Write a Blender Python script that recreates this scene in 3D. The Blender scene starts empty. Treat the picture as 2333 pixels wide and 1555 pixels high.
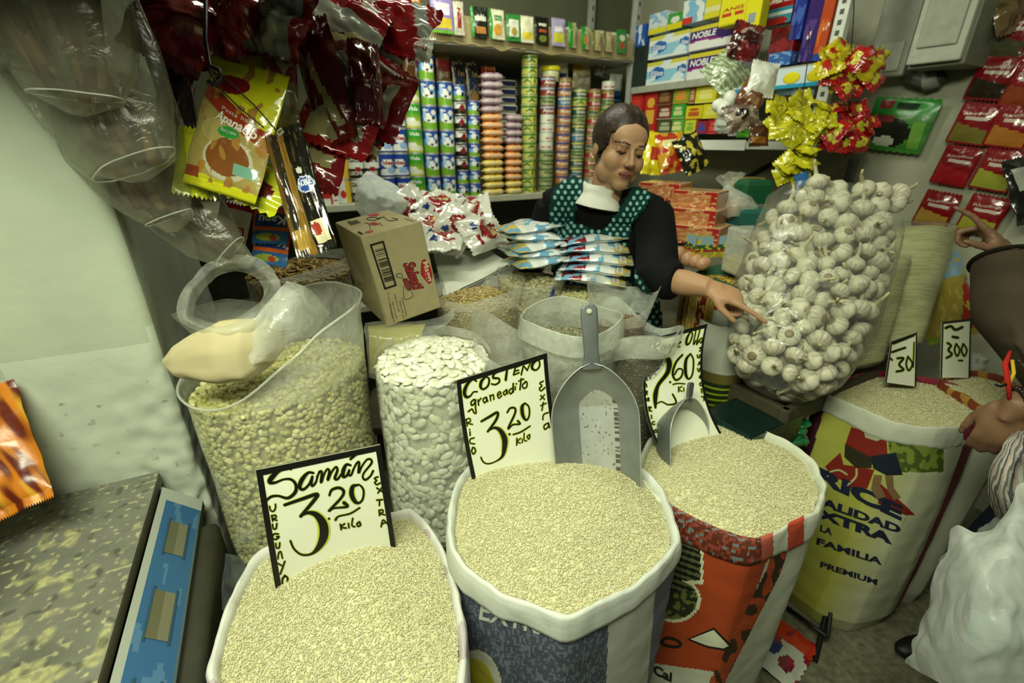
import bpy, bmesh, math, random
import numpy as np
from mathutils import Vector, Matrix, noise
from mathutils.bvhtree import BVHTree

random.seed(7)
SC = bpy.context.scene
COL = SC.collection
# ---------------------------------------------------------------- camera
W, H, F = 2333.0, 1555.0, 1050.0
CAMZ = 1.45
TH = math.atan(457.0 / F)
cd = bpy.data.cameras.new('camera')
cam = bpy.data.objects.new('camera', cd)
COL.objects.link(cam)
cam.location = (0, 0, CAMZ)
cam.rotation_euler = (math.pi / 2 - TH, 0, 0)
cd.sensor_width = 36.0
cd.lens = 36.0 * F / W
cd.clip_start = 0.02
cd.dof.use_dof = True
cd.dof.focus_distance = 0.92
cd.dof.aperture_fstop = 3.2
SC.camera = cam
# ---------------------------------------------------------------- world, lamps, exposure
SC.view_settings.view_transform = 'Standard'
SC.view_settings.look = 'None'
SC.view_settings.gamma = 1.0
SC.view_settings.use_curve_mapping = False
SC.view_settings.exposure = 0.0
SC.cycles.max_bounces = 8
SC.cycles.transparent_max_bounces = 24
SC.cycles.diffuse_bounces = 3
SC.cycles.glossy_bounces = 3
SC.cycles.transmission_bounces = 4
SC.cycles.caustics_reflective = False
SC.cycles.caustics_refractive = False
wd = bpy.data.worlds.new('world'); SC.world = wd
wd.use_nodes = True
wd.node_tree.nodes['Background'].inputs[0].default_value = (0.80, 0.92, 0.72, 1)
wd.node_tree.nodes['Background'].inputs[1].default_value = 0.05


def lamp(name, loc, aim, size, power, color):
    ld = bpy.data.lights.new(name, 'AREA')
    ld.shape = 'RECTANGLE'
    ld.size, ld.size_y = size
    ld.energy = power
    ld.color = color
    o = bpy.data.objects.new(name, ld)
    COL.objects.link(o)
    o.location = loc
    o.rotation_euler = (Vector(aim) - Vector(loc)).to_track_quat('-Z', 'Y').to_euler()
    return o


GREENISH = (0.95, 1.0, 0.74)
lamp('ceiling_lamp_front', (-0.35, -0.05, 2.22), (-0.20, 0.8, 0.6), (1.1, 0.35), 42, GREENISH)
lamp('ceiling_lamp_middle', (0.05, 0.75, 2.55), (0.0, 0.9, 0.6), (1.2, 0.16), 6, GREENISH)
lamp('ceiling_lamp_shelves', (-0.25, 1.80, 2.58), (-0.15, 2.5, 1.5), (1.2, 0.16), 21, (0.97, 1.0, 0.80))
lamp('ceiling_lamp_aisle', (1.5, 0.35, 2.6), (1.3, 1.0, 0.8), (0.9, 0.16), 1.5, GREENISH)

# ---------------------------------------------------------------- pixel -> place
CT, ST = math.cos(TH), math.sin(TH)
CAM = Vector((0, 0, CAMZ))
RIGHT = Vector((1, 0, 0)); UP = Vector((0, ST, CT)); FWD = Vector((0, CT, -ST))


def ray(u, v):
    return RIGHT * ((u - W / 2) / F) - UP * ((v - H / 2) / F) + FWD


def P(u, v, t):
    return CAM + ray(u, v) * t


def PZ(u, v, z):
    d = ray(u, v)
    return CAM + d * ((z - CAMZ) / d.z)


def PN(u, v, p0, n):
    d = ray(u, v)
    return CAM + d * ((Vector(p0) - CAM).dot(n) / d.dot(n))


def proj(p):
    q = Vector(p) - CAM
    t = q.dot(FWD)
    return W / 2 + F * q.dot(RIGHT) / t, H / 2 - F * q.dot(UP) / t


def rot(ax, deg):
    return Matrix.Rotation(math.radians(deg), 4, ax)


def Mface(u, v, t, roll=0, yaw=0, pitch=0):
    """local x right, z up, y away from the lens; then turned"""
    B = Matrix((RIGHT, FWD, UP)).transposed().to_4x4()
    return Matrix.Translation(P(u, v, t)) @ B @ rot('Y', roll) @ rot('Z', yaw) @ rot('X', pitch)


def Mup(p, yaw=0, tilt=0, roll=0):
    return Matrix.Translation(Vector(p)) @ rot('Z', yaw) @ rot('X', tilt) @ rot('Y', roll)


# stall directions: D runs along the back shelves, E along the right shelves towards the lens
D = Vector((0.875, 0.485, 0)).normalized()
NB = Vector((-D.y, D.x, 0))
E = Vector((D.y, -D.x, 0))
A0 = Vector((-0.854, 2.225, 0))
C0 = Vector((0.687, 3.08, 0))
YAWB = math.degrees(math.atan2(D.y, D.x))


def back(s, r, z):
    return A0 + D * s + NB * r + Vector((0, 0, z))


def back_px(u, v, r=0.0):
    p = PN(u, v, back(0, r, 0), NB)
    return (p - A0).dot(D), p.z


def side(s, r, z):
    return C0 + E * s + D * r + Vector((0, 0, z))


def side_px(u, v, r=0.0):
    p = PN(u, v, side(0, r, 0), D)
    return (p - C0).dot(E), p.z


# ---------------------------------------------------------------- colours
def lin(c):
    return c / 12.92 if c <= 0.04045 else ((c + 0.055) / 1.055) ** 2.4


def hx(s):
    s = s.lstrip('#')
    return tuple(lin(int(s[i:i + 2], 16) / 255.0) for i in (0, 2, 4))


def mixc(a, b, k):
    return tuple(a[i] * (1 - k) + b[i] * k for i in range(3))


def nz(*p):
    return noise.noise(Vector(p))


# ---------------------------------------------------------------- materials
def _nt(name):
    m = bpy.data.materials.new(name)
    m.use_nodes = True
    nt = m.node_tree
    return m, nt, nt.nodes, nt.links, nt.nodes['Principled BSDF']


def mat_col(name, rough=0.5, spec=0.5, metal=0.0, bump=0.0, bscale=60.0, vary=0.0, vscale=20.0, weave=0.0, sss=0.0, detail=3.0, coat=0.0):
    """surface whose own colour comes from the mesh's Col attribute, with procedural variation and relief"""
    m, nt, N, L, b = _nt(name)
    at = N.new('ShaderNodeAttribute'); at.attribute_name = 'Col'
    out = at.outputs['Color']
    tc = N.new('ShaderNodeTexCoord')
    if vary:
        n = N.new('ShaderNodeTexNoise'); n.inputs['Scale'].default_value = vscale; n.inputs['Detail'].default_value = 4
        L.new(tc.outputs['Object'], n.inputs['Vector'])
        mr = N.new('ShaderNodeMapRange')
        mr.inputs['From Min'].default_value = 0.3; mr.inputs['From Max'].default_value = 0.7
        mr.inputs['To Min'].default_value = 1 - vary; mr.inputs['To Max'].default_value = 1 + vary * 0.5
        L.new(n.outputs['Fac'], mr.inputs['Value'])
        mx = N.new('ShaderNodeVectorMath'); mx.operation = 'SCALE'
        L.new(out, mx.inputs[0]); L.new(mr.outputs[0], mx.inputs['Scale'])
        out = mx.outputs[0]
    L.new(out, b.inputs['Base Color'])
    b.inputs['Roughness'].default_value = rough
    b.inputs['Specular IOR Level'].default_value = spec
    b.inputs['Metallic'].default_value = metal
    if coat:
        b.inputs['Coat Weight'].default_value = coat
        b.inputs['Coat Roughness'].default_value = 0.12
    if sss:
        b.inputs['Subsurface Weight'].default_value = sss
        b.inputs['Subsurface Radius'].default_value = (0.01, 0.006, 0.004)
    if bump or weave:
        hsum = None
        if bump:
            n = N.new('ShaderNodeTexNoise'); n.inputs['Scale'].default_value = bscale; n.inputs['Detail'].default_value = detail
            L.new(tc.outputs['Object'], n.inputs['Vector'])
            hsum = n.outputs['Fac']
        bp = N.new('ShaderNodeBump'); bp.inputs['Strength'].default_value = bump or 0.3
        bp.inputs['Distance'].default_value = 0.004
        if weave:
            w1 = N.new('ShaderNodeTexWave'); w1.bands_direction = 'Z'; w1.inputs['Scale'].default_value = weave
            w2 = N.new('ShaderNodeTexWave'); w2.bands_direction = 'DIAGONAL'; w2.inputs['Scale'].default_value = weave * 0.8
            L.new(tc.outputs['Object'], w1.inputs['Vector']); L.new(tc.outputs['Object'], w2.inputs['Vector'])
            ad = N.new('ShaderNodeMath'); ad.operation = 'ADD'
            L.new(w1.outputs['Fac'], ad.inputs[0]); L.new(w2.outputs['Fac'], ad.inputs[1])
            sc = N.new('ShaderNodeMath'); sc.operation = 'MULTIPLY'; sc.inputs[1].default_value = 0.12
            L.new(ad.outputs[0], sc.inputs[0])
            if hsum:
                a2 = N.new('ShaderNodeMath'); a2.operation = 'ADD'
                L.new(hsum, a2.inputs[0]); L.new(sc.outputs[0], a2.inputs[1]); hsum = a2.outputs[0]
            else:
                hsum = sc.outputs[0]
        L.new(hsum, bp.inputs['Height'])
        L.new(bp.outputs['Normal'], b.inputs['Normal'])
    return m


def mat_clear(name, haze=0.2, color=(0.9, 0.93, 0.85), gloss=0.5, rough=0.12, bump=0.5, bscale=25.0):
    """thin polythene: see-through, a little milky, with wrinkled highlights"""
    m, nt, N, L, b = _nt(name)
    N.remove(b)
    out = N['Material Output']
    tc = N.new('ShaderNodeTexCoord')
    n = N.new('ShaderNodeTexNoise'); n.inputs['Scale'].default_value = bscale; n.inputs['Detail'].default_value = 5
    n.inputs['Distortion'].default_value = 1.2
    L.new(tc.outputs['Object'], n.inputs['Vector'])
    bp = N.new('ShaderNodeBump'); bp.inputs['Strength'].default_value = bump; bp.inputs['Distance'].default_value = 0.008
    L.new(n.outputs['Fac'], bp.inputs['Height'])
    tr = N.new('ShaderNodeBsdfTransparent'); tr.inputs[0].default_value = (0.97, 0.98, 0.95, 1)
    df = N.new('ShaderNodeBsdfDiffuse'); df.inputs[0].default_value = (*color, 1)
    tl = N.new('ShaderNodeBsdfTranslucent'); tl.inputs[0].default_value = (*color, 1)
    L.new(bp.outputs[0], df.inputs['Normal'])
    m0 = N.new('ShaderNodeMixShader'); m0.inputs[0].default_value = 0.5
    L.new(df.outputs[0], m0.inputs[1]); L.new(tl.outputs[0], m0.inputs[2])
    mr = N.new('ShaderNodeMapRange')
    mr.inputs['From Min'].default_value = 0.3; mr.inputs['From Max'].default_value = 0.7
    mr.inputs['To Min'].default_value = haze * 0.7; mr.inputs['To Max'].default_value = min(1, haze * 1.3)
    L.new(n.outputs['Fac'], mr.inputs['Value'])
    m1 = N.new('ShaderNodeMixShader')
    L.new(mr.outputs[0], m1.inputs[0]); L.new(tr.outputs[0], m1.inputs[1]); L.new(m0.outputs[0], m1.inputs[2])
    gl = N.new('ShaderNodeBsdfGlossy'); gl.inputs['Roughness'].default_value = rough
    L.new(bp.outputs[0], gl.inputs['Normal'])
    fr = N.new('ShaderNodeFresnel')
    ge = N.new('ShaderNodeNewGeometry')                 # a film reflects alike from both of its sides
    io = N.new('ShaderNodeMapRange'); io.inputs['To Min'].default_value = 1.45; io.inputs['To Max'].default_value = 1 / 1.45
    L.new(ge.outputs['Backfacing'], io.inputs['Value']); L.new(io.outputs[0], fr.inputs['IOR'])
    ml = N.new('ShaderNodeMath'); ml.operation = 'MULTIPLY'; ml.inputs[1].default_value = gloss; ml.use_clamp = True
    L.new(fr.outputs[0], ml.inputs[0])
    m2 = N.new('ShaderNodeMixShader')
    L.new(ml.outputs[0], m2.inputs[0]); L.new(m1.outputs[0], m2.inputs[1]); L.new(gl.outputs[0], m2.inputs[2])
    L.new(m2.outputs[0], out.inputs['Surface'])
    return m


M_FILM = mat_col('printed_plastic_film', rough=0.28, spec=0.5, bump=0.35, bscale=28)
M_FOIL = mat_col('shiny_foil_film', rough=0.16, spec=0.6, bump=0.55, bscale=32, coat=0.4)
M_TIN = mat_col('printed_tin', rough=0.3, spec=0.5)
M_PAPER = mat_col('paper', rough=0.75, spec=0.25, bump=0.15, bscale=40)
M_CARD = mat_col('cardboard', rough=0.8, spec=0.2, bump=0.08, bscale=120, vary=0.08, vscale=40)
M_WEAVE = mat_col('woven_sack', rough=0.6, spec=0.3, bump=0.25, bscale=30, weave=260)
M_GRAIN = mat_col('grain', rough=0.6, spec=0.22)
M_BEAN = mat_col('bean_skin', rough=0.38, spec=0.45)
M_INK = mat_col('paint_ink', rough=0.35, spec=0.4)
M_SIGN = mat_col('sign_board', rough=0.4, spec=0.4, vary=0.03, vscale=8)
M_STEEL = mat_col('dull_aluminium', rough=0.42, spec=0.5, metal=0.45, bump=0.05, bscale=80, vary=0.12, vscale=30)
M_IRON = mat_col('painted_iron', rough=0.5, spec=0.4, bump=0.1, bscale=90, vary=0.15, vscale=25)
M_WOOD = mat_col('dark_wood', rough=0.6, spec=0.3, bump=0.25, bscale=50, vary=0.2, vscale=30)
M_PLASTER = mat_col('painted_plaster', rough=0.7, spec=0.3, bump=0.45, bscale=22, vary=0.10, vscale=5, detail=6)
M_FLOOR = mat_col('speckled_floor', rough=0.6, spec=0.35, vary=0.45, vscale=55, bump=0.1, bscale=90)
M_SKIN = mat_col('skin', rough=0.5, spec=0.35, sss=0.12, bump=0.04, bscale=160)
M_HAIR = mat_col('hair', rough=0.42, spec=0.4, bump=0.4, bscale=110)
M_CLOTH = mat_col('cloth', rough=0.85, spec=0.15, bump=0.25, bscale=70)
M_GARLIC = mat_col('garlic_skin', rough=0.5, spec=0.35, bump=0.2, bscale=120, sss=0.05)
M_CLEAR = mat_clear('clear_polythene', 0.10, gloss=0.9)
M_HAZY = mat_clear('hazy_polythene', 0.27, gloss=0.8)
M_MILKY = mat_clear('milky_polythene', 0.50, gloss=0.7)
M_WHITEBAG = mat_clear('white_polythene', 0.82, color=(0.86, 0.9, 0.86), gloss=0.5, rough=0.3, bump=0.8, bscale=9)


# ---------------------------------------------------------------- mesh builder
class MB:
    def __init__(s):
        s.v = []; s.f = []; s.c = []; s.sm = []

    def add(s, verts, faces, col=(0.8, 0.8, 0.8), smooth=True, M=None):
        o = len(s.v)
        s.v.extend([M @ Vector(p) for p in verts] if M is not None else [Vector(p) for p in verts])
        for i, f in enumerate(faces):
            s.f.append([k + o for k in f])
            s.c.append(col[i] if isinstance(col, list) else col)
            s.sm.append(smooth)
        return s

    def grid(s, fn, nu, nv, col=(0.8, 0.8, 0.8), wrap=False, smooth=True, M=None, flip=False):
        """fn(u,v) with u,v in 0..1; wrap joins u=1 to u=0"""
        ku = nu if wrap else nu + 1
        vs = [fn(i / nu, j / nv) for j in range(nv + 1) for i in range(ku)]
        fs, cs = [], []
        for j in range(nv):
            for i in range(nu):
                a = j * ku + i; b = j * ku + (i + 1) % ku
                q = [a, b, b + ku, a + ku]
                fs.append(q[::-1] if flip else q)
                cs.append(col((i + .5) / nu, (j + .5) / nv) if callable(col) else col)
        return s.add(vs, fs, cs, smooth, M)

    def tube(s, pts, r, n=8, col=(0.5, 0.5, 0.5), cap=True, M=None, flat=1.0):
        pts = [Vector(p) for p in pts]
        k = len(pts)
        rs = r if isinstance(r, (list, tuple)) else [r] * k
        tang = [(pts[min(i + 1, k - 1)] - pts[max(i - 1, 0)]).normalized() for i in range(k)]
        a = tang[0].orthogonal().normalized()
        vs, fs = [], []
        for i in range(k):
            a = (a - tang[i] * a.dot(tang[i]))
            a = a.normalized() if a.length > 1e-6 else tang[i].orthogonal().normalized()
            b = tang[i].cross(a)
            for j in range(n):
                w = 2 * math.pi * j / n
                vs.append(pts[i] + a * (math.cos(w) * rs[i]) + b * (math.sin(w) * rs[i] * flat))
        for i in range(k - 1):
            for j in range(n):
                p, q = i * n + j, i * n + (j + 1) % n
                fs.append([p, q, q + n, p + n])
        if cap:
            fs.append(list(range(n))[::-1]); fs.append([(k - 1) * n + j for j in range(n)])
        return s.add(vs, fs, col, True, M)

    def lathe(s, prof, n=24, col=(0.8, 0.8, 0.8), M=None, smooth=True, cap=True):
        """prof: list of (r, z[, colour of the band above])"""
        vs, fs, cs = [], [], []
        for p in prof:
            for j in range(n):
                w = 2 * math.pi * j / n
                vs.append((p[0] * math.cos(w), p[0] * math.sin(w), p[1]))
        for i in range(len(prof) - 1):
            for j in range(n):
                a, b = i * n + j, i * n + (j + 1) % n
                fs.append([a, b, b + n, a + n])
                c = prof[i][2] if len(prof[i]) > 2 else col
                cs.append(c(j / n, 0) if callable(c) else c)
        if cap:
            c0 = prof[0][2] if len(prof[0]) > 2 and not callable(prof[0][2]) else (col if not callable(col) else (.7, .7, .7))
            c1 = prof[-1][2] if len(prof[-1]) > 2 else (col if not callable(col) else (.7, .7, .7))
            fs.append(list(range(n))[::-1]); cs.append(c0)
            fs.append([(len(prof) - 1) * n + j for j in range(n)]); cs.append(c1)
        return s.add(vs, fs, cs, smooth, M)

    def box(s, size, M=None, col=(0.7, 0.7, 0.7), bevel=0.0, base=False, seg=2):
        """col may be a dict of face colours: x- x+ y- y+ z- z+"""
        bm = bmesh.new()
        bmesh.ops.create_cube(bm, size=1.0)
        for v in bm.verts:
            v.co = Vector((v.co.x * size[0], v.co.y * size[1], (v.co.z + (0.5 if base else 0)) * size[2]))
        if bevel:
            bmesh.ops.bevel(bm, geom=list(bm.edges), offset=bevel, segments=seg, affect='EDGES', profile=0.5)
        bm.normal_update()
        vs = [v.co.copy() for v in bm.verts]
        fs, cs = [], []
        for f in bm.faces:
            fs.append([v.index for v in f.verts])
            if isinstance(col, dict):
                n = f.normal
                ax = max(range(3), key=lambda i: abs(n[i]))
                k = 'xyz'[ax] + ('+' if n[ax] > 0 else '-')
                cs.append(col.get(k, col.get('*', (0.7, 0.7, 0.7))))
            else:
                cs.append(col)
        bm.free()
        return s.add(vs, fs, cs, bool(bevel) and seg > 2, M)

    def ell(s, c, r, col=(0.7, 0.7, 0.7), nu=14, nv=9, M=None, R=None):
        c = Vector(c)
        r = (r, r, r) if not isinstance(r, (tuple, list)) else r
        vs = [Vector((0, 0, -r[2]))]
        for j in range(1, nv):
            ph = -math.pi / 2 + math.pi * j / nv
            for i in range(nu):
                w = 2 * math.pi * i / nu
                vs.append(Vector((r[0] * math.cos(ph) * math.cos(w), r[1] * math.cos(ph) * math.sin(w), r[2] * math.sin(ph))))
        vs.append(Vector((0, 0, r[2])))
        if R is not None:
            vs = [R @ p for p in vs]
        vs = [p + c for p in vs]
        fs = []
        for i in range(nu):
            fs.append([0, 1 + (i + 1) % nu, 1 + i])
            fs.append([len(vs) - 1, 1 + (nv - 2) * nu + i, 1 + (nv - 2) * nu + (i + 1) % nu])
        for j in range(nv - 2):
            for i in range(nu):
                a, b = 1 + j * nu + i, 1 + j * nu + (i + 1) % nu
                fs.append([a, b, b + nu, a + nu])
        return s.add(vs, fs, col, True, M)

    def prism(s, poly, y0, y1, col=(0.7, 0.7, 0.7), M=None, smooth=False):
        """poly in local x,z; extruded from y0 to y1"""
        n = len(poly)
        vs = [(p[0], y0, p[1]) for p in poly] + [(p[0], y1, p[1]) for p in poly]
        fs = [list(range(n)), [n + i for i in range(n)][::-1]]
        for i in range(n):
            j = (i + 1) % n
            fs.append([i, n + i, n + j, j])
        return s.add(vs, fs, col, smooth, M)

    def mesh(s, name, origin=Vector((0, 0, 0))):
        me = bpy.data.meshes.new(name)
        me.from_pydata([tuple(p - origin) for p in s.v], [], s.f)
        at = me.color_attributes.new('Col', 'FLOAT_COLOR', 'CORNER')
        arr = []
        for f, c in zip(s.f, s.c):
            arr.extend((c[0], c[1], c[2], 1.0) * len(f))
        at.data.foreach_set('color', arr)
        me.polygons.foreach_set('use_smooth', s.sm)
        me.update()
        return me

    def bvh(s):
        return BVHTree.FromPolygons([tuple(p) for p in s.v], s.f)

    def build(s, name, mat, parent=None, local=False, origin=None):
        """one mesh object; vertices are world places unless local"""
        if local:
            off = Vector((0, 0, 0))
        elif parent is not None:
            off = world_loc(parent)
        elif origin is not None:
            off = Vector(origin)
        else:
            xs = [p.x for p in s.v]; ys = [p.y for p in s.v]
            off = Vector(((min(xs) + max(xs)) / 2, (min(ys) + max(ys)) / 2, min(p.z for p in s.v)))
        me = s.mesh(name, off)
        me.materials.append(mat)
        o = bpy.data.objects.new(name, me)
        COL.objects.link(o)
        if parent is not None:
            o.parent = parent
        else:
            o.location = off
        return o


def world_loc(o):
    p = Vector(o.location)
    while o.parent is not None:
        o = o.parent
        p = p + Vector(o.location)
    return p


def tag(o, label, cat, group=None, kind=None):
    o['label'] = label
    o['category'] = cat
    if group:
        o['group'] = group
    if kind:
        o['kind'] = kind
    return o


def thing(name, label, cat, loc=(0, 0, 0), group=None):
    o = bpy.data.objects.new(name, None)
    o.empty_display_size = 0.05
    COL.objects.link(o)
    o.location = loc
    return tag(o, label, cat, group)


def struct(o):
    o['kind'] = 'structure'
    return o


def kids(o):
    return [c for c in bpy.data.objects if c.parent == o]


def copy_thing(root, M, label, group=None, children=None):
    r = root.copy()
    COL.objects.link(r)
    r.matrix_world = M
    r['label'] = label
    if group:
        r['group'] = group
    for ch in (children if children is not None else kids(root)):
        c = ch.copy()
        COL.objects.link(c)
        c.parent = r
    return r


class Proto:
    """first use moves the built thing itself, later uses are copies"""
    def __init__(s, root):
        s.root = root; s.ch = kids(root); s.used = False

    def put(s, M, label, group=None):
        if not s.used:
            s.used = True
            s.root.matrix_world = M
            s.root['label'] = label
            if group:
                s.root['group'] = group
            return s.root
        return copy_thing(s.root, M, label, group, s.ch)


ORD = ['top', 'second from the top', 'third from the top', 'fourth from the top', 'fifth from the top', 'sixth from the top', 'seventh from the top', 'eighth from the top',
       'ninth from the top', 'tenth from the top', 'eleventh from the top', 'twelfth from the top', 'thirteenth from the top', 'fourteenth from the top', 'fifteenth from the top', 'sixteenth from the top', 'seventeenth from the top', 'eighteenth from the top']

# ---------------------------------------------------------------- lettering
_TC = {}


def glyphs(text, bold=0.0, shear=0.0):
    """triangles of a line of text, x from 0 to 1 over its width, y 0 (baseline) to 1 (capital height)"""
    key = (text, bold, shear)
    if key in _TC:
        return _TC[key]
    cu = bpy.data.curves.new('lettering', 'FONT')
    cu.body = text; cu.size = 1.0; cu.offset = bold; cu.shear = shear; cu.resolution_u = 3
    cu.fill_mode = 'BOTH' if hasattr(cu, 'fill_mode') else cu.fill_mode
    ob = bpy.data.objects.new('lettering', cu)
    me = bpy.data.meshes.new_from_object(ob)
    vs = [(v.co.x, v.co.y) for v in me.vertices]
    fs = [list(p.vertices) for p in me.polygons]
    bpy.data.objects.remove(ob); bpy.data.curves.remove(cu); bpy.data.meshes.remove(me)
    x0 = min(v[0] for v in vs); x1 = max(v[0] for v in vs)
    vs = [((v[0] - x0) / (x1 - x0), v[1] / 0.70) for v in vs]
    _TC[key] = (vs, fs)
    return vs, fs


def subdiv2(vs, fs, maxlen):
    vs = [tuple(v) for v in vs]
    tris = []
    for f in fs:
        for i in range(1, len(f) - 1):
            tris.append((f[0], f[i], f[i + 1]))
    cache = {}

    def mid(a, b):
        k = (min(a, b), max(a, b))
        if k not in cache:
            vs.append(((vs[a][0] + vs[b][0]) / 2, (vs[a][1] + vs[b][1]) / 2)); cache[k] = len(vs) - 1
        return cache[k]
    out = []
    stack = [(t, 0) for t in tris]
    while stack:
        (a, b, c), d = stack.pop()
        L = [(math.dist(vs[a], vs[b]), a, b, c), (math.dist(vs[b], vs[c]), b, c, a), (math.dist(vs[c], vs[a]), c, a, b)]
        m = max(L)
        if m[0] > maxlen and d < 9:
            k = mid(m[1], m[2])
            stack.append(((m[1], k, m[3]), d + 1)); stack.append(((k, m[2], m[3]), d + 1))
        else:
            out.append([a, b, c])
    return vs, out


def text_on(mb, S, text, p0, xv, yv, col, bold=0.0, shear=0.0, maxlen=None):
    """lay text on a surface S(x,y): width vector xv, capital-height vector yv in the surface's own units"""
    vs, fs = glyphs(text, bold, shear)
    q = [(p0[0] + xv[0] * x + yv[0] * y, p0[1] + xv[1] * x + yv[1] * y) for x, y in vs]
    if maxlen:
        q, fs = subdiv2(q, fs, maxlen)
    mb.add([S(x, y) for x, y in q], fs, col, False)


def spline(pts, k=6):
    """Catmull-Rom through (x,y,w) points"""
    if len(pts) < 3:
        return pts
    out = []
    n = len(pts)
    for i in range(n - 1):
        p0, p1, p2, p3 = pts[max(i - 1, 0)], pts[i], pts[i + 1], pts[min(i + 2, n - 1)]
        for j in range(k):
            t = j / k
            out.append(tuple(0.5 * (2 * p1[a] + (p2[a] - p0[a]) * t + (2 * p0[a] - 5 * p1[a] + 4 * p2[a] - p3[a]) * t * t
                                    + (3 * p1[a] - p0[a] - 3 * p2[a] + p3[a]) * t ** 3) for a in range(3)))
    out.append(pts[-1])
    return out


def brush(pts, w, k=6):
    """brush stroke polygons in 2D: pts (x,y) or (x,y,width factor)"""
    pts = [(p[0], p[1], (p[2] if len(p) > 2 else 1.0) * w) for p in pts]
    pts = spline(pts, k)
    vs, fs = [], []
    n = len(pts)
    for i in range(n):
        a, b = pts[max(i - 1, 0)], pts[min(i + 1, n - 1)]
        dx, dy = b[0] - a[0], b[1] - a[1]
        L = math.hypot(dx, dy) or 1
        nx, ny = -dy / L, dx / L
        h = pts[i][2] / 2
        vs.append((pts[i][0] + nx * h, pts[i][1] + ny * h)); vs.append((pts[i][0] - nx * h, pts[i][1] - ny * h))
    for i in range(n - 1):
        fs.append([2 * i, 2 * i + 1, 2 * i + 3, 2 * i + 2])
    for e in (0, n - 1):                                   # round ends
        x, y, h = pts[e][0], pts[e][1], pts[e][2] / 2
        o = len(vs)
        vs += [(x + h * math.cos(q * math.pi / 4), y + h * math.sin(q * math.pi / 4)) for q in range(8)]
        fs.append([o + q for q in range(8)])
    return vs, fs


def decal(mb, bvh, vs, fs, col, off=0.0007, maxlen=None):
    """print flat marks (photo coordinates) onto a built surface along the line of sight, then lift by off"""
    if maxlen:
        vs, fs = subdiv2(vs, fs, maxlen)
    pos, ok = [], []
    for x, y in vs:
        d = ray(x, y).normalized()
        h = bvh.ray_cast(CAM, d)
        if h[0] is None:
            pos.append(Vector((0, 0, 0))); ok.append(False)
        else:
            n = h[1] if h[1].dot(d) < 0 else -h[1]
            pos.append(h[0] + n * off); ok.append(True)
    good = [f for f in fs if all(ok[i] for i in f) and max((pos[f[i]] - pos[f[i - 1]]).length for i in range(len(f))) < 0.09]
    if good:
        mb.add(pos, good, col, False)


def decal_text(mb, bvh, text, p0, p1, hv, col, bold=0.0, shear=0.0, off=0.0007, maxlen=12):
    vs, fs = glyphs(text, bold, shear)
    ax, ay = p1[0] - p0[0], p1[1] - p0[1]
    q = [(p0[0] + ax * x + hv[0] * y, p0[1] + ay * x + hv[1] * y) for x, y in vs]
    decal(mb, bvh, q, fs, col, off, maxlen)


def inpoly(x, y, poly):
    c = False
    n = len(poly)
    for i in range(n):
        x1, y1 = poly[i]; x2, y2 = poly[i - 1]
        if (y1 > y) != (y2 > y) and x < (x2 - x1) * (y - y1) / (y2 - y1) + x1:
            c = not c
    return c


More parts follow.
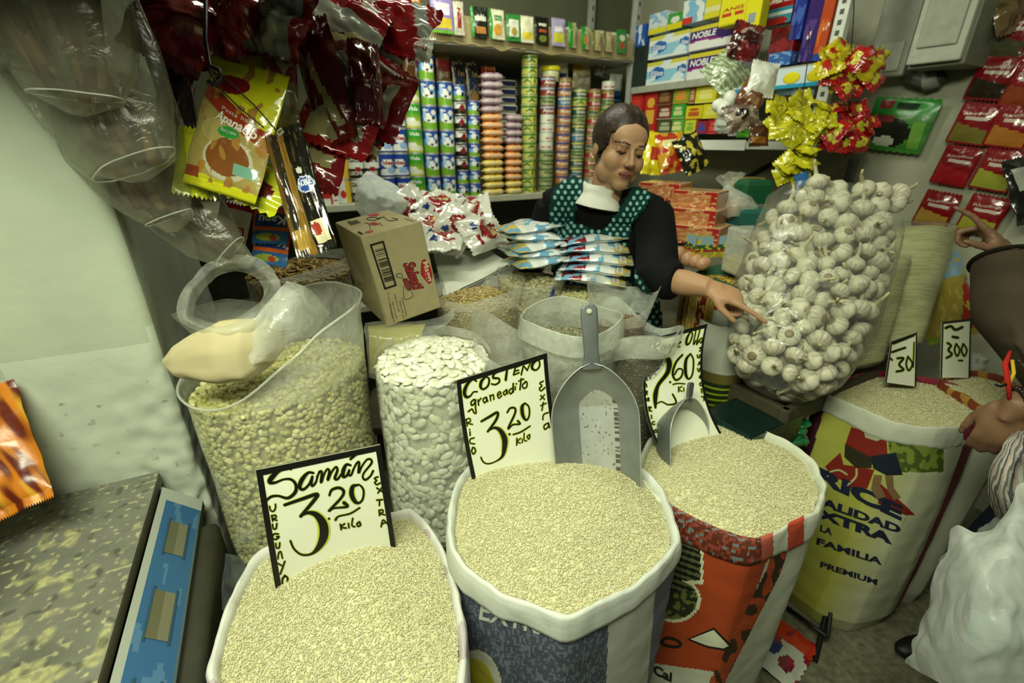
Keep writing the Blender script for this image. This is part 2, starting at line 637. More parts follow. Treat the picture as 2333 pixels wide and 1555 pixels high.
# ---------------------------------------------------------------- scattered grains (stuff)
def scatter(name, pts, nrm, size, cols, mat, parent=None, shape=(8, 12), lay=0.75, jitter=0.25, seed=1, core=None, flatten=1.0):
    """many little ellipsoids in one mesh; size = (length, width); cols = list of colours"""
    rs = np.random.RandomState(seed)
    n = len(pts)
    pts = np.asarray(pts, dtype=np.float64); nrm = np.asarray(nrm, dtype=np.float64)
    nu, nv = shape
    base = [(0, 0, -1)]
    for j in range(1, nv):
        ph = -math.pi / 2 + math.pi * j / nv
        for i in range(nu):
            w = 2 * math.pi * i / nu
            base.append((math.cos(ph) * math.cos(w), math.cos(ph) * math.sin(w), math.sin(ph)))
    base.append((0, 0, 1))
    base = np.array(base)
    tri = []
    nb = len(base)
    for i in range(nu):
        tri.append((0, 1 + (i + 1) % nu, 1 + i))
        tri.append((nb - 1, 1 + (nv - 2) * nu + i, 1 + (nv - 2) * nu + (i + 1) % nu))
    for j in range(nv - 2):
        for i in range(nu):
            a, b = 1 + j * nu + i, 1 + j * nu + (i + 1) % nu
            tri.append((a, b, b + nu)); tri.append((a, b + nu, a + nu))
    tri = np.array(tri)
    ref = rs.normal(size=(n, 3))
    tan = ref - nrm * (ref * nrm).sum(1, keepdims=True)
    tan /= np.linalg.norm(tan, axis=1, keepdims=True) + 1e-9
    up = nrm * 1.0
    ax = tan * lay + up * rs.uniform(-1, 1, (n, 1)) * (1 - lay) * 1.2
    ax /= np.linalg.norm(ax, axis=1, keepdims=True)
    by = np.cross(nrm, ax); by /= np.linalg.norm(by, axis=1, keepdims=True) + 1e-9
    bz = np.cross(ax, by)
    s = 1 + rs.uniform(-jitter, jitter, (n, 1, 1))
    V = (base[None, :, 2:3] * ax[:, None, :] * size[0] / 2 + base[None, :, 0:1] * by[:, None, :] * size[1] / 2
         + base[None, :, 1:2] * bz[:, None, :] * size[1] / 2 * flatten) * s + pts[:, None, :]
    V = V.reshape(-1, 3)
    T = (tri[None] + (np.arange(n) * nb)[:, None, None]).reshape(-1, 3)
    ci = rs.randint(0, len(cols), n)
    C = np.array(cols)[ci] * (1 + rs.uniform(-0.10, 0.08, (n, 1)))
    C = np.repeat(C, len(tri), axis=0)
    sm = True
    if core is not None:
        cv = np.array([tuple(p) for p in core.v]); base_i = len(V)
        ct = []
        cc = []
        for f, c in zip(core.f, core.c):
            for i in range(1, len(f) - 1):
                ct.append((f[0] + base_i, f[i] + base_i, f[i + 1] + base_i)); cc.append(c)
        V = np.vstack([V, cv]); T = np.vstack([T, np.array(ct)]); C = np.vstack([C, np.array(cc)])
    off = np.array(world_loc(parent)) if parent is not None else np.array([V[:, 0].mean(), V[:, 1].mean(), V[:, 2].min()])
    V = V - off
    me = bpy.data.meshes.new(name)
    me.vertices.add(len(V)); me.vertices.foreach_set('co', V.ravel())
    me.loops.add(T.size); me.loops.foreach_set('vertex_index', T.ravel().astype(np.int32))
    me.polygons.add(len(T))
    me.polygons.foreach_set('loop_start', np.arange(0, T.size, 3, dtype=np.int32))
    me.polygons.foreach_set('loop_total', np.full(len(T), 3, dtype=np.int32))
    me.polygons.foreach_set('use_smooth', np.ones(len(T), dtype=bool))
    me.update(calc_edges=True)
    at = me.color_attributes.new('Col', 'FLOAT_COLOR', 'CORNER')
    CC = np.ones((len(T), 3, 4)); CC[:, :, :3] = C[:, None, :]
    at.data.foreach_set('color', CC.ravel())
    me.materials.append(mat)
    o = bpy.data.objects.new(name, me)
    COL.objects.link(o)
    if parent is not None:
        o.parent = parent
    else:
        o.location = off
    return o


# ---------------------------------------------------------------- packets
def pillow(w, h, t, front, backc=None, seal=0.07, nu=18, nv=24, wr=0.35, seed=0, curl=0.0, side_fold=0.0, zig=True, taper=0.0):
    """soft sealed packet standing in x,z around the origin, front towards -y; returns (MB, S) where S(u,v) is a point just off its front"""
    backc = backc or front
    sd = seed * 7.31

    def th(u, v):
        e = max(0.0, min(1.0, (v - seal) / (0.5 - seal), (1 - seal - v) / (0.5 - seal)))
        a = max(0.0, 1 - (2 * u - 1) ** 2)
        return t / 2 * (a ** 0.55) * (e ** 0.5) + 0.0006

    def pos(u, v, sg):
        k = th(u, v)
        wn = wr * t * (nz(u * 3 + sd, v * 4, sd) * 0.55 + nz(u * 8 + sd, v * 7, sd + 5) * 0.3)
        pinch = 1 - 0.10 * (k / (t / 2 + 1e-6)) * (1 - abs(2 * v - 1)) - taper * v
        x = (u - 0.5) * w * pinch
        z = (v - 0.5) * h
        edge = nz(u * 5 + sd, v * 5, 3.3 + sd) * 0.012 * h
        y = sg * k + wn * (0.6 if sg < 0 else 0.6) + curl * (2 * v - 1) ** 2 * h * (1 if v > .5 else -0.6) + side_fold * (2 * u - 1) ** 2 * w
        if zig and (v < 0.001 or v > 0.999):
            z += (0.004 if int(u * nu + .5) % 2 else -0.002) * (1 if v > .5 else -1)
        return Vector((x, y, z + edge * (1 if v > 0.5 else 0.5)))
    mb = MB()
    mb.grid(lambda u, v: pos(u, v, -1), nu, nv, front)
    mb.grid(lambda u, v: pos(u, v, 1), nu, nv, backc, flip=True)
    return mb, (lambda u, v: pos(u, v, -1) + Vector((0, -0.0012, 0)))


def regions(base, *rs):
    """painter: base colour, then (x0,y0,x1,y1,colour) rectangles or ('e',cx,cy,rx,ry,colour) ellipses, last wins; y up"""
    def f(u, v):
        c = base
        for r in rs:
            if r[0] == 'e':
                if ((u - r[1]) / r[3]) ** 2 + ((v - r[2]) / r[4]) ** 2 < 1:
                    c = r[5]
            elif r[0] == 'p':
                if inpoly(u, v, r[1]):
                    c = r[2]
            elif r[0] == 'n':
                if nz(u * r[1] + r[3], v * r[1], r[3]) > r[2]:
                    c = r[4]
            elif r[0] <= u <= r[2] and r[1] <= v <= r[3]:
                c = r[4]
        return c
    return f


WHITE = hx('e6e6da'); BLACK = hx('14140f'); RED = hx('a81420'); DRED = hx('6e0f14'); YEL = hx('e0d418'); GRN = hx('2f9a2a'); BLU = hx('2446a8'); LBL = hx('7fb6dc')
CREAM = hx('e4dcae'); GREY = hx('8c8f88'); ORG = hx('d8641c'); PUR = hx('4a2a86'); SILV = hx('b9bcb4'); GOLD = hx('9a7c32')
# ================================================================ the setting
PWD = Vector((0.891, 0.454, 0)).normalized()          # along the pillar's face
PWN = Vector((-PWD.y, PWD.x, 0))                      # into the wall
EP = Vector((-0.80, 0.955, 0))                        # the pillar's corner

mb = MB()
mb.box((7, 7, 0.1), Matrix.Translation((0.3, 1.2, -0.05)), hx('6f6c58'))
struct(mb.build('floor', M_FLOOR))
mb = MB()
mb.box((6.4, 5.0, 0.1), Matrix.Translation((0.4, 1.7, 2.85)), hx('a6aa98'))
struct(mb.build('ceiling', M_PLASTER))


def pillar_pt(a, z):
    """a in metres along the face (negative) round the corner to the side (positive)"""
    r = 0.035
    if a < -r:
        p = EP + PWD * a
    elif a > r:
        p = EP + PWN * a
    else:
        k = (a + r) / (2 * r)
        p0, p1, p2 = EP - PWD * r, EP, EP + PWN * r
        p = p0 * (1 - k) ** 2 + p1 * 2 * k * (1 - k) + p2 * k * k
    n = (PWD * 0.6 - PWN * 0.8) if abs(a) < r else (-PWN if a < 0 else PWD)
    w = 0.010 * nz(a * 2.2, z * 2.2, 1.0) + 0.005 * nz(a * 9, z * 9, 4.0)
    low = max(0.0, 1 - abs(z - 0.62) / 0.5)
    w += low * 0.006 * nz(a * 26, z * 26, 9.0) * (1.6 if a > -0.12 else 0.5)
    return p + n * w + Vector((0, 0, z))


avals = [-1.9 + 1.5 * i / 24 for i in range(24)] + [-0.40 + 0.40 * i / 60 for i in range(60)] + [0.0 + 0.04 * i / 10 for i in range(10)] + [0.04 + 0.9 * i / 24 for i in range(25)]
zvals = [0 + 0.4 * i / 10 for i in range(10)] + [0.4 + 0.6 * i / 90 for i in range(90)] + [1.0 + 1.81 * i / 50 for i in range(51)]
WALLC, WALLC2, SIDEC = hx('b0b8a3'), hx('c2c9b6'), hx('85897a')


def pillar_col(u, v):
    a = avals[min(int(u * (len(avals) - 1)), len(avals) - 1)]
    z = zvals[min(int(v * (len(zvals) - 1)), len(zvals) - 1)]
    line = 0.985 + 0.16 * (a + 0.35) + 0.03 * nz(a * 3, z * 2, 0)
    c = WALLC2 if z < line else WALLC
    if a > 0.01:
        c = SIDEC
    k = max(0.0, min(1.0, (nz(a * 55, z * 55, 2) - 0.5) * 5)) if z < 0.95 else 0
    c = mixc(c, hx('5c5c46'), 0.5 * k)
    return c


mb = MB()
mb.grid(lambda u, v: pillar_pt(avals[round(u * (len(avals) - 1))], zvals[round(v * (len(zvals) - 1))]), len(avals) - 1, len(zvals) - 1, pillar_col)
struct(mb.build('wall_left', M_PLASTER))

# back wall and right wall
mb = MB()
c = back(0.6, 0.53, 1.4)
mb.box((4.6, 0.08, 2.8), Matrix.Translation(c) @ rot('Z', YAWB), hx('5c5e48'))
struct(mb.build('wall_back', M_PLASTER))
mb = MB()
mb.grid(lambda u, v: side(-0.6 + u * 4.0, 0.40 + 0.006 * nz(u * 9, v * 6, 2), v * 2.8), 60, 40, hx('a9aa93'), flip=False)
mb.box((4.0, 0.06, 2.8), Matrix.Translation(side(1.4, 0.45, 1.4)) @ rot('Z', math.degrees(math.atan2(E.y, E.x))), hx('a9aa93'))
struct(mb.build('wall_right', M_PLASTER))

# ---------------------------------------------------------------- shelving
SHZ, TOPZ = 1.173, 1.895
RS1, RS0 = 1.735, 1.447
BM_ = rot('Z', YAWB)
sh = thing('shelving_unit', 'pale metal shelving unit along the back wall packed with tins', 'shelving', back(0.6, 0.2, 0))
for z in (SHZ, TOPZ, 0.66):
    mb = MB()
    mb.box((2.55, 0.46, 0.032), Matrix.Translation(back(0.555, 0.23, z - 0.016)) @ BM_, hx('b9baa2'), bevel=0.003)
    mb.build('shelf_board', M_IRON, sh)
for s_, r_ in ((-0.70, 0.02), (1.79, 0.02), (-0.70, 0.44), (1.79, 0.44)):
    mb = MB()
    mb.box((0.035, 0.035, 2.6), Matrix.Translation(back(s_, r_, 1.3)) @ BM_, hx('9fa39b'), bevel=0.002)
    for k in range(40):
        mb.box((0.010, 0.002, 0.022), Matrix.Translation(back(s_, r_, 0.1 + k * 0.062) - NB * 0.0178) @ BM_, hx('3f413a'))
    mb.build('post', M_IRON, sh)
mb = MB()
mb.box((2.5, 0.01, 0.62), Matrix.Translation(back(0.555, 0.445, 0.93)) @ BM_, hx('3c3d2e'))
mb.build('back_panel', M_WOOD, sh)

YS = math.degrees(math.atan2(E.y, E.x))
sr = thing('side_shelving', 'right-hand shelving with grey boards holding tissue packs and small boxes', 'shelving', side(0.6, 0.2, 0))
for z, s0, s1, c in ((RS1, 0.02, 1.14, 'a3a596'), (RS0, 0.02, 1.14, 'cfd2c4')):
    mb = MB()
    mb.box((s1 - s0, 0.36, 0.034), Matrix.Translation(side((s0 + s1) / 2, 0.18, z - 0.017)) @ rot('Z', YS), hx(c), bevel=0.003)
    mb.build('shelf_board', M_IRON, sr)
mb = MB()
mb.box((0.045, 0.03, 1.15), Matrix.Translation(side(1.15, 0.0, 2.0)) @ rot('Z', YS), hx('dfe3da'), bevel=0.002)
for k in range(34):
    mb.box((0.014, 0.004, 0.016), Matrix.Translation(side(1.15, -0.0155, 1.45 + k * 0.034)) @ rot('Z', YS), hx('55584f'))
mb.build('upright', M_IRON, sr)
mb = MB()
mb.box((0.03, 0.03, 1.3), Matrix.Translation(side(1.15, 0.35, 0.725)) @ rot('Z', YS), hx('5f6056'))
mb.build('rear_leg', M_IRON, sr)
# price strip clipped under the edge of the upper right board
s0, z0 = side_px(1757, 165); s1, z1 = side_px(1872, 160)
mb = MB()
mb.box((0.46, 0.004, 0.075), Matrix.Translation(side(0.885, -0.004, RS1 - 0.045)) @ rot('Z', YS), hx('cfe0e6'))
for k in range(5):
    mb.ell(side(0.70 + k * 0.10, -0.0075, RS1 - 0.045), (0.036, 0.003, 0.022), hx('e3d51c'), R=rot('Z', YS))
mb.box((0.46, 0.003, 0.014), Matrix.Translation(side(0.885, -0.0075, RS1 - 0.075)) @ rot('Z', YS), hx('2aa0c8'))
mb.build('price_strip', M_PAPER, sr)

# electrical boxes, pipe on the right wall
YW = YS
eb = thing('electrical_box', 'large grey metal electrical box high on the right wall', 'electrical box', side(1.62, 0.3, 1.8))
sB, zB = side_px(2070, 120, 0.20)


def onwall(u, v, r=0.40):
    return PN(u, v, side(0, r, 0), D)


pb = [onwall(2076, 116, 0.17), onwall(2205, 90, 0.17)]
w_ = (pb[1] - pb[0]).length
mb = MB()
cbx = (pb[0] + pb[1]) / 2
zb = 1.45 + 0.245
MBX = Matrix.Translation(Vector((cbx.x, cbx.y, 0)) + D * 0.115 + Vector((0, 0, zb))) @ rot('Z', YW)
mb.box((w_ * 1.06, 0.20, 0.48), MBX, hx('7b7e70'), bevel=0.006, base=True)
mb.build('housing', M_IRON, eb)
mb = MB()
MD = Matrix.Translation(Vector((cbx.x, cbx.y, 0)) + Vector((0, 0, zb + 0.012))) @ rot('Z', YW)
mb.box((w_ * 1.0, 0.03, 0.456), MD, hx('b4b8a8'), bevel=0.006, base=True)
mb.box((w_ * 0.74, 0.012, 0.36), MD @ Matrix.Translation((0, -0.018, 0.05)), hx('a4a898'), bevel=0.005, base=True)
ed_ = mb.build('door', M_IRON, eb)
mb = MB()
mb.ell(Vector((cbx.x, cbx.y, 0)) + E * (-0.02) - D * 0.03 + Vector((0, 0, zb + 0.235)), (0.016, 0.016, 0.016), hx('2b2c28'))
mb.build('lock', M_IRON, ed_)

p1 = onwall(2045, 70, 0.28)
mb = MB()
mb.box((0.14, 0.09, 0.36), Matrix.Translation(Vector((p1.x, p1.y, 1.45 + 0.235)) + D * 0.025) @ rot('Z', YW), hx('888b7d'), bevel=0.008, base=True)
mb.box((0.10, 0.01, 0.10), Matrix.Translation(Vector((p1.x, p1.y, 1.45 + 0.255)) - D * 0.022) @ rot('Z', YW), hx('9a9d8f'), bevel=0.003, base=True)
tag(mb.build('junction_box', M_IRON), 'small grey junction box left of the electrical box', 'electrical box')
mb = MB()
pp = [onwall(u, v, 0.34) for u, v in ((2052, 95), (2056, 150), (2075, 178), (2105, 186), (2135, 180), (2150, 168))]
mb.tube([p for p in pp], 0.026, 12, hx('4a4b40'))
pe = thing('cable_conduit', 'dark bent conduit pipe below the electrical box', 'pipe', pp[3])
pi_ = mb.build('pipe', M_IRON, pe)
mb = MB()
mb.tube([onwall(2108, 186, 0.335), onwall(2120, 183, 0.335), onwall(2140, 176, 0.335)], 0.034, 12, hx('93968a'))
mb.build('fitting', M_IRON, pi_)
# dark rail running along the wall below the side shelves
mb = MB()
mb.tube([onwall(1590, 462, 0.38), onwall(1760, 372, 0.38)], 0.012, 8, hx('17170f'))
tag(mb.build('wall_rail', M_IRON), 'dark rail slanting across the wall under the side shelves', 'rail')

# ---------------------------------------------------------------- counter, platforms and the garlic table
pl = thing('display_platform', 'low wooden platform under the clear bags of beans and grains', 'platform', (0.0, 1.15, 0))


def plank(c, size, yaw, colr, nm, parent, mat=M_WOOD):
    m = MB()
    m.box(size, Matrix.Translation(c) @ rot('Z', yaw), colr, bevel=0.004)
    return m.build(nm, mat, parent)


plank((-0.20, 1.17, 0.415), (1.08, 0.46, 0.03), 6, hx('4c4632'), 'platform_top', pl)
plank((-0.10, 1.46, 0.565), (0.84, 0.28, 0.03), 6, hx('4c4632'), 'upper_step', pl)
for x, y in ((-0.68, 0.95), (0.28, 1.05), (-0.70, 1.30), (0.26, 1.40)):
    plank((x, y, 0.2), (0.05, 0.05, 0.40), 6, hx('3a3526'), 'leg', pl)
for x, y in ((-0.47, 1.52), (0.25, 1.59), (-0.44, 1.34), (0.28, 1.41)):
    plank((x, y, 0.275), (0.05, 0.05, 0.55), 6, hx('3a3526'), 'leg', pl)

TZ = 0.775
tc = PZ(1790, 935, TZ)
gt = thing('display_table', 'dark wooden table with raised edge under the garlic bag', 'table', (tc.x, tc.y, 0))
ctr = tc + D * 0.34 - E * 0.18
YD = YAWB
mb = MB()
mb.box((0.68, 0.36, 0.028), Matrix.Translation(Vector((ctr.x, ctr.y, TZ - 0.026))) @ rot('Z', YD), hx('2e2b1f'), bevel=0.003)
tt_ = mb.build('tabletop', M_WOOD, gt)
for (a, b) in ((tc, tc + D * 0.68), (tc, tc - E * 0.36)):
    m = (a + b) / 2
    mb = MB()
    mb.box(((b - a).length + 0.03, 0.022, 0.055), Matrix.Translation(Vector((m.x, m.y, TZ - 0.02))) @ rot('Z', math.degrees(math.atan2((b - a).y, (b - a).x))), hx('4a4534'), bevel=0.004)
    mb.build('edge_strip', M_WOOD, tt_)
for k, (a, b) in enumerate(((0.03, 0.03), (0.64, 0.03), (0.03, 0.33), (0.64, 0.33))):
    q = tc + D * a - E * b
    mb = MB()
    mb.box((0.045, 0.045, TZ - 0.04), Matrix.Translation((q.x, q.y, (TZ - 0.04) / 2)) @ rot('Z', YD), hx('26241b'), bevel=0.003)
    mb.build('leg', M_IRON, gt)

# counter for the goods round the seller's arm
ct = thing('side_counter', 'low side counter under the egg boxes and pasta bags', 'counter', (0.95, 1.95, 0))
cc_ = tc + D * 0.30 - E * 0.68
plank((cc_.x, cc_.y, 0.80), (0.62, 0.56, 0.03), YD, hx('5a5845'), 'counter_top', ct)
plank((cc_.x, cc_.y, 0.395), (0.56, 0.50, 0.77), YD, hx('2f2d21'), 'counter_body', ct)
# dark bar stool legs on the floor between the sacks
st = thing('folding_stool', 'dark folded metal stand on the floor behind the orange sack', 'stand', PZ(1880, 1420, 0))
mb = MB()
mb.tube([PZ(1856, 1508, 0.0), PZ(1905, 1385, 0.0) + Vector((0, 0.05, 0.12)), PZ(1905, 1385, 0.0) + Vector((0.02, 0.12, 0.34))], 0.008, 8, hx('15140f'))
mb.build('leg', M_IRON, st)
mb = MB()
mb.tube([PZ(1795, 1385, 0.02), PZ(1885, 1450, 0.06), ], 0.007, 8, hx('15140f'))
mb.build('leg', M_IRON, st)
mb = MB()
mb.tube([PZ(1885, 1450, 0.06) , PZ(1905, 1385, 0.0) + Vector((0.0, 0.05, 0.12))], 0.006, 8, hx('15140f'))
mb.build('brace', M_IRON, st)

# unseen board added above the frame to shade the hanging packets and wall
hb = thing('shading_board', 'unseen wooden board added overhead at the left to shade the hanging packets and bags', 'board', (-0.75, 0.72, 1.80))
mb = MB()
mb.box((1.35, 0.66, 0.03), Matrix.Translation((-0.76, 0.78, 1.83)), hx('5a5038'), bevel=0.004)
mb.build('plank', M_WOOD, hb)
for x in (-1.25, -0.75, -0.25):
    mb = MB()
    mb.tube([(x, 0.80, 1.84), (x, 0.80, 2.80)], 0.008, 8, hx('3a3a30'))
    mb.build('hanger_rod', M_IRON, hb)
def sstep(x):
    x = max(0.0, min(1.0, x))
    return x * x * (3 - 2 * x)


# ================================================================ rice sacks
RICE = [hx('cfcba0'), hx('d6d3ac'), hx('c8c396'), hx('dcd9b8'), hx('c2bc8c')]


def resample_loop(px, z, n=120, ztilt=None):
    pts = []
    for k, p in enumerate(px):
        zz = p[2] if len(p) > 2 else z
        pts.append(PZ(p[0], p[1], zz))
    m = len(pts)
    dense = []
    for i in range(m):                                  # gentle corners
        p0, p1, p2, p3 = pts[i - 1], pts[i], pts[(i + 1) % m], pts[(i + 2) % m]
        for j in range(10):
            t = j / 10
            cr = 0.5 * (2 * p1 + (p2 - p0) * t + (2 * p0 - 5 * p1 + 4 * p2 - p3) * t * t + (3 * p1 - p0 - 3 * p2 + p3) * t ** 3)
            dense.append(cr * 0.55 + (p1 * (1 - t) + p2 * t) * 0.45)
    c = sum(dense, Vector()) / len(dense)
    ang = sorted((math.atan2(p.y - c.y, p.x - c.x), p) for p in dense)
    ang = [(a, p) for a, p in ang]
    out = []
    for k in range(n):
        a = -math.pi + 2 * math.pi * k / n
        i = next((i for i, q in enumerate(ang) if q[0] >= a), 0)
        a1, p1 = ang[i]; a0, p0 = ang[i - 1]
        d = (a1 - a0) % (2 * math.pi) or 1
        t = ((a - a0) % (2 * math.pi)) / d
        out.append(p0 * (1 - t) + p1 * t)
    return c, out


class Sack:
    def __init__(s, name, label, rim, z, paint, cuff_h=0.06, cuff_col=None, base=0.92, seed=0, bulge=0.022, mound=0.06, peak=(0, 0), cuff_paint=None, sag=0.0, grains=15000, rice_label='', thick=1.0, lean=(0, 0)):
        s.c, s.rim = resample_loop(rim, z)
        s.seed = seed; s.z = z
        n = len(s.rim)
        c = s.c
        s.root = thing('rice_sack', label, 'sack', (c.x + lean[0], c.y + lean[1], 0), None)

        def loop(k):
            k = k % n if isinstance(k, int) else k
            i = int(k * n) % n; t = k * n - int(k * n)
            return s.rim[i] * (1 - t) + s.rim[(i + 1) % n] * t
        s.loop = loop

        def body(u, v):                                 # v 0 floor .. 1 under the cuff
            p = loop(u)
            d = Vector((p.x - c.x, p.y - c.y, 0))
            k = base + (1 - base) * v + bulge * math.sin(math.pi * v) - 0.10 * max(0, 0.08 - v) / 0.08
            w = 1 + 0.018 * nz(u * 14 + seed, v * 3, seed) * (0.4 + v) + 0.010 * nz(math.cos(u * 6.28) * 3 + seed, math.sin(u * 6.28) * 3, v * 16)
            z_ = p.z - 0.012
            return Vector((c.x + lean[0] * (1 - v), c.y + lean[1] * (1 - v), 0)) + d * (k * w * 0.992) + Vector((0, 0, z_ * v + 0.004 * (1 - v)))
        s.bodyfn = body
        mb = MB()
        mb.grid(body, 360, 200, lambda u, v: (0.5, 0.5, 0.5), wrap=True)
        # paint by where the print lies on the cloth
        for i, f in enumerate(mb.f):
            q = sum((mb.v[k] for k in f), Vector()) / len(f)
            nrm = (mb.v[f[1]] - mb.v[f[0]]).cross(mb.v[f[2]] - mb.v[f[0]])
            front = nrm.dot(CAM - q) > 0
            x, y = proj(q)
            mb.c[i] = paint(x, y, front, (i % 360) / 360, (i // 360) / 200)
        s.body = mb
        # rolled collar
        prof = [(0.895, -0.055), (0.915, -0.02), (0.935, 0.000), (0.96, 0.007), (0.985, 0.004), (1.002, -0.008), (1.010, -0.5 * cuff_h), (1.012, -0.93 * cuff_h), (0.990, -cuff_h)]

        def cuff(u, v):
            p = loop(u)
            d = Vector((p.x - c.x, p.y - c.y, 0))
            t = v * (len(prof) - 1); i = min(int(t), len(prof) - 2); f = t - i
            k = prof[i][0] * (1 - f) + prof[i + 1][0] * f
            dz = prof[i][1] * (1 - f) + prof[i + 1][1] * f
            hv = 1 + 0.25 * nz(math.cos(u * 6.28) * 1.6 + seed, math.sin(u * 6.28) * 1.6, seed + 3.0)
            k = 1 + (k - 1) * thick
            if dz < 0 and v > 0.5:
                dz *= hv
            w = 1 + 0.018 * abs(nz(u * 18 + seed, v * 1.5, seed)) + 0.008 * nz(u * 40 + seed, v * 3.5, seed) * (1 if v > 0.2 else 0.4)
            zz = 0.008 * nz(math.cos(u * 6.28) * 2.2 + seed, math.sin(u * 6.28) * 2.2, seed) + 0.004 * nz(u * 40, 0, seed)
            return Vector((c.x, c.y, p.z + dz + zz)) + d * (k * w)
        cc = cuff_col or hx('c9ccc0')
        mb = MB()
        mb.grid(cuff, 360, 24, cc, wrap=True)
        if cuff_paint:
            for i, f in enumerate(mb.f):
                q = sum((mb.v[k] for k in f), Vector()) / len(f)
                x, y = proj(q)
                mb.c[i] = cuff_paint(x, y, (i % 360) / 360, (i // 360) / 24) or cc
        s.cuffm = mb
        mb.build('folded_rim', M_WEAVE, s.root)

        # the rice
        def dome(u, r):
            p = loop(u)
            d = Vector((p.x - c.x, p.y - c.y, 0))
            off = Vector((peak[0], peak[1], 0)) * (1 - r)
            q = Vector((c.x, c.y, 0)) + d * (r * 0.925 * thick + r * (1 - thick) * 0.97) + off
            hh = mound * (1 - r ** 1.7)
            hh += 0.010 * nz(q.x * 7 + seed, q.y * 7, seed) * (1 - r ** 4)
            ez = p.z * r + s.z * (1 - r)
            q.z = ez - 0.012 - sag * (1 - r) + hh
            return q
        s.dome = dome
        core = MB()
        core.grid(lambda u, v: dome(u, v) - Vector((0, 0, 0.001)), 72, 26, hx('cdc99e'), wrap=True, flip=True)
        rs = random.Random(seed + 1)
        pts, nr = [], []
        for _ in range(grains):
            u, r = rs.random(), math.sqrt(rs.random())
            q = dome(u, r)
            e = 0.004
            a = dome((u + e) % 1, r); b = dome(u, max(r - 0.02, 0) if r > 0.5 else r + 0.02)
            nn = (a - q).cross(b - q)
            if nn.z < 0:
                nn = -nn
            nn = nn.normalized() if nn.length > 1e-12 else Vector((0, 0, 1))
            q = q + nn * (0.0016 * rs.random())
            pts.append(tuple(q)); nr.append(tuple(nn))
        o = scatter('white_rice', pts, nr, (0.0060, 0.0019), RICE, M_GRAIN, None, shape=(4, 3), lay=0.98, seed=seed, core=core)
        tag(o, rice_label, 'rice', 'loose rice in the open sacks', 'stuff')
        s.rice = o

    def print_on(s, name, items, col, mat=M_INK):
        """lettering and emblems on the cloth: one mesh for each ink"""
        b = s.bv = getattr(s, 'bv', None) or s.body.bvh()
        mb = s.body
        for it in items:
            if it[0] == 't':
                decal_text(mb, b, it[1], it[2], it[3], it[4], it[5] if len(it) > 5 else col, bold=it[6] if len(it) > 6 else 0.02, off=0.0012, maxlen=9)
            elif it[0] == 'b':
                vs, fs = brush(it[1], it[2])
                decal(mb, b, vs, fs, it[3] if len(it) > 3 else col, 0.0012, 9)
            elif it[0] == 'p':
                decal(mb, b, it[1], [list(range(len(it[1])))], it[2] if len(it) > 2 else col, it[3] if len(it) > 3 else 0.0010, 9)
    def finish(s):
        s.body.build('bag', M_WEAVE, s.root)


WEAVEW = hx('c6cabb')

# --- sack 1: white sack, front left
S1 = Sack('rice_sack', 'white woven rice sack at the front, holding the longest-grain rice behind the scale', [(470, 1540), (488, 1457), (520, 1370), (562, 1287), (600, 1248), (740, 1196), (889, 1168), (935, 1157), (965, 1180), (998, 1222), (1031, 1294), (1056, 1400), (1066, 1500), (1052, 1610), (960, 1690), (770, 1720), (580, 1690), (490, 1620)],
          0.69, lambda x, y, f, u, v: mixc(WEAVEW, hx('8f6f80'), 0.25 if nz(u * 24, v * 4, 2) > 0.3 else 0), cuff_h=0.10, cuff_col=hx('d3d3cb'), seed=3, mound=0.075, peak=(0.0, 0.0),
          rice_label='pale rice heaped in the front left white sack', grains=22000,
          cuff_paint=lambda x, y, u, v: mixc(hx('d3d3cb'), hx('9c7f92'), 0.5) if nz(u * 22, v * 1.2, 8) > 0.28 else None)
S1.root['label'] = 'white woven sack of rice nearest the scale, at the front left'


# --- sack 2: white and grey-blue sack, front middle
def paint2(x, y, f, u, v):
    if not f:
        return WEAVEW
    c = WEAVEW
    k = (y - 1200) / 355.0
    xl = 1028 + 45 * k
    xr = 1395 - 14 * k
    if xl - 40 < x < xr and y > 1200:
        c = hx('4c5563')
        if nz(x * 0.5, y * 0.06, 1) > 0.18 or nz(x * 0.06, y * 0.5, 5) > 0.3:
            c = hx('6f7884')
    if x > 1505 - 30 * k and y > 1280:
        c = hx('66707e')
    if ((x - 1085) / 62.0) ** 2 + ((y - 1590) / 110.0) ** 2 < 1:
        c = hx('d9dac8')
    if ((x - 1080) / 52.0) ** 2 + ((y - 1600) / 100.0) ** 2 < 1:
        c = hx('c9bf3a')
    return c


S2 = Sack('rice_sack', '', [(1072, 1058), (1040, 1092), (1024, 1140), (1017, 1210), (1026, 1262), (1062, 1308), (1135, 1362), (1215, 1392), (1285, 1420), (1345, 1398), (1440, 1345), (1500, 1302), (1551, 1236), (1541, 1185), (1512, 1110), (1462, 1066), (1400, 1046), (1300, 1036), (1170, 1040)],
          0.745, paint2, cuff_h=0.050, cuff_col=hx('cdd1c6'), seed=11, mound=0.080, peak=(-0.02, 0.05), rice_label='pale rice heaped high in the middle sack under the big scoop', grains=22000)
S2.root['label'] = 'white and grey-blue woven sack of rice in the front middle, holding the big scoop'
S2.print_on('lettering', [('t', 'A', (1058, 1328), (1100, 1368), (8, -48)), ('t', 'EXTRA', (1092, 1408), (1262, 1450), (6, -44)),
                          ('b', [(1024, 1275), (1030, 1310), (1052, 1336)], 9)], hx('c9ccc0'))


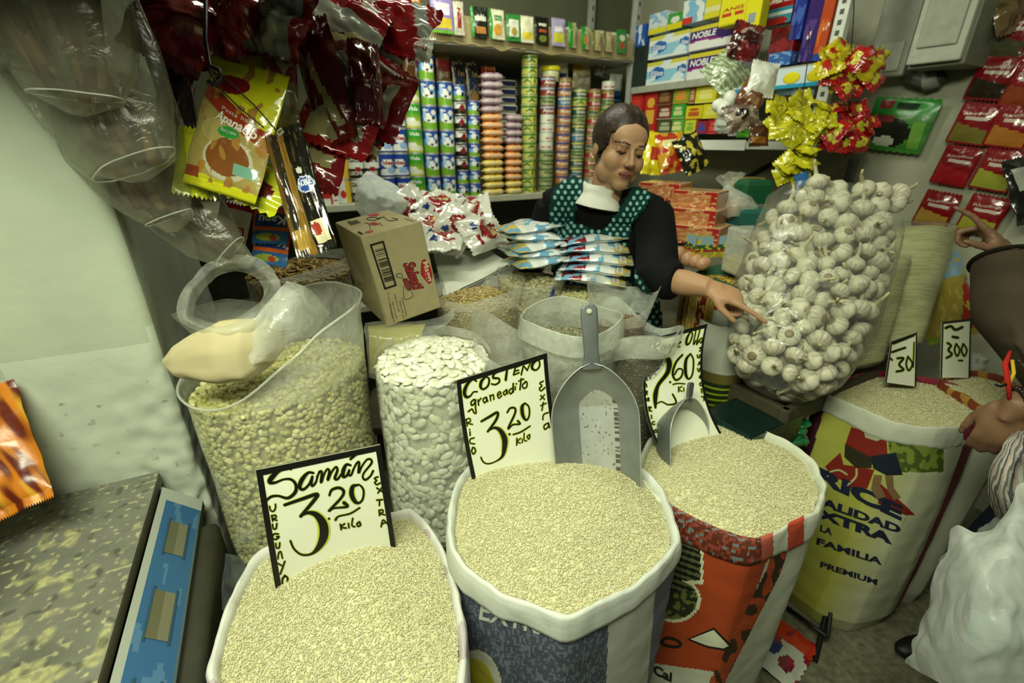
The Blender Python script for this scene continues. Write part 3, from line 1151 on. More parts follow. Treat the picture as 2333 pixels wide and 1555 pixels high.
# --- sack 3: orange printed sack
def paint3(x, y, f, u, v):
    c = hx('c4c8b4')
    if not f:
        return c
    k = (y - 1270) / 270.0
    xr = 1750 - 100 * k
    ybot = 1520 + (x - 1560) * 0.14
    if x < xr and y < ybot:
        c = hx('a3431e')
    s = 1800 - 60 * (y - 1170) / 200.0 - 42 * max(0, (y - 1300) / 200.0)
    if s - 16 < x < s + 20 and y > 1150:
        c = hx('b34c22')
        if nz(x * 0.05, y * 0.03, 7) > 0.05:
            c = hx('3c2a18')
    cx, cy = 1535, 1365
    if (y < 1330 and x < 1602 and y > 1225) or ((x - cx) / 62.0) ** 2 + ((y - cy) / 52.0) ** 2 < 1:
        c = hx('d5d6b4')
    if (y < 1322 and x < 1596 and y > 1235) or ((x - cx) / 55.0) ** 2 + ((y - cy) / 45.0) ** 2 < 1:
        c = hx('161a10') if int((y + x * -0.35) / 7.5) % 2 else hx('5e6440')
        if y > 1345:
            c = hx('26301a') if nz(x * 0.08, y * 0.08, 2) < 0.1 else hx('6a7038')
    return c


def cuff3(x, y, u, v):
    if 1520 < x < 1735 and y > 1130 and v > 0.30:
        c = hx('5c2a1c') if nz(x * 0.09, y * 0.13, 4) < 0.05 else hx('8a4030')
        if nz(x * 0.05, y * 0.2, 9) > 0.32:
            c = hx('6c7a78')
        return c
    if 1728 < x < 1762 and y > 1180:
        return hx('b35a48')
    if 1795 < x < 1832 and y > 1140:
        return hx('bc4a34')


S3 = Sack('rice_sack', '', [(1478, 1000), (1560, 960), (1640, 948), (1690, 962), (1803, 1010), (1855, 1052), (1884, 1107), (1869, 1165), (1800, 1204), (1718, 1242), (1600, 1200), (1530, 1165), (1475, 1120), (1450, 1060)],
          0.735, paint3, cuff_h=0.065, cuff_col=hx('cdd0bc'), seed=23, mound=0.040, peak=(-0.02, 0.03), rice_label='pale rice in the orange printed sack with the small scoop', grains=16000, cuff_paint=cuff3)
S3.root['label'] = 'white and orange printed sack of rice with a small scoop in it'
DK = hx('1a1c14')
S3.print_on('print', [('p', [(1565, 1455), (1627, 1428), (1668, 1470), (1650, 1480), (1612, 1474)], DK), ('p', [(1573, 1454), (1626, 1433), (1660, 1469), (1648, 1475), (1612, 1469)], hx('cfd2b6'), 0.0014),
                      ('b', [(1597, 1449), (1645, 1455)], 1.8), ('b', [(1586, 1455), (1652, 1464)], 1.8), ('b', [(1630, 1436), (1648, 1476)], 2.4),
                      ('t', 'PREMIO', (1594, 1455), (1634, 1460), (1.5, -6), DK), ('t', '50 KG', (1590, 1466), (1632, 1473), (1, -8), DK),
                      ('b', [(1507, 1462), (1518, 1452), (1540, 1456), (1551, 1466), (1540, 1472), (1516, 1468), (1506, 1460)], 7),
                      ('t', 'Cal', (1488, 1532), (1530, 1552), (2, -20), DK, 0.04)], DK)


# --- sack 4: yellow and pink sack at the right
def paint4(x, y, f, u, v):
    if not f:
        return hx('7a2434') if 0.30 < u < 0.55 else hx('b7b99c')
    k = (y - 960) / 440.0
    xr = 2225 - 175 * k ** 1.25 if k > 0 else 2225
    yl = xr - 50
    c = hx('a9ab4a') if x < yl - 40 + 20 * nz(y * 0.02, 0, 1) else hx('b6b89a')
    if yl - 150 < x < yl - 40 and y > 1060:
        c = mixc(hx('b4b654'), hx('b9bba0'), (x - (yl - 150)) / 110.0)
    if x > xr - 18:
        c = hx('8a3040')
    if x > xr + 38 - 20 * k:
        c = hx('6a2030')
    if x < 1888 - 46 * (y - 900) / 150.0 and y < 1060:
        c = hx('3f1c28')
    # leaves printed beside the figure
    if 2025 < x < 2150 and 985 < y < 1075:
        q = nz(x * 0.06, y * 0.06, 3)
        c = hx('4a5c22') if q > 0.0 else hx('7e8c3a')
    return c


def cuff4(x, y, u, v):
    if y < 905 and 1930 < x < 1966:
        return hx('b9485c')
    if y < 900 and x >= 1968 and x < 2032:
        return hx('8c2436')
    if x > 2080 and y < 930:
        return hx('7a2434')
    if x > 2195 and y < 1000:
        return hx('8a3342') if v > 0.3 else None


S4 = Sack('rice_sack', '', [(1870, 880), (1964, 852), (2028, 848), (2093, 860), (2168, 874), (2240, 905), (2251, 940), (2216, 970), (2136, 982), (2039, 966), (1937, 925), (1880, 900)],
          0.775, paint4, cuff_h=0.055, cuff_col=hx('bfc2ae'), seed=37, mound=0.012, rice_label='pale rice filling the yellow sack at the right', grains=9000, cuff_paint=cuff4, base=1.06, bulge=0.04, thick=0.8)
S4.root['label'] = 'yellow woven sack of rice with a maroon edge, at the right by the garlic table'
NAVY = hx('1c2238'); RR = hx('7d2416')
S4.print_on('lettering', [('t', 'RICE', (1858, 1092), (2053, 1183), (5, -29), NAVY, 0.06), ('t', 'CALIDAD', (1838, 1138), (2050, 1214), (3, -17), NAVY, 0.05),
                          ('t', 'EXTRA', (1834, 1166), (2032, 1238), (3, -20), NAVY, 0.06), ('t', 'LA', (1868, 1208), (1896, 1219), (2, -14), NAVY, 0.04),
                          ('t', 'FAMILIA', (1860, 1238), (2009, 1286), (2, -14), NAVY, 0.04), ('t', 'PREMIUM', (1868, 1290), (1997, 1331), (2, -12), NAVY, 0.04)], NAVY)
S4.print_on('printed_figure', [('p', [(1940, 972), (1965, 1000), (1985, 1010), (2020, 1000), (2022, 1040), (1990, 1050), (1945, 1032), (1925, 1015)], RR),
                               ('p', [(1926, 1010), (1990, 1044), (1985, 1066), (1950, 1064), (1924, 1040)], hx('2e2c1a'), 0.0014),
                               ('p', [(1985, 1038), (2040, 1030), (2056, 1080), (2020, 1082), (1990, 1066)], hx('16202c'), 0.0016),
                               ('p', [(1992, 1080), (2010, 1082), (2004, 1110), (2018, 1130), (1998, 1136), (1984, 1112)], hx('7d6240'), 0.0014),
                               ('p', [(2016, 1082), (2034, 1080), (2036, 1112), (2052, 1132), (2036, 1138), (2022, 1116)], hx('7d6240'), 0.0014),
                               ('p', [(1880, 1062), (1915, 1030), (1922, 1058), (1955, 1062), (1992, 1070), (1976, 1112), (1940, 1112), (1934, 1090), (1900, 1092)], RR),
                               ('b', [(1892, 1074), (1912, 1070), (1930, 1080)], 4, hx('b4b080')), ('b', [(1952, 1068), (1950, 1086), (1932, 1104)], 5, hx('b4b080')),
                               ('p', [(2005, 1100), (2030, 1128), (2062, 1150), (2084, 1172), (2062, 1172), (2000, 1146)], RR),
                               ('p', [(1966, 968), (2000, 980), (2018, 996), (1998, 1004), (1972, 996)], hx('aaa98c'), 0.0014), ('b', [(1978, 966), (1974, 992)], 7, hx('27305a'))], RR)


for q_ in (S1, S2, S3, S4):
    q_.finish()


# ================================================================ price signs
def sign(label, quad, items, wt, bowx=0.0, bowd=0.0, n=20):
    """quad: TL, TR, BR, BL as (u, v, t). items: strokes traced on the board"""
    q = [P(*p) for p in quad]
    nrm = (q[1] - q[0]).cross(q[3] - q[0]).normalized()
    if nrm.dot(CAM - q[0]) < 0:
        nrm = -nrm
    ex = (q[1] - q[0]).normalized()

    def S(u, v, lift=0.0):
        a = q[3] * (1 - u) * (1 - v) + q[2] * u * (1 - v) + q[0] * (1 - u) * v + q[1] * u * v
        return a + nrm * (lift - bowd * 4 * v * (1 - v)) + ex * bowx * 4 * v * (1 - v)
    root = thing('price_sign', label, 'sign', (q[3] + q[2]) / 2)
    mb = MB()
    mb.grid(lambda u, v: S(u, v, 0.0), n, n, hx('e4e6cf'))
    mb.grid(lambda u, v: S(u, v, -0.003), n, n, hx('b9b59a'), flip=True)
    for a, b in (((0, 0), (0, 1)), ((0, 1), (1, 1)), ((1, 1), (1, 0)), ((1, 0), (0, 0))):
        mb.grid(lambda u, v: S(a[0] + (b[0] - a[0]) * u, a[1] + (b[1] - a[1]) * u, -0.003 * v), n, 1, hx('77735a'))
    b = BVHTree.FromPolygons([tuple(p) for p in mb.v[:(n + 1) ** 2]], mb.f[:n * n])
    m2 = mb
    # black border tape along three edges
    for e in ((lambda k: (0.022 * wt, k)), (lambda k: (1 - 0.022 * wt, k))):
        m2.grid(lambda u, v: S(e(v)[0] + (u - .5) * 0.045 * wt, v, 0.0009), 1, n, hx('12130e'))
    m2.grid(lambda u, v: S(u, 1 - 0.035 * wt * v, 0.0012), n, 1, hx('12130e'))
    m3 = m4 = mb
    for pts, w in items:
        for mbx, ww, c, off in ((m4, w + 2.2, hx('b9c63a'), 0.0006), (m3, w, hx('11120d'), 0.0010)):
            vs, fs = brush(pts, ww)
            decal(mbx, b, vs, fs, c, off, 14)
    mb.build('board', M_SIGN, root)
    bpy.context.view_layer.update()
    return root


def Z(x0, y0, k, pts):
    return [(x0 + p[0] / k, y0 + p[1] / k) + tuple(p[2:]) for p in pts]


A = lambda pts, w: (Z(570, 1000, 4.092, pts), w)
saman = [
    A([(380, 280, .6), (330, 268, .8), (260, 300, 1.2), (205, 350, 1.8), (180, 395, 1.5), (230, 402, .9), (310, 372, .7), (380, 372, .9), (425, 420, 1.1), (420, 490, 1.2), (350, 545, 1), (260, 525, .8), (190, 535, .9), (135, 585, .8)], 6.4),
    A([(590, 312, .8), (540, 310, 1), (485, 370, 1.6), (460, 440, 1.5), (495, 465, 1), (550, 415, .9), (580, 340, .8), (570, 410, 1), (580, 432, .9), (610, 400, .8), (632, 330, .7), (645, 300, .8)], 6),
    A([(620, 350, .7), (650, 300, .9), (668, 310, 1), (660, 400, 1.1), (690, 320, .8), (720, 275, .8), (738, 300, 1), (722, 378, 1.1), (760, 300, .8), (800, 255, .8), (812, 290, 1), (788, 360, 1.1), (815, 368, .9), (850, 320, .8)], 5.6),
    A([(935, 240, .8), (895, 235, 1), (868, 290, 1.5), (865, 345, 1.2), (900, 335, .9), (925, 280, .8), (915, 325, 1), (940, 330, .8), (965, 270, .7)], 6),
    A([(935, 182, 1), (985, 138, 1.1)], 5.5),
    A([(955, 290, .7), (990, 225, .9), (1015, 215, 1), (1010, 310, 1.1), (1040, 250, .8), (1085, 190, .8), (1120, 185, .9), (1130, 220, .9), (1060, 310, .8), (1050, 355, .9), (1075, 375, .9), (1120, 340, .8), (1145, 292, .9)], 5.2),
    A([(320, 610, 1), (480, 555, 1.2), (620, 510, 1.3), (600, 560, 1.3), (470, 715, 1.1)], 6.2),
    A([(470, 715, .8), (540, 682, 1.4), (620, 705, 2.6), (680, 790, 3.8), (685, 900, 3.8), (640, 1000, 2.4), (570, 1065, 1.0), (480, 1072, .9), (410, 1020, .9), (375, 945, .9)], 5.2),
    A([(738, 520, .9), (760, 470, 1.1), (825, 450, 1.2), (870, 480, 1.3), (850, 540, 1.1), (735, 665, 1.1), (780, 640, .8), (905, 625, 1.1), (875, 590, 1.6)], 5.2),
    A([(1000, 425, .8), (955, 440, 1.7), (945, 510, 2.1), (975, 575, 1.8), (1015, 590, 1.0), (1050, 550, .9), (1055, 470, .9), (1020, 425, .8), (985, 425, .8)], 5.2),
    A([(733, 736), (736, 740)], 4.6), A([(795, 748, 1.3), (825, 715, .9), (930, 690, .9), (1020, 636, .9)], 4.2),
    A([(840, 790), (848, 838)], 4), A([(880, 785), (845, 815), (895, 825)], 3.6), A([(915, 782), (920, 822)], 3.6), A([(955, 735), (948, 800), (975, 812)], 3.6), A([(1015, 770), (995, 785), (1005, 808), (1028, 795), (1018, 768)], 4),
    A([(180, 622), (190, 660), (215, 668), (235, 640), (235, 602)], 3.4), A([(200, 708), (210, 760)], 3.6), A([(200, 712), (235, 705), (240, 728), (212, 740), (248, 752)], 3.4),
    A([(208, 790), (215, 830), (240, 828), (248, 782)], 3.6), A([(262, 880), (222, 880), (208, 915), (240, 930), (270, 905), (245, 905)], 3.6), A([(238, 968), (245, 1008), (270, 1005), (275, 962)], 3.6),
    A([(258, 1110), (265, 1060), (285, 1045), (300, 1105)], 3.4), A([(255, 1152), (295, 1175)], 3.6), A([(322, 1135), (300, 1200), (280, 1252)], 3.8), A([(325, 1270), (300, 1300), (305, 1350), (340, 1345), (348, 1290), (320, 1268)], 4.4),
    A([(1190, 348), (1158, 362), (1178, 382), (1160, 400), (1178, 420), (1212, 405)], 3.4), A([(1180, 452), (1240, 492)], 3.6), A([(1225, 450), (1190, 498)], 3.2), A([(1178, 565), (1232, 560)], 3.2), A([(1205, 565), (1203, 615)], 3.4),
    A([(1200, 660), (1205, 708)], 3.4), A([(1200, 662), (1232, 655), (1236, 678), (1210, 690), (1255, 702)], 3.2), A([(1220, 812), (1238, 750), (1280, 788)], 3.4), A([(1228, 788), (1262, 772)], 3),
]
sign('white hand-lettered 3.20 price sign stuck in the front left sack', [(583, 1070, .765), (866, 1012, .845), (914, 1330, .925), (643, 1425, .845)], saman, 1.0, bowd=-0.004)

B = lambda pts, w: (Z(1030, 795, 5.184, pts), w)
costeno = [
    B([(285, 375, .9), (240, 355, 1.1), (180, 410, 1.6), (145, 500, 1.9), (165, 560, 1.6), (215, 550, .9), (250, 505, .7), (295, 500, .8)], 4.2),
    B([(400, 320, .9), (350, 370, 1.5), (335, 440, 1.5), (370, 470, 1), (425, 425, 1), (435, 350, 1), (395, 318, .9)], 4.2),
    B([(545, 265, .9), (495, 290, 1.2), (485, 335, 1.3), (550, 345, 1.1), (555, 385, 1), (510, 415, .9), (465, 408, .9)], 3.8),
    B([(590, 245, .9), (640, 215, 1.1), (735, 185, 1)], 3.8), B([(650, 220, 1.2), (632, 360, 1.4)], 3.8),
    B([(745, 215, 1), (725, 300, 1)], 3.4), B([(750, 212), (805, 190)], 3), B([(735, 258), (785, 245)], 2.8), B([(725, 302), (790, 275)], 3),
    B([(840, 195, 1), (815, 300, 1)], 3.2), B([(842, 195, 1), (885, 245, 1)], 3.2), B([(885, 250), (925, 155)], 2.8), B([(855, 150, .8), (890, 120, 1), (915, 130, 1), (945, 110, .8)], 3.2),
    B([(1000, 130, .9), (950, 170, 1.6), (945, 225, 1.4), (990, 245, .9), (1030, 200, .9), (1028, 140, .9), (995, 128, .9)], 3.8),
    B([(262, 590), (225, 620), (230, 660), (262, 640), (275, 590), (275, 680), (282, 750), (255, 745), (235, 705), (190, 735)], 3.2),
    B([(305, 595), (312, 660)], 3), B([(310, 620), (340, 575)], 2.6), B([(400, 565), (365, 590), (380, 630), (405, 605), (402, 560), (420, 615)], 3), B([(445, 540), (455, 605)], 2.8), B([(450, 560), (485, 535), (492, 592)], 2.8),
    B([(535, 545), (575, 520), (560, 500), (535, 530), (550, 575), (585, 545)], 2.8), B([(640, 480), (605, 510), (620, 540), (642, 510), (642, 470), (655, 525)], 2.8), B([(705, 460), (672, 490), (690, 525), (715, 490), (720, 395), (722, 505)], 3),
    B([(745, 440), (742, 478)], 3), B([(755, 405), (760, 408)], 3), B([(815, 345), (800, 475)], 3.2), B([(785, 375), (845, 350)], 2.6), B([(870, 385), (830, 420), (845, 460), (880, 440), (882, 390), (860, 380)], 3),
    B([(345, 850, 1), (440, 795, 1.2), (535, 745, 1.2), (520, 830, 1.2), (420, 970, 1)], 4.6),
    B([(430, 960, .7), (500, 925, 1.3), (570, 960, 2.3), (620, 1060, 3), (615, 1180, 2.4), (590, 1265, 1.4), (520, 1320, .7), (430, 1350, .7), (370, 1330, .8), (340, 1275, .8)], 4.2),
    B([(650, 745, .9), (685, 695, 1), (740, 695, 1.1), (740, 760, 1.1), (660, 935, 1.1), (715, 890, .9), (800, 880, 1), (775, 845, 1.2)], 4),
    B([(860, 635, .8), (825, 680, 1.8), (835, 780, 1.9), (875, 835, 1.1), (910, 780, .9), (905, 680, .9), (860, 635, .9)], 4),
    B([(675, 1000), (680, 1004)], 4.6), B([(720, 1005, .9), (810, 975, 1), (920, 905, .9)], 3.4),
    B([(765, 1050), (762, 1130)], 3), B([(810, 1050), (765, 1090), (805, 1105)], 2.6), B([(830, 1060), (828, 1100)], 2.6), B([(850, 990), (850, 1070), (880, 1080)], 2.6), B([(915, 1005), (885, 1030), (905, 1060), (918, 1020)], 2.8),
    B([(165, 825), (178, 905)], 2.8), B([(160, 830), (205, 815), (215, 850), (180, 870), (240, 885)], 2.6), B([(210, 970), (212, 1015)], 3), B([(205, 945), (208, 948)], 2.6), B([(260, 1045), (215, 1060), (212, 1105), (265, 1115)], 2.8), B([(245, 1160), (230, 1200), (250, 1235), (275, 1205), (265, 1165), (240, 1160)], 3.2),
    B([(1075, 375), (1035, 400), (1060, 430), (1030, 460), (1050, 490), (1095, 450)], 2.8), B([(1045, 545), (1090, 590)], 2.8), B([(1090, 535), (1040, 595)], 2.4), B([(1045, 665), (1110, 635)], 2.6), B([(1075, 625), (1060, 720)], 2.8), B([(1070, 830), (1080, 770), (1135, 745)], 2.8), B([(1130, 870), (1085, 900), (1095, 945), (1135, 910), (1135, 865), (1150, 925)], 3),
]
sign('white hand-lettered 3.20 price sign in the middle sack beside the big scoop', [(1040, 866, .985), (1246, 803, 1.015), (1292, 1100, 1.09), (1090, 1150, 1.06)], costeno, 1.0, bowx=-0.006, bowd=0.006)

C = lambda pts, w: (Z(1450, 730, 4.445, pts), w)
rompe = [
    C([(190, 225, 1), (150, 345, 1)], 3), C([(160, 240, .8), (230, 200, 1), (235, 240, 1), (185, 270, .9), (215, 315, 1)], 3), C([(265, 250), (245, 290), (270, 300), (285, 260), (265, 250)], 2.6), C([(290, 300), (300, 250), (315, 285), (335, 240), (345, 280)], 2.4),
    C([(360, 245), (330, 335)], 2.4), C([(360, 250), (385, 230), (370, 270)], 2.4), C([(400, 260), (450, 215), (420, 230), (415, 265), (440, 262)], 2.4),
    C([(545, 110, .9), (510, 180, 1.4), (505, 240, 1.3), (540, 220, .9), (565, 140, .9), (545, 105, .8)], 3.6), C([(600, 100), (575, 240), (600, 200)], 2.8), C([(640, 95), (605, 240), (630, 200)], 2.8), C([(660, 175), (635, 200), (650, 225), (672, 180), (665, 225), (690, 195)], 2.6),
    C([(190, 450, .8), (230, 380, 1.2), (295, 370, 2), (330, 430, 2.6), (310, 530, 2), (220, 650, 1.6), (190, 760, 2.2), (190, 880, 1)], 4.8),
    C([(190, 850, .8), (250, 820, .8), (320, 850, .9), (400, 830, 1.1), (365, 745, 1)], 3.6),
    C([(465, 345, 1), (400, 420, 1.2), (365, 530, 1.3), (395, 600, 1.1), (450, 570, 1), (465, 500, .9), (420, 490, .9), (385, 545, .9)], 4),
    C([(545, 335, .8), (500, 400, 1.6), (495, 530, 1.8), (525, 590, 1), (565, 540, .9), (575, 400, .9), (545, 335, .9)], 4),
    C([(338, 620), (341, 624)], 4.4), C([(370, 645, 1), (420, 635, .9), (490, 640, .8)], 3), C([(425, 670), (425, 720)], 2.6), C([(460, 665), (425, 695), (460, 715)], 2.4), C([(478, 680), (478, 712)], 2.4),
] + [C([(x, y - 18), (x + 8, y - 2), (x - 6, y + 16)], 3) for x, y in ()]
for (x, y, ch) in ((108, 425, 'g'), (92, 510, 'r'), (92, 585, 'a'), (88, 655, 'n'), (98, 730, 'e'), (112, 795, 'a'), (135, 895, 'R'), (150, 972, 'i'), (168, 1035, 'c'), (192, 1115, 'o'),
                   (648, 290, 'S'), (628, 360, 'u'), (638, 432, 'A'), (630, 500, 'v'), (648, 570, 'e'), (650, 640, 'c'), (655, 710, 'I'), (680, 785, 'T')):
    V = {'g': [[(12, -18), (-12, -12), (0, 6), (12, -18), (10, 20), (-12, 22)]], 'r': [[(-10, -16), (-4, 22)], [(-6, -8), (14, -18)]], 'a': [[(8, -14), (-12, 4), (4, 16), (10, -14), (14, 16)]], 'n': [[(-14, -14), (-10, 18)], [(-10, -4), (8, -14), (14, 16)]],
         'e': [[(-10, 2), (12, -6), (0, -18), (-12, 6), (12, 16)]], 'R': [[(-14, -22), (-6, 22)], [(-14, -20), (14, -18), (-8, 4), (18, 22)]], 'i': [[(0, -16), (2, 18)]], 'c': [[(12, -14), (-10, -4), (-4, 16), (16, 14)]], 'o': [[(0, -12), (-16, 4), (0, 16), (14, 0), (0, -12)]],
         'S': [[(12, -20), (-10, -14), (10, 2), (-12, 18)]], 'u': [[(-12, -14), (-10, 12), (8, 12), (12, -14)]], 'A': [[(-14, 16), (2, -16), (14, 14)], [(-8, 6), (10, 4)]], 'v': [[(-14, -16), (0, 16), (12, -18)]], 'I': [[(0, -20), (4, 20)]], 'T': [[(-22, -16), (22, -12)], [(0, -14), (2, 24)]]}[ch]
    for stq in V:
        rompe.append(C([(x + p[0], y + p[1]) for p in stq], 2.8))
sign('white curled 2.60 price sign in the orange printed sack', [(1484, 771, 1.195), (1612, 737, 1.225), (1652, 1000, 1.205), (1506, 1030, 1.15)], rompe, 0.9, bowx=-0.030, bowd=0.012)

Gs = [(Z(2010, 750, 1, [(25, 32), (40, 26), (70, 14)]), 6), (Z(2010, 750, 1, [(22, 52), (45, 44), (52, 42)]), 5), (Z(2010, 750, 1, [(34, 66), (48, 66), (38, 80), (48, 92), (32, 96)]), 5), (Z(2010, 750, 1, [(58, 62), (54, 80), (60, 94), (68, 78), (58, 62)]), 4),
      (Z(2010, 750, 1, [(72, 30), (70, 86)]), 3), (Z(2010, 750, 1, [(18, 66), (22, 70)]), 4)]
sign('small white price sign behind the yellow sack, nearer the garlic', [(2030, 778, 1.40), (2089, 757, 1.42), (2087, 880, 1.36), (2016, 870, 1.34)], Gs, 1.2)
Gs = [(Z(2140, 725, 1, [(14, 22), (26, 18), (36, 26), (52, 20)]), 6), (Z(2140, 725, 1, [(30, 42), (42, 44)]), 6), (Z(2140, 725, 1, [(18, 56), (26, 62), (20, 72), (28, 82), (16, 90)]), 5), (Z(2140, 725, 1, [(38, 58), (34, 72), (40, 86), (46, 72), (38, 58)]), 4),
      (Z(2140, 725, 1, [(54, 58), (50, 72), (56, 86), (62, 72), (54, 58)]), 4), (Z(2140, 725, 1, [(44, 96), (52, 96)]), 4)]
sign('small upright white price sign at the far right, beside the brown sleeve', [(2146, 733, 1.46), (2213, 725, 1.48), (2209, 860, 1.42), (2142, 860, 1.40)], Gs, 1.2)


# ================================================================ scoops
def scoop(label, M, w, L, dep, hl, hw, tipcut=0.0, seed=0, hole=True, wear=True):
    """handle up along z, hollow towards -y; z=0 at the handle's root"""
    root = thing('metal_scoop', label, 'scoop', M.translation)

    def hwid(v):
        return w / 2 * (math.sin(min(1, v / 0.42) * math.pi / 2) ** 0.62 if v > 0 else 0) * (1 - 0.10 * max(0, v - 0.5)) + 0.004

    def sh(u, v, off=0.0):
        x = (2 * u - 1)
        e = hwid(v)
        d = dep * min(1, (v / 0.35)) ** 0.7 * (1 - abs(x) ** 2.6)
        return Vector((x * e, d + off, -v * L + tipcut * 0))
    m = MB()
    m.grid(lambda u, v: sh(u, v), 100, 100, hx('8f948e'), M=M)
    m.grid(lambda u, v: sh(u, v, 0.0022), 40, 40, hx('7c817c'), M=M, flip=True)
    for uu in (0.0, 1.0):
        m.tube([sh(uu, v / 40.0, 0.001) for v in range(0, 41)], 0.0016, 6, hx('b4b8b2'), M=M)
    # wear: brighter stripe along the bottom with dark nicks
    for i, f in enumerate(m.f[:10000]):
        u, v = ((i % 100) + .5) / 100, ((i // 100) + .5) / 100
        if wear and 0.34 < u < 0.80 and v > 0.22 + 0.5 * (u - .57) ** 2 * 4:
            m.c[i] = hx('c6c9c2')
            if nz(u * 40 + seed, v * 40, 1) > 0.5 or (abs(u - .78) < .03 and nz(v * 30, 3, seed) > 0.0):
                m.c[i] = hx('6d6b5c')
    m.build('bowl', M_STEEL, root)
    h = MB()
    pts = [(0.0, 0.0, hw * 1.25), (0.0, hl * 0.12, hw * 0.98), (0.0, hl * 0.3, hw * 0.9), (0.0, hl * 0.8, hw * 1.05), (0.0, hl * 0.93, hw * 1.0), (0.0, hl * 0.985, hw * 0.65), (0.0, hl, hw * 0.2)]

    def hp(u, v):
        t = v * (len(pts) - 1); i = min(int(t), len(pts) - 2); k = t - i
        z = pts[i][1] * (1 - k) + pts[i + 1][1] * k; wd = pts[i][2] * (1 - k) + pts[i + 1][2] * k
        a = u * 2 * math.pi
        ca, sa = math.cos(a), math.sin(a)
        return Vector((wd / 2 * math.copysign(abs(ca) ** 0.45, ca), 0.004 * math.copysign(abs(sa) ** 0.6, sa) + 0.006 - 0.006 * (z / hl), z - 0.012))
    h.grid(hp, 24, 36, hx('6a6f6e'), wrap=True, M=M)
    ho_ = h.build('handle', M_STEEL, root)
    if hole:
        k = MB()
        k.lathe([(0.0001, 0), (hw * 0.17, 0), (hw * 0.17, 0.0006), (0.0001, 0.0006)], 16, hx('b9b9a4'), M=M @ Matrix.Translation((0, -0.0052, hl * 0.80)) @ rot('X', 90))
        k.build('hanging_hole', M_PAPER, ho_)
    return root


scoop('big aluminium scoop with a long handle standing in the middle sack', Mface(1349, 828, 1.005, roll=-3.5, yaw=-4, pitch=2), 0.182, 0.295, 0.060, 0.142, 0.036, seed=2)
scoop('small aluminium scoop stuck in the rice of the orange printed sack', Mface(1574, 905, 1.150, roll=4, yaw=38, pitch=-4), 0.165, 0.20, 0.080, 0.050, 0.024, seed=5, hole=False, wear=False)

# ================================================================ scale on its table, left
SZ = 0.71
pr0 = PZ(365, 1066, SZ)
e_out = PWD; e_fwd = -PWN                               # out to the right, towards the lens


def sc_pt(a, b, z):
    """a: towards the lens from the wall, b: to the right of the plate's edge"""
    return Vector((pr0.x, pr0.y, 0)) + e_fwd * a + e_out * b + Vector((0, 0, z))


YP = math.degrees(math.atan2(PWD.y, PWD.x))
scl = thing('weighing_scale', 'large platform scale with dusty steel plate and blue display panel', 'scale', sc_pt(0.35, -0.35, 0.5))
mb = MB()


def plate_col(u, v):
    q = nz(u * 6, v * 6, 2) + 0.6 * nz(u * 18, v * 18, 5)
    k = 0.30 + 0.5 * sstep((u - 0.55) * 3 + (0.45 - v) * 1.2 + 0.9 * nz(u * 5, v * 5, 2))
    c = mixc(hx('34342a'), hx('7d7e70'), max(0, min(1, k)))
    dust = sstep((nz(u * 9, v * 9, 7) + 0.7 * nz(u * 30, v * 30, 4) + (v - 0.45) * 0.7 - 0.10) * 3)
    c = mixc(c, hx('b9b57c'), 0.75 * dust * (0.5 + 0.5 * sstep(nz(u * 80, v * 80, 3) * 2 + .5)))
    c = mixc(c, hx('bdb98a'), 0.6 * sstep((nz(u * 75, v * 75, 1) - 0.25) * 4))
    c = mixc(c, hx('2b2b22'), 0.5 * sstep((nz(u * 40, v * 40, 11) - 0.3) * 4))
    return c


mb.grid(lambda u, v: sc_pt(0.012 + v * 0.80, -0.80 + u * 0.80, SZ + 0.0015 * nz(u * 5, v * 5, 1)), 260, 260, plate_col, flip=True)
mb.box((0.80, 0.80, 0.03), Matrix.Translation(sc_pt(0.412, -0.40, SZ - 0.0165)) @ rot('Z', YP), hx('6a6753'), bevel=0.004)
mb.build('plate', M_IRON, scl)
mb = MB()
mb.box((0.72, 0.78, 0.13), Matrix.Translation(sc_pt(0.42, -0.37, SZ - 0.10)) @ rot('Z', YP), hx('6f7064'), bevel=0.008)
mb.build('housing', M_IRON, scl)
# sloping display panel
mb = MB()
A1, B1 = sc_pt(0.05, 0.006, SZ - 0.022), sc_pt(0.86, 0.006, SZ - 0.022)
A2, B2 = sc_pt(0.03, 0.068, SZ - 0.105), sc_pt(0.86, 0.068, SZ - 0.105)
fa = lambda u, v: A1 * (1 - u) * (1 - v) + B1 * u * (1 - v) + A2 * (1 - u) * v + B2 * u * v


def panel_col(u, v):
    if v < 0.13 or u < 0.05:
        return hx('b9bfb4')
    if v > 0.93:
        return hx('5f7076')
    return hx('3f6f9c') if nz(u * 9, v * 5, 3) < 0.25 else hx('5a86ac')


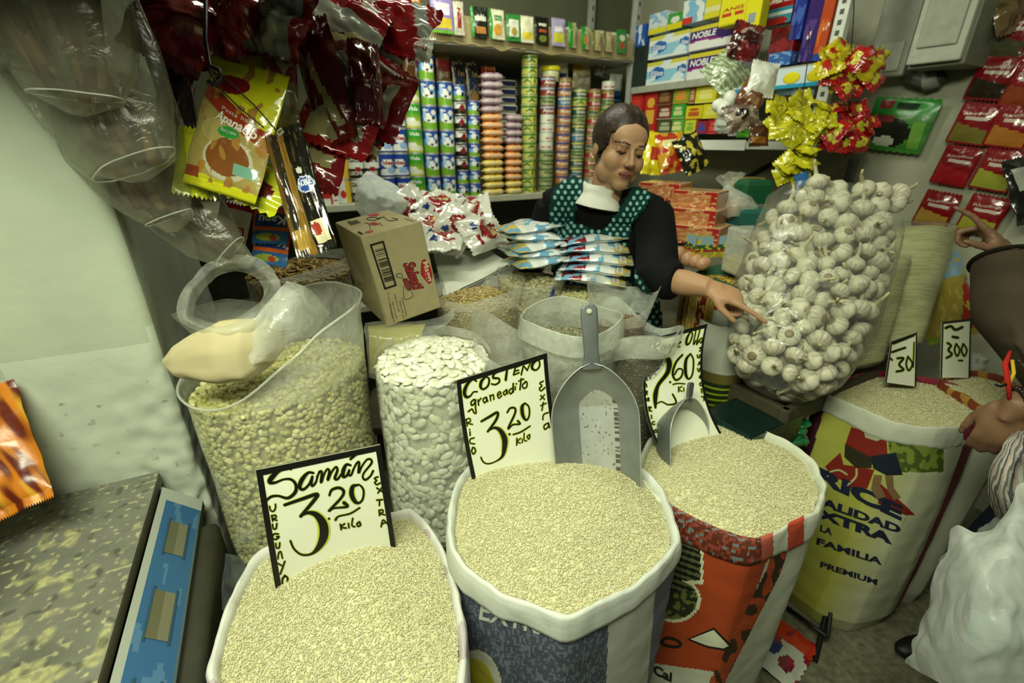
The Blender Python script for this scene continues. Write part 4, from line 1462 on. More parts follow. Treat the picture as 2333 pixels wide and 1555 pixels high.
mb.grid(fa, 60, 20, panel_col, flip=True)
for (q, w) in (((A1, B1), 1),):
    pass
mb.add([A1, A2, A1 - e_out * 0.07, A2 - e_out * 0.13], [[0, 1, 3, 2]], hx('9fa398'))
mb.add([A2, B2, B2 - Vector((0, 0, 0.02)), A2 - Vector((0, 0, 0.02)), B2 - e_out * 0.12 - Vector((0, 0, 0.02)), A2 - e_out * 0.12 - Vector((0, 0, 0.02))], [[0, 1, 2, 3], [3, 2, 4, 5]], hx('4c5450'), False)
dp_ = mb.build('display_panel', M_INK, scl)
nrm = (B1 - A1).cross(A2 - A1).normalized()
if nrm.dot(CAM - A1) < 0:
    nrm = -nrm
for (u0, u1) in ((0.13, 0.25), (0.37, 0.50), (0.60, 0.78)):
    mb = MB()
    mb.grid(lambda u, v: fa(u0 + (u1 - u0) * u, 0.34 + 0.40 * v) + nrm * 0.0015, 6, 4, lambda u, v: hx('6f6f55') if v < .6 else hx('84836a'), flip=True)
    for a, b, c, d in ((u0 - .01, .30, u1 + .01, .34), (u0 - .01, .74, u1 + .01, .78)):
        mb.grid(lambda u, v: fa(a + (c - a) * u, b + (d - b) * v) + nrm * 0.002, 4, 1, hx('3a5a70'), flip=True)
    mb.build('display_window', M_INK, dp_)
mb = MB()
mb.box((0.10, 0.80, 0.16), Matrix.Translation(sc_pt(0.50, 0.055, SZ - 0.20)) @ rot('Z', YP), hx('37372b'), bevel=0.02, seg=3)
mb.build('base', M_IRON, scl)
tb = thing('scale_table', 'wooden table holding the platform scale beside the white wall', 'table', sc_pt(0.45, -0.35, 0))
mb = MB()
mb.box((0.93, 0.90, 0.04), Matrix.Translation(sc_pt(0.50, -0.43, SZ - 0.305)) @ rot('Z', YP), hx('5a5238'), bevel=0.006)
mb.build('tabletop', M_WOOD, tb)
for a, b in ((0.12, -0.02), (0.88, -0.02), (0.12, -0.83), (0.88, -0.83)):
    mb = MB()
    mb.box((0.06, 0.06, SZ - 0.325), Matrix.Translation(sc_pt(a, b, (SZ - 0.325) / 2)) @ rot('Z', YP), hx('4a432e'), bevel=0.005)
    mb.build('leg', M_WOOD, tb)

# orange streaked bag at the far left, against the wall
ob, S_ = pillow(0.22, 0.26, 0.06, lambda u, v: mixc(mixc(hx('c2741c'), hx('5e200e'), sstep(nz(u * 16 + v * 3, v * 2.2, 3) * 3 + .3)), hx('d0982c'), sstep(nz(u * 14 + v * 2, v * 2, 8) * 3 - .4)), nu=120, nv=90, seed=31, wr=0.5)
o = ob.build('snack_bag', M_FILM, None, local=True)
o.matrix_world = Mface(-82, 1058, 0.875, roll=-27, yaw=20, pitch=-12)
tag(o, 'orange and brown streaked bag standing on the scale plate at the left edge', 'bag')
# ================================================================ clear bags of beans and grain
class Bag:
    """standing clear bag: rimz(angle) gives the top edge; fillz the contents' level"""
    def __init__(s, label, c, r, z0, rimz, fillz, mat, seed=0, squash=1.0, lean=(0, 0), flare=0.0, cat='bag', wob=0.02, fold=0.0, name='plastic_bag', neck=None):
        s.c = Vector((c[0], c[1], 0)); s.r = r; s.z0 = z0; s.rimz = rimz; s.fillz = fillz; s.seed = seed; s.lean = lean; s.flare = flare; s.wob = wob; s.squash = squash
        s.root = thing(name, label, cat, (c[0], c[1], z0))
        mb = MB()

        def vz(u, z):
            return (z - s.z0) / (s.rimz(u * 2 * math.pi) - s.z0)
        mb.grid(lambda u, v: s.pt(u, v * min(1.0, vz(u, s.fillz + 0.01))), 96, 40, hx('d8dccb'), wrap=True)
        mb.build('film', mat, s.root)
        mb = MB()
        mb.grid(lambda u, v: s.pt(u, min(1.0, vz(u, s.fillz + 0.01)) * (1 - v) + v), 96, 14, hx('d8dccb'), wrap=True)
        if fold:                                        # collar turned outwards
            mb.grid(lambda u, v: s.pt(u, 1.0 - 0.14 * v * fold, 0.006 + 0.012 * v * fold), 96, 6, hx('d8dccb'), wrap=True)
        mb.build('open_neck', neck or M_MILKY, s.root)

    def rad(s, u, z):
        k = max(0.0, min(1.0, (z - s.z0) / 0.07))
        a = u * 2 * math.pi
        w = 1 + s.wob * nz(math.cos(a) * 1.3 + s.seed, math.sin(a) * 1.3, z * 5 + s.seed)
        return s.r * (0.72 + 0.28 * math.sin(k * math.pi / 2)) * w

    def pt(s, u, v, off=0.0):
        a = u * 2 * math.pi
        top = s.rimz(a)
        z = s.z0 + (top - s.z0) * v
        rr = s.rad(u, z) + off
        f = max(0.0, (z - s.fillz) / max(0.02, top - s.fillz)) if top > s.fillz else 0
        rr *= 1 + s.flare * f + 0.05 * f * nz(a * 2.2 + s.seed, z * 14, s.seed)
        if z < s.fillz:
            rr += 0.0012
        lx, ly = s.lean[0] * (z - s.z0), s.lean[1] * (z - s.z0)
        return s.c + Vector((math.cos(a) * rr + lx, math.sin(a) * rr * s.squash + ly, z))

    def fill(s, name, label, cat, size, cols, n_side, n_top, shape, mat=None, dome=0.02, flatten=1.0, tilt=(0, 0), lay=0.8, kind='stuff', group='loose beans and grain in clear bags', inset=0.5):
        rs = random.Random(s.seed + 5)
        pts, nr = [], []
        ins = size[1] * inset

        def topz(x, y):
            q = math.hypot(x, y) / s.r
            return s.fillz + dome * (1 - q * q) + tilt[0] * x + tilt[1] * y + 0.006 * nz(x * 18 + s.seed, y * 18, 1)
        for _ in range(n_side):
            a = rs.random() * 2 * math.pi
            if math.sin(a) > 0.55 and rs.random() < 0.8:       # few at the back, where the platform hides them
                continue
            z = s.z0 + 0.01 + (topz(math.cos(a) * s.r, math.sin(a) * s.r) - s.z0 - 0.01) * rs.random()
            rr = s.rad(a / 2 / math.pi, z) - ins * (0.85 + 0.4 * rs.random())
            pts.append((s.c.x + math.cos(a) * rr + s.lean[0] * (z - s.z0), s.c.y + math.sin(a) * rr * s.squash + s.lean[1] * (z - s.z0), z))
            nr.append((math.cos(a), math.sin(a), 0.12))
        for _ in range(n_top):
            a = rs.random() * 2 * math.pi; q = math.sqrt(rs.random())
            x, y = math.cos(a) * (s.r - ins) * q, math.sin(a) * (s.r - ins) * q * s.squash
            z = topz(x, y)
            pts.append((s.c.x + x + s.lean[0] * (z - s.z0), s.c.y + y + s.lean[1] * (z - s.z0), z - ins * rs.random()))
            nr.append((0.15 * x / s.r, 0.15 * y / s.r, 1))
        nr = np.array(nr); nr /= np.linalg.norm(nr, axis=1, keepdims=True)
        core = MB()
        cc = tuple(v * 0.8 for v in cols[0])

        def cf(u, v):
            a = u * 2 * math.pi
            if v < 0.75:
                z = s.z0 + 0.012 + (topz(math.cos(a) * s.r, math.sin(a) * s.r) - s.z0 - 0.012) * v / 0.75
                rr = s.rad(u, z) - ins * 1.9
            else:
                q = (1 - v) / 0.25
                rr = (s.rad(u, s.fillz) - ins * 1.9) * q
                z = topz(math.cos(a) * rr, math.sin(a) * rr) - ins * 0.9
            return s.c + Vector((math.cos(a) * rr + s.lean[0] * (z - s.z0), math.sin(a) * rr * s.squash + s.lean[1] * (z - s.z0), z))
        core.grid(cf, 48, 32, cc, wrap=True)
        o = scatter(name, pts, nr, size, cols, mat or M_BEAN, None, shape=shape, lay=lay, seed=s.seed + 2, core=core, flatten=flatten)
        tag(o, label, cat, group, kind)
        return o


def sstep(x):
    x = max(0.0, min(1.0, x))
    return x * x * (3 - 2 * x)


# canary beans, tall tilted rim
PZT = 0.432
cx, cy = -0.555, 0.985
CB = Bag('big clear bag of small yellow-green beans beside the white wall', (cx, cy), 0.192, PZT,
         lambda a: 0.955 + 0.155 * sstep(0.5 + 0.62 * math.cos(a - math.radians(28))) + 0.006 * nz(a * 2, 1, 1), 0.940, M_HAZY, seed=1, wob=0.03, flare=0.05)
CB.fill('yellow_beans', 'small yellow-green beans packed in the big bag by the wall', 'beans', (0.0150, 0.0112), [hx('c2bd7c'), hx('cbc68a'), hx('b7b26e'), hx('d2ce98'), hx('adab66')], 4600, 900, (8, 6), tilt=(0.12, 0.02), dome=0.012)
# rolled bright rim of that bag
mb = MB()
mb.tube([CB.pt(k / 96, 1.0, 0.001) for k in range(97)], 0.0028, 6, hx('d6dac6'), cap=False)
mb.build('rim', M_MILKY, CB.root)

# lima beans
c = PZ(985, 812, 0.965)
LB = Bag('clear bag brimful of large white lima beans', (c.x, c.y), 0.138, PZT, lambda a: 0.972 + 0.018 * math.sin(a) + 0.006 * nz(a * 3, 2, 2), 0.955, M_HAZY, seed=9, flare=0.03, wob=0.035)
LB.fill('lima_beans', 'large white lima beans heaped in the clear bag behind the signs', 'beans', (0.0265, 0.0172), [hx('d2d3bc'), hx('d9d9c6'), hx('cacbb2'), hx('dfdfd0')], 1350, 380, (10, 7), flatten=0.58, dome=0.040, lay=0.86, inset=0.42)

# empty-necked bag, grey grain, brown grain behind the scoop
c = PZ(1165, 775, 0.99)
EB = Bag('half-empty milky bag with a flared neck between the lima beans and the scoop', (c.x, c.y), 0.088, PZT, lambda a: 1.0 + 0.03 * math.cos(a * 2 + 0.6) + 0.03 * math.cos(a - 2.7), 0.80, M_MILKY, seed=15, flare=0.12, wob=0.06)
EB.fill('pale_grain', 'pale grain low in the flared milky bag', 'grain', (0.006, 0.004), [hx('b5b08a'), hx('c2bd9a')], 500, 700, (5, 4))
c = PZ(1300, 722, 1.03)
GB = Bag('milky bag of grey-green grain behind the big scoop', (c.x, c.y), 0.126, PZT + 0.03, lambda a: 1.035 + 0.008 * math.cos(a * 3 + 1), 0.955, M_MILKY, seed=21, flare=0.02, wob=0.04, fold=0.6)
GB.fill('grey_grain', 'grey-green grain in the milky bag behind the big scoop', 'grain', (0.006, 0.0045), [hx('77755a'), hx('8a8768'), hx('969272'), hx('68664c')], 4200, 1600, (5, 4))
mb = MB()
mb.tube([GB.pt(k / 96, 1.0, 0.001) for k in range(97)], 0.0026, 6, hx('d6dac6'), cap=False)
mb.build('rim', M_MILKY, GB.root)
c = PZ(1452, 742, 1.0)
BB = Bag('clear bag of brown grain behind the curled sign', (c.x, c.y), 0.090, PZT + 0.03, lambda a: 1.0 + 0.03 * math.cos(a * 2 + 2.2) + 0.02 * math.cos(3 * a), 0.94, M_CLEAR, seed=27, flare=0.22, wob=0.06, fold=0.8)
BB.fill('brown_grain', 'brown grain in the clear bag behind the curled sign', 'grain', (0.006, 0.0045), [hx('5e5743'), hx('6f6750'), hx('857c60'), hx('514a38')], 2600, 1200, (5, 4))
c = PZ(1420, 690, 1.05)
B2 = Bag('small open clear bag of reddish grain in front of the seller', (c.x, c.y + 0.03), 0.075, 0.585, lambda a: 1.075 + 0.03 * math.cos(a * 2 + 0.5) + 0.02 * math.cos(a - 2), 0.985, M_CLEAR, seed=28, flare=0.30, wob=0.08)
B2.fill('reddish_grain', 'reddish brown grain low in the small open bag', 'grain', (0.007, 0.005), [hx('6e5a40'), hx('80694c'), hx('5b4a36')], 900, 600, (5, 4))

# oats, hominy, split corn
c = PZ(1090, 668, 1.02)
OB = Bag('clear bag of toasted oat flakes beside the cardboard box', (c.x, c.y), 0.128, 0.585, lambda a: 1.035 + 0.03 * max(0, math.cos(a + 0.2)), 0.995, M_HAZY, seed=33, flare=0.12)
OB.fill('oat_flakes', 'tan oat flakes heaped beside the cardboard box', 'oats', (0.0095, 0.0075), [hx('a89458'), hx('b8a468'), hx('97814a'), hx('c4b27c')], 3000, 1500, (6, 4), flatten=0.35, dome=0.035)
c = PZ(1212, 622, 1.06)
HB = Bag('clear bag of pale hominy corn under the left milk packets', (c.x, c.y), 0.108, 0.585, lambda a: 1.06 + 0.015 * math.cos(a * 2), 1.03, M_HAZY, seed=39, flare=0.05)
HB.fill('hominy_corn', 'pale hominy corn kernels under the left milk packets', 'corn', (0.015, 0.012), [hx('bfb98e'), hx('cac59e'), hx('b2ab7c')], 900, 330, (7, 5), flatten=0.7, dome=0.02)
c = PZ(1348, 664, 1.01)
KB = Bag('clear bag of large white corn in front of the seller', (c.x, c.y), 0.112, 0.585, lambda a: 1.025 + 0.012 * math.cos(a - 0.2), 1.012, M_HAZY, seed=45, flare=0.03, fold=0.3)
KB.fill('white_corn', 'large pale corn kernels in front of the seller', 'corn', (0.016, 0.013), [hx('cdc894'), hx('d6d2a4'), hx('c0ba82')], 1300, 420, (7, 5), flatten=0.65, dome=0.01)
# pale pea-like kernels between
c = PZ(1185, 690, 0.98)
PB = Bag('small clear bag of dried chickpeas by the blue pen', (c.x, c.y), 0.070, 0.60, lambda a: 1.0 + 0.02 * math.cos(a * 3), 0.975, M_CLEAR, seed=48, flare=0.2)
PB.fill('chickpeas', 'small brown and cream chickpeas by the blue pen', 'chickpeas', (0.011, 0.010), [hx('9c8a62'), hx('b8aa7e'), hx('8a7550')], 350, 220, (6, 5))
mb = MB()
mb.tube([P(1250, 692, 1.38), P(1262, 655, 1.42)], 0.0045, 8, hx('1d2f86'))
pen = thing('pen', 'blue pen stuck upright between the corn bags', 'pen', P(1250, 692, 1.38))
mb.build('barrel', M_FILM, pen)
mb = MB()
mb.tube([P(1262, 655, 1.42), P(1263, 651, 1.423)], 0.0052, 8, hx('141c50'))
mb.build('cap', M_FILM, pen)

# shredded flakes behind the canary beans
c = PZ(690, 612, 1.09)
FBg = Bag('clear bag of golden shredded flakes below the hanging sachets', (c.x - 0.02, c.y + 0.02), 0.150, 0.60, lambda a: 1.10 + 0.03 * math.cos(a - 0.1), 1.075, M_CLEAR, seed=51, flare=0.10)
FBg.fill('shredded_flakes', 'golden brown shredded flakes below the hanging sachets', 'flakes', (0.022, 0.010), [hx('8a7032'), hx('a68a42'), hx('6e5626'), hx('b89c58')], 700, 1100, (6, 4), flatten=0.3, dome=0.03)


# ---------------------------------------------------------------- draped film helper
def loft(rows, nu=40, nv=24, wr=0.004, seed=0, closed=False):
    """rows: lists of (u,v,t) picked along folds; lofted into one sheet"""
    R = [[P(*p) for p in r] for r in rows]

    def along(r, u):
        m = len(r) - (0 if closed else 1)
        t = u * m; i = min(int(t), m - 1); f = t - i
        g = lambda k: r[k % len(r)] if closed else r[max(0, min(len(r) - 1, k))]
        p0, p1, p2, p3 = g(i - 1), g(i), g(i + 1), g(i + 2)
        return 0.5 * (2 * p1 + (p2 - p0) * f + (2 * p0 - 5 * p1 + 4 * p2 - p3) * f * f + (3 * p1 - p0 - 3 * p2 + p3) * f ** 3)

    def fn(u, v):
        q = [along(r, u) for r in R]
        m = len(q) - 1
        t = v * m; i = min(int(t), m - 1); f = t - i
        g = lambda k: q[max(0, min(m, k))]
        p0, p1, p2, p3 = g(i - 1), g(i), g(i + 1), g(i + 2)
        s = 0.5 * (2 * p1 + (p2 - p0) * f + (2 * p0 - 5 * p1 + 4 * p2 - p3) * f * f + (3 * p1 - p0 - 3 * p2 + p3) * f ** 3)
        w = wr * (nz(s.x * 22 + seed, s.y * 22, s.z * 22) + 0.6 * nz(s.x * 55 + seed, s.y * 55, s.z * 20))
        return s + FWD * w
    mb = MB()
    mb.grid(fn, nu, nv, hx('d8dccb'), wrap=closed)
    return mb


# ---------------------------------------------------------------- sugar bag lying on the bean bag
sb = thing('sugar_bag', 'thin clear bag of sugar with looped open neck lying on the bean bag', 'bag', P(520, 860, 0.93))
mb = MB()
ax = [(372, 823, .905), (400, 818, .905), (450, 805, .90), (505, 795, .895), (560, 790, .90), (615, 775, .92), (648, 762, .95)]
rr = [6, 34, 52, 66, 66, 48, 22]
pts = [P(*a) for a in ax]
rads = [r * a[2] / F for r, a in zip(rr, ax)]


def sug(u, v):
    t = v * (len(pts) - 1); i = min(int(t), len(pts) - 2); f = t - i
    p = pts[i] * (1 - f) + pts[i + 1] * f
    r = rads[i] * (1 - f) + rads[i + 1] * f
    a = u * 2 * math.pi
    w = 1 + 0.10 * nz(math.cos(a) * 2, math.sin(a) * 2, v * 6)
    sag = 0.25 * r if math.sin(a) < -0.3 else 0
    return p + (UP * (math.sin(a) * r * 0.98) + FWD * (math.cos(a) * r * 0.55)) * w - Vector((0, 0, sag))


mb.grid(sug, 48, 40, hx('b8ad86'), wrap=True)
mb.build('sugar', M_GRAIN, sb)
# knot-like fan of film over the sugar and the looped neck
mb = loft([[(545, 770, .90), (600, 700, .90), (640, 655, .92), (655, 640, .95)],
           [(560, 800, .885), (625, 735, .885), (680, 680, .92), (700, 655, .97)],
           [(575, 830, .885), (640, 790, .90), (705, 735, .94), (735, 690, 1.0)],
           [(588, 822, .90), (650, 815, .93), (715, 760, .97), (752, 712, 1.03)]], 40, 30, 0.006, 3)
mb.build('neck_film', M_MILKY, sb)
out = [(405, 722, .90), (420, 655, .93), (470, 602, .97), (530, 580, .99), (590, 588, .98), (628, 622, .95), (640, 668, .92), (612, 720, .895), (560, 762, .885), (500, 772, .88), (450, 755, .885)]
inn = [(440, 715, .92), (458, 668, .96), (495, 632, 1.0), (535, 618, 1.02), (575, 628, 1.01), (598, 650, .98), (600, 678, .95), (578, 700, .92), (540, 722, .905), (502, 735, .90), (468, 730, .905)]
mid = [((a[0] + b[0]) / 2, (a[1] + b[1]) / 2, (a[2] + b[2]) / 2 - 0.022) for a, b in zip(out, inn)]
mb = loft([out, mid, inn], 66, 14, 0.006, 5, closed=True)
mb.build('looped_neck', M_HAZY, sb)
mb = loft([[(392, 716, .90), (430, 700, .93), (470, 690, .99), (520, 680, 1.03), (600, 690, 1.0)],
           [(395, 722, .885), (440, 740, .90), (500, 745, .92), (550, 735, .93), (610, 720, .92)],
           [(400, 728, .88), (450, 768, .88), (500, 785, .88), (560, 775, .88), (600, 740, .90)]], 30, 20, 0.006, 8)
mb.build('neck_mouth', M_CLEAR, sb)

# crumpled clear bag in the gap by the wall
mb = loft([[(520, 1120, .98), (545, 1150, .95), (570, 1170, .95), (600, 1185, .96)], [(522, 1160, .95), (550, 1180, .92), (580, 1200, .92), (600, 1215, .95)],
           [(530, 1200, .95), (545, 1225, .92), (570, 1240, .92), (598, 1245, .95)], [(545, 1235, .98), (555, 1255, .96), (570, 1262, .96), (590, 1262, .98)]], 30, 30, 0.02, 4)
tag(mb.build('crumpled_bag', M_CLEAR), 'small crumpled clear bag in the gap behind the front left sack', 'bag')
mb = loft([[(520, 1255, .90), (540, 1262, .88), (560, 1280, .86)], [(505, 1320, .90), (530, 1330, .87), (548, 1330, .86)], [(508, 1385, .90), (520, 1390, .88), (535, 1380, .87)]], 20, 20, 0.01, 14)
tag(mb.build('crumpled_bag', M_CLEAR), 'limp clear bag hanging between the scale table and front left sack', 'bag')

# yellow-filled clear bag under the box
mb = loft([[(832, 735, 1.20), (880, 730, 1.22), (940, 732, 1.24), (1000, 722, 1.26), (1036, 700, 1.28)], [(830, 752, 1.17), (880, 752, 1.17), (950, 750, 1.19), (1005, 745, 1.21), (1034, 722, 1.24)],
           [(834, 778, 1.16), (880, 785, 1.16), (940, 775, 1.17), (985, 755, 1.19), (1020, 735, 1.22)], [(840, 860, 1.2), (880, 865, 1.2), (930, 850, 1.2), (980, 800, 1.22), (1010, 760, 1.24)]], 40, 26, 0.006, 21)
fb = thing('flour_bag', 'limp clear bag with yellow meal below the cardboard box', 'bag', P(930, 790, 1.2))
mb.build('film', M_HAZY, fb)
mb = loft([[(838, 742, 1.21), (900, 738, 1.24), (970, 738, 1.26)], [(840, 760, 1.19), (905, 760, 1.20), (965, 748, 1.22)], [(842, 850, 1.22), (890, 850, 1.22), (930, 840, 1.22)]], 30, 20, 0.002, 22)
mb.c = [hx('a8a03c')] * len(mb.c)
mb.build('yellow_meal', M_GRAIN, fb)

# ---------------------------------------------------------------- cardboard box
bx_loc = Vector((-0.3458, 1.259, 1.1354))
BXM = Matrix.Translation(bx_loc) @ rot('Z', 32.07) @ rot('Y', -9.13) @ rot('X', -0.42)
box = thing('cardboard_box', 'brown cardboard box with a barcode and red print, tilted on the bags', 'box', bx_loc)
KR = hx('a59a74')
mb = MB()
mb.box((0.1568, 0.2645, 0.2385), BXM, KR, bevel=0.003)
bb = mb.bvh()
RDI, DKI = hx('9c2a2c'), hx('24211a')
BXp = lambda pts: [(760 + p[0] / 5.554, 460 + p[1] / 5.554) + tuple(p[2:]) for p in pts]


def bpoly(pts, c, off=0.0006):
    decal(mb, bb, BXp(pts), [list(range(len(pts)))], c, off, 12)


def bstroke(pts, w, c=DKI, off=0.0008):
    vs, fs = brush(BXp(pts), w)
    decal(mb, bb, vs, fs, c, off, 12)


def btext(t, p0, p1, h, c, bold=0.0, shear=0.0, off=0.0010):
    a, b = BXp([p0])[0], BXp([p1])[0]
    decal_text(mb, bb, t, a, b, (h[0] / 5.554, h[1] / 5.554), c, bold, shear, off)


for a, b in (((470, 545), (625, 500)), ((625, 500), (785, 1050)), ((785, 1050), (650, 1095)), ((650, 1095), (470, 545))):
    bstroke([a, b], 4.4)
rsb = random.Random(4)
k = 0.10
while k < 0.90:
    wdt = rsb.choice([0.008, 0.013, 0.02])
    p = lambda s, q: (488 + 157 * q + 162 * s * 1.0 * 1.0, 560 + 515 * s - 42 * q)
    if rsb.random() < 0.72:
        bpoly([p(k, .1), p(k, .86), p(k + wdt, .86), p(k + wdt, .1)], DKI)
    k += wdt + rsb.choice([0.006, 0.010, 0.016])
bpoly([(1100, 910), (1135, 930), (1160, 990), (1195, 1030), (1225, 1030), (1248, 985), (1248, 900), (1220, 800), (1180, 740), (1150, 718), (1115, 735), (1103, 800), (1115, 870)], RDI)
btext('Maggi', (1128, 760), (1195, 1005), (62, -16), hx('c9bd96'), 0.02)
btext('Salsati', (880, 775), (1020, 1125), (128, -40), DKI, 0.06, 0.2, 0.0006)
btext('Salsati', (884, 782), (1022, 1118), (118, -38), RDI, 0.02, 0.2, 0.0012)
bstroke([(790, 915), (850, 900), (870, 955), (800, 945), (790, 915)], 1.3)
bstroke([(885, 975), (900, 1060), (930, 1110), (960, 1110), (975, 1060), (950, 1000), (890, 975)], 1.2)
bpoly([(870, 970), (930, 960), (980, 1060), (990, 1110), (940, 1115), (890, 1040)], hx('7c3430'))
bstroke([(880, 1060), (900, 1225), (1000, 1190), (970, 1110)], 1.2)
for i, (x, y, t) in enumerate(((860, 1215, 'Producto Peruano'), (830, 1255, 'Elaborado por'), (765, 1165, 'Nestle Peru S.A. Lima'), (735, 1255, 'Calle Los Castillos'), (680, 1145, 'Av. Luis Castro Ronceros'), (705, 1290, 'Zona Industrial'))):
    btext(t, (x, y), (x + 55, y + (225 if i != 4 else 330)), (18, -6), DKI, 0.0)
# marks on the lid
bpoly([(415, 165), (440, 132), (510, 122), (570, 140), (575, 165), (530, 185), (470, 182)], hx('a8404a'))
bpoly([(120, 225), (235, 195), (350, 262), (225, 300)], hx('6a6754'))
for q in range(9):
    bstroke([(135 + q * 12, 222 - q * 3), (228 + q * 13, 290 - q * 3)], 0.9)
bstroke([(560, 205), (470, 195), (420, 220), (520, 235), (560, 210), (640, 190)], 1.4); bstroke([(560, 225), (620, 195), (655, 205), (680, 230), (740, 240), (815, 222), (740, 205)], 1.4)
bpoly([(440, 272), (520, 255), (590, 282), (520, 300), (460, 290)], hx('8e3a36')); bstroke([(450, 290), (470, 345)], 1.3); bstroke([(395, 270), (440, 268)], 1.3); bstroke([(580, 265), (620, 305)], 1.0)
bpoly([(390, 388), (440, 360), (510, 360), (490, 385), (430, 400)], hx('9c4a46')); bpoly([(295, 380), (330, 372), (410, 432), (385, 442)], DKI); bpoly([(890, 212), (930, 205), (1040, 245), (985, 252)], hx('7d7a62'))
# tape down the left edge
bpoly([(335, 480), (362, 505), (680, 1480), (655, 1480)], hx('8e8766'), 0.0004)
mb.build('carton', M_CARD, box)
ft = loft([[(812, 640, 1.245), (845, 650, 1.238), (860, 690, 1.24)], [(800, 600, 1.26), (830, 622, 1.25), (846, 680, 1.25)], [(788, 575, 1.28), (815, 600, 1.27), (835, 668, 1.26)]], 14, 10, 0.004, 2)
tag(ft.build('loose_film', M_CLEAR), 'scrap of clear film hanging on the dark side of the cardboard box', 'plastic film')

# ---------------------------------------------------------------- white paper stack beside the box
pp = thing('paper_stack', 'stack of white wrapping paper sheets lying on the grain bags', 'paper', P(1080, 620, 1.45))
base = [PZ(990, 588, 1.045), PZ(1112, 568, 1.075), PZ(1160, 600, 1.055), PZ(1015, 668, 1.02)]
for k in range(7):
    rsx = random.Random(k)
    q = [p + Vector((rsx.uniform(-.004, .006), rsx.uniform(-.006, .004), -0.0035 * k)) for p in base]
    mb = MB()

    def shf(u, v):
        p = q[3] * (1 - u) * (1 - v) + q[2] * u * (1 - v) + q[0] * (1 - u) * v + q[1] * u * v
        return p + Vector((0, 0, 0.008 * nz(u * 2.4 + k * .05, v * 2.4, 3) + 0.020 * (v ** 3) * (1 - u) - 0.010 * (1 - v) ** 4 * (1 - u)))
    mb.grid(shf, 20, 16, hx('dcdfd0') if k % 3 else hx('cfd2c2'))
    mb.build('sheet', M_PAPER, pp)

# ---------------------------------------------------------------- packets piled behind
SUG_C = lambda u, v: regions(hx('d6d6c8'), ('e', .5, .55, .30, .22, hx('8c1f24')), ('e', .62, .66, .10, .07, hx('c8a848')), ('e', .3, .28, .10, .06, hx('2c3f7a')), (.55, .22, .85, .30, hx('8c1f24')))(u, v)
spots = [(945, 455, 1.72, -35, 30, -50, 'upper left of the pile'), (1000, 470, 1.66, 20, -15, -35, 'at the top of the pile'), (1040, 520, 1.60, 38, 10, -25, 'at the front of the pile, stood on its corner'), (990, 520, 1.60, -15, 20, -30, 'at the front of the pile beside the box'),
         (1085, 490, 1.68, -30, -25, -40, 'at the right of the pile'), (1060, 462, 1.74, 8, 12, -60, 'at the back of the pile'), (1100, 530, 1.62, 60, 0, -40, 'low at the right of the pile, behind the milk packets'), (925, 480, 1.66, 50, 20, -20, 'at the left edge of the pile over the box'), (1010, 545, 1.56, 0, 0, -55, 'lowest of the pile above the paper')]
sp, Sf = pillow(0.135, 0.185, 0.055, SUG_C, lambda u, v: hx('cfd0c4'), nu=20, nv=26, seed=3, wr=0.7)
text_on(sp, Sf, 'Casa', (.24, .52), (.5, 0.06), (0, .09), hx('d8c89a'), .03)
rt = thing('sugar_packet', 'x', 'packet')
sp.build('packet_film', M_FOIL, rt, local=True)
pr = Proto(rt)
for (u, v, t, ro, ya, pi_, lb) in spots:
    pr.put(Mface(u, v, t, ro, ya, pi_), 'crumpled white and red packet ' + lb, 'white and red packets behind the box')

mk = lambda u, v: regions(hx('d3d8d4'), (0, .0, 1, .20, hx('c9b464')), (0, .20, 1, .30, hx('e0e0d2')), (0, .62, .5, .9, hx('7f1d22')), ('n', 5, .12, 3, hx('6fa6c4')), (.55, .55, .9, .75, hx('dfe3e0')))(u, v)
mp, Sf = pillow(0.150, 0.205, 0.040, mk, lambda u, v: hx('9cc0d2') if nz(u * 4, v * 4, 1) > 0 else hx('dfe4e2'), nu=18, nv=24, seed=8, wr=0.45)
rt = thing('milk_packet', 'x', 'packet')
mp.build('packet_film', M_FOIL, rt, local=True)
m2 = MB()
m2.grid(lambda u, v: Sf(0.10 + 0.35 * u, 0.10 + 0.08 * v), 6, 3, hx('eceadf'))
for q in range(9):
    m2.grid(lambda u, v: Sf(0.12 + 0.034 * q + 0.014 * u, 0.11 + 0.06 * v) + Vector((0, -.0006, 0)), 1, 1, hx('22221c'))
m2.build('barcode_label', M_PAPER, rt, local=True)
pm = Proto(rt)
stackL = [(1205, 515, 1.50, 3), (1210, 535, 1.485, -4), (1222, 553, 1.475, 5), (1218, 571, 1.465, -2), (1228, 588, 1.455, 4)]
for i, (u, v, t, dz) in enumerate(stackL):
    M = Matrix.Translation(P(u, v, t)) @ rot('Z', -68 + dz * 2) @ rot('X', -90 + 2 * dz * .5) @ rot('Y', 3)
    pm.put(M, 'blue and white milk packet, ' + (ORD[i] if i else 'topmost') + ' of the left stack' + (' of five' if i else ' of five beside the papers'), 'milk packets stacked on the corn bags')
stackR = [(1345, 540, 1.47, 14, 18), (1352, 562, 1.45, 4, 10), (1362, 585, 1.43, 2, 6), (1358, 606, 1.42, -3, 5), (1345, 628, 1.41, 2, 2)]
for i, (u, v, t, dz, ro) in enumerate(stackR):
    M = Matrix.Translation(P(u, v, t)) @ rot('Z', 80 + dz) @ rot('X', -86) @ rot('Y', 2) @ rot('X', -ro * 0.6)
    pm.put(M, 'blue and white milk packet, ' + (ORD[i] if i else 'topmost and most tilted') + ' of the right stack before the seller', 'milk packets stacked on the corn bags')
M = Matrix.Translation(P(1385, 540, 1.50)) @ rot('Z', 100) @ rot('X', -82)
pm.put(M, 'white milk packet with its barcode end out, behind the tilted one of the right stack', 'milk packets stacked on the corn bags')

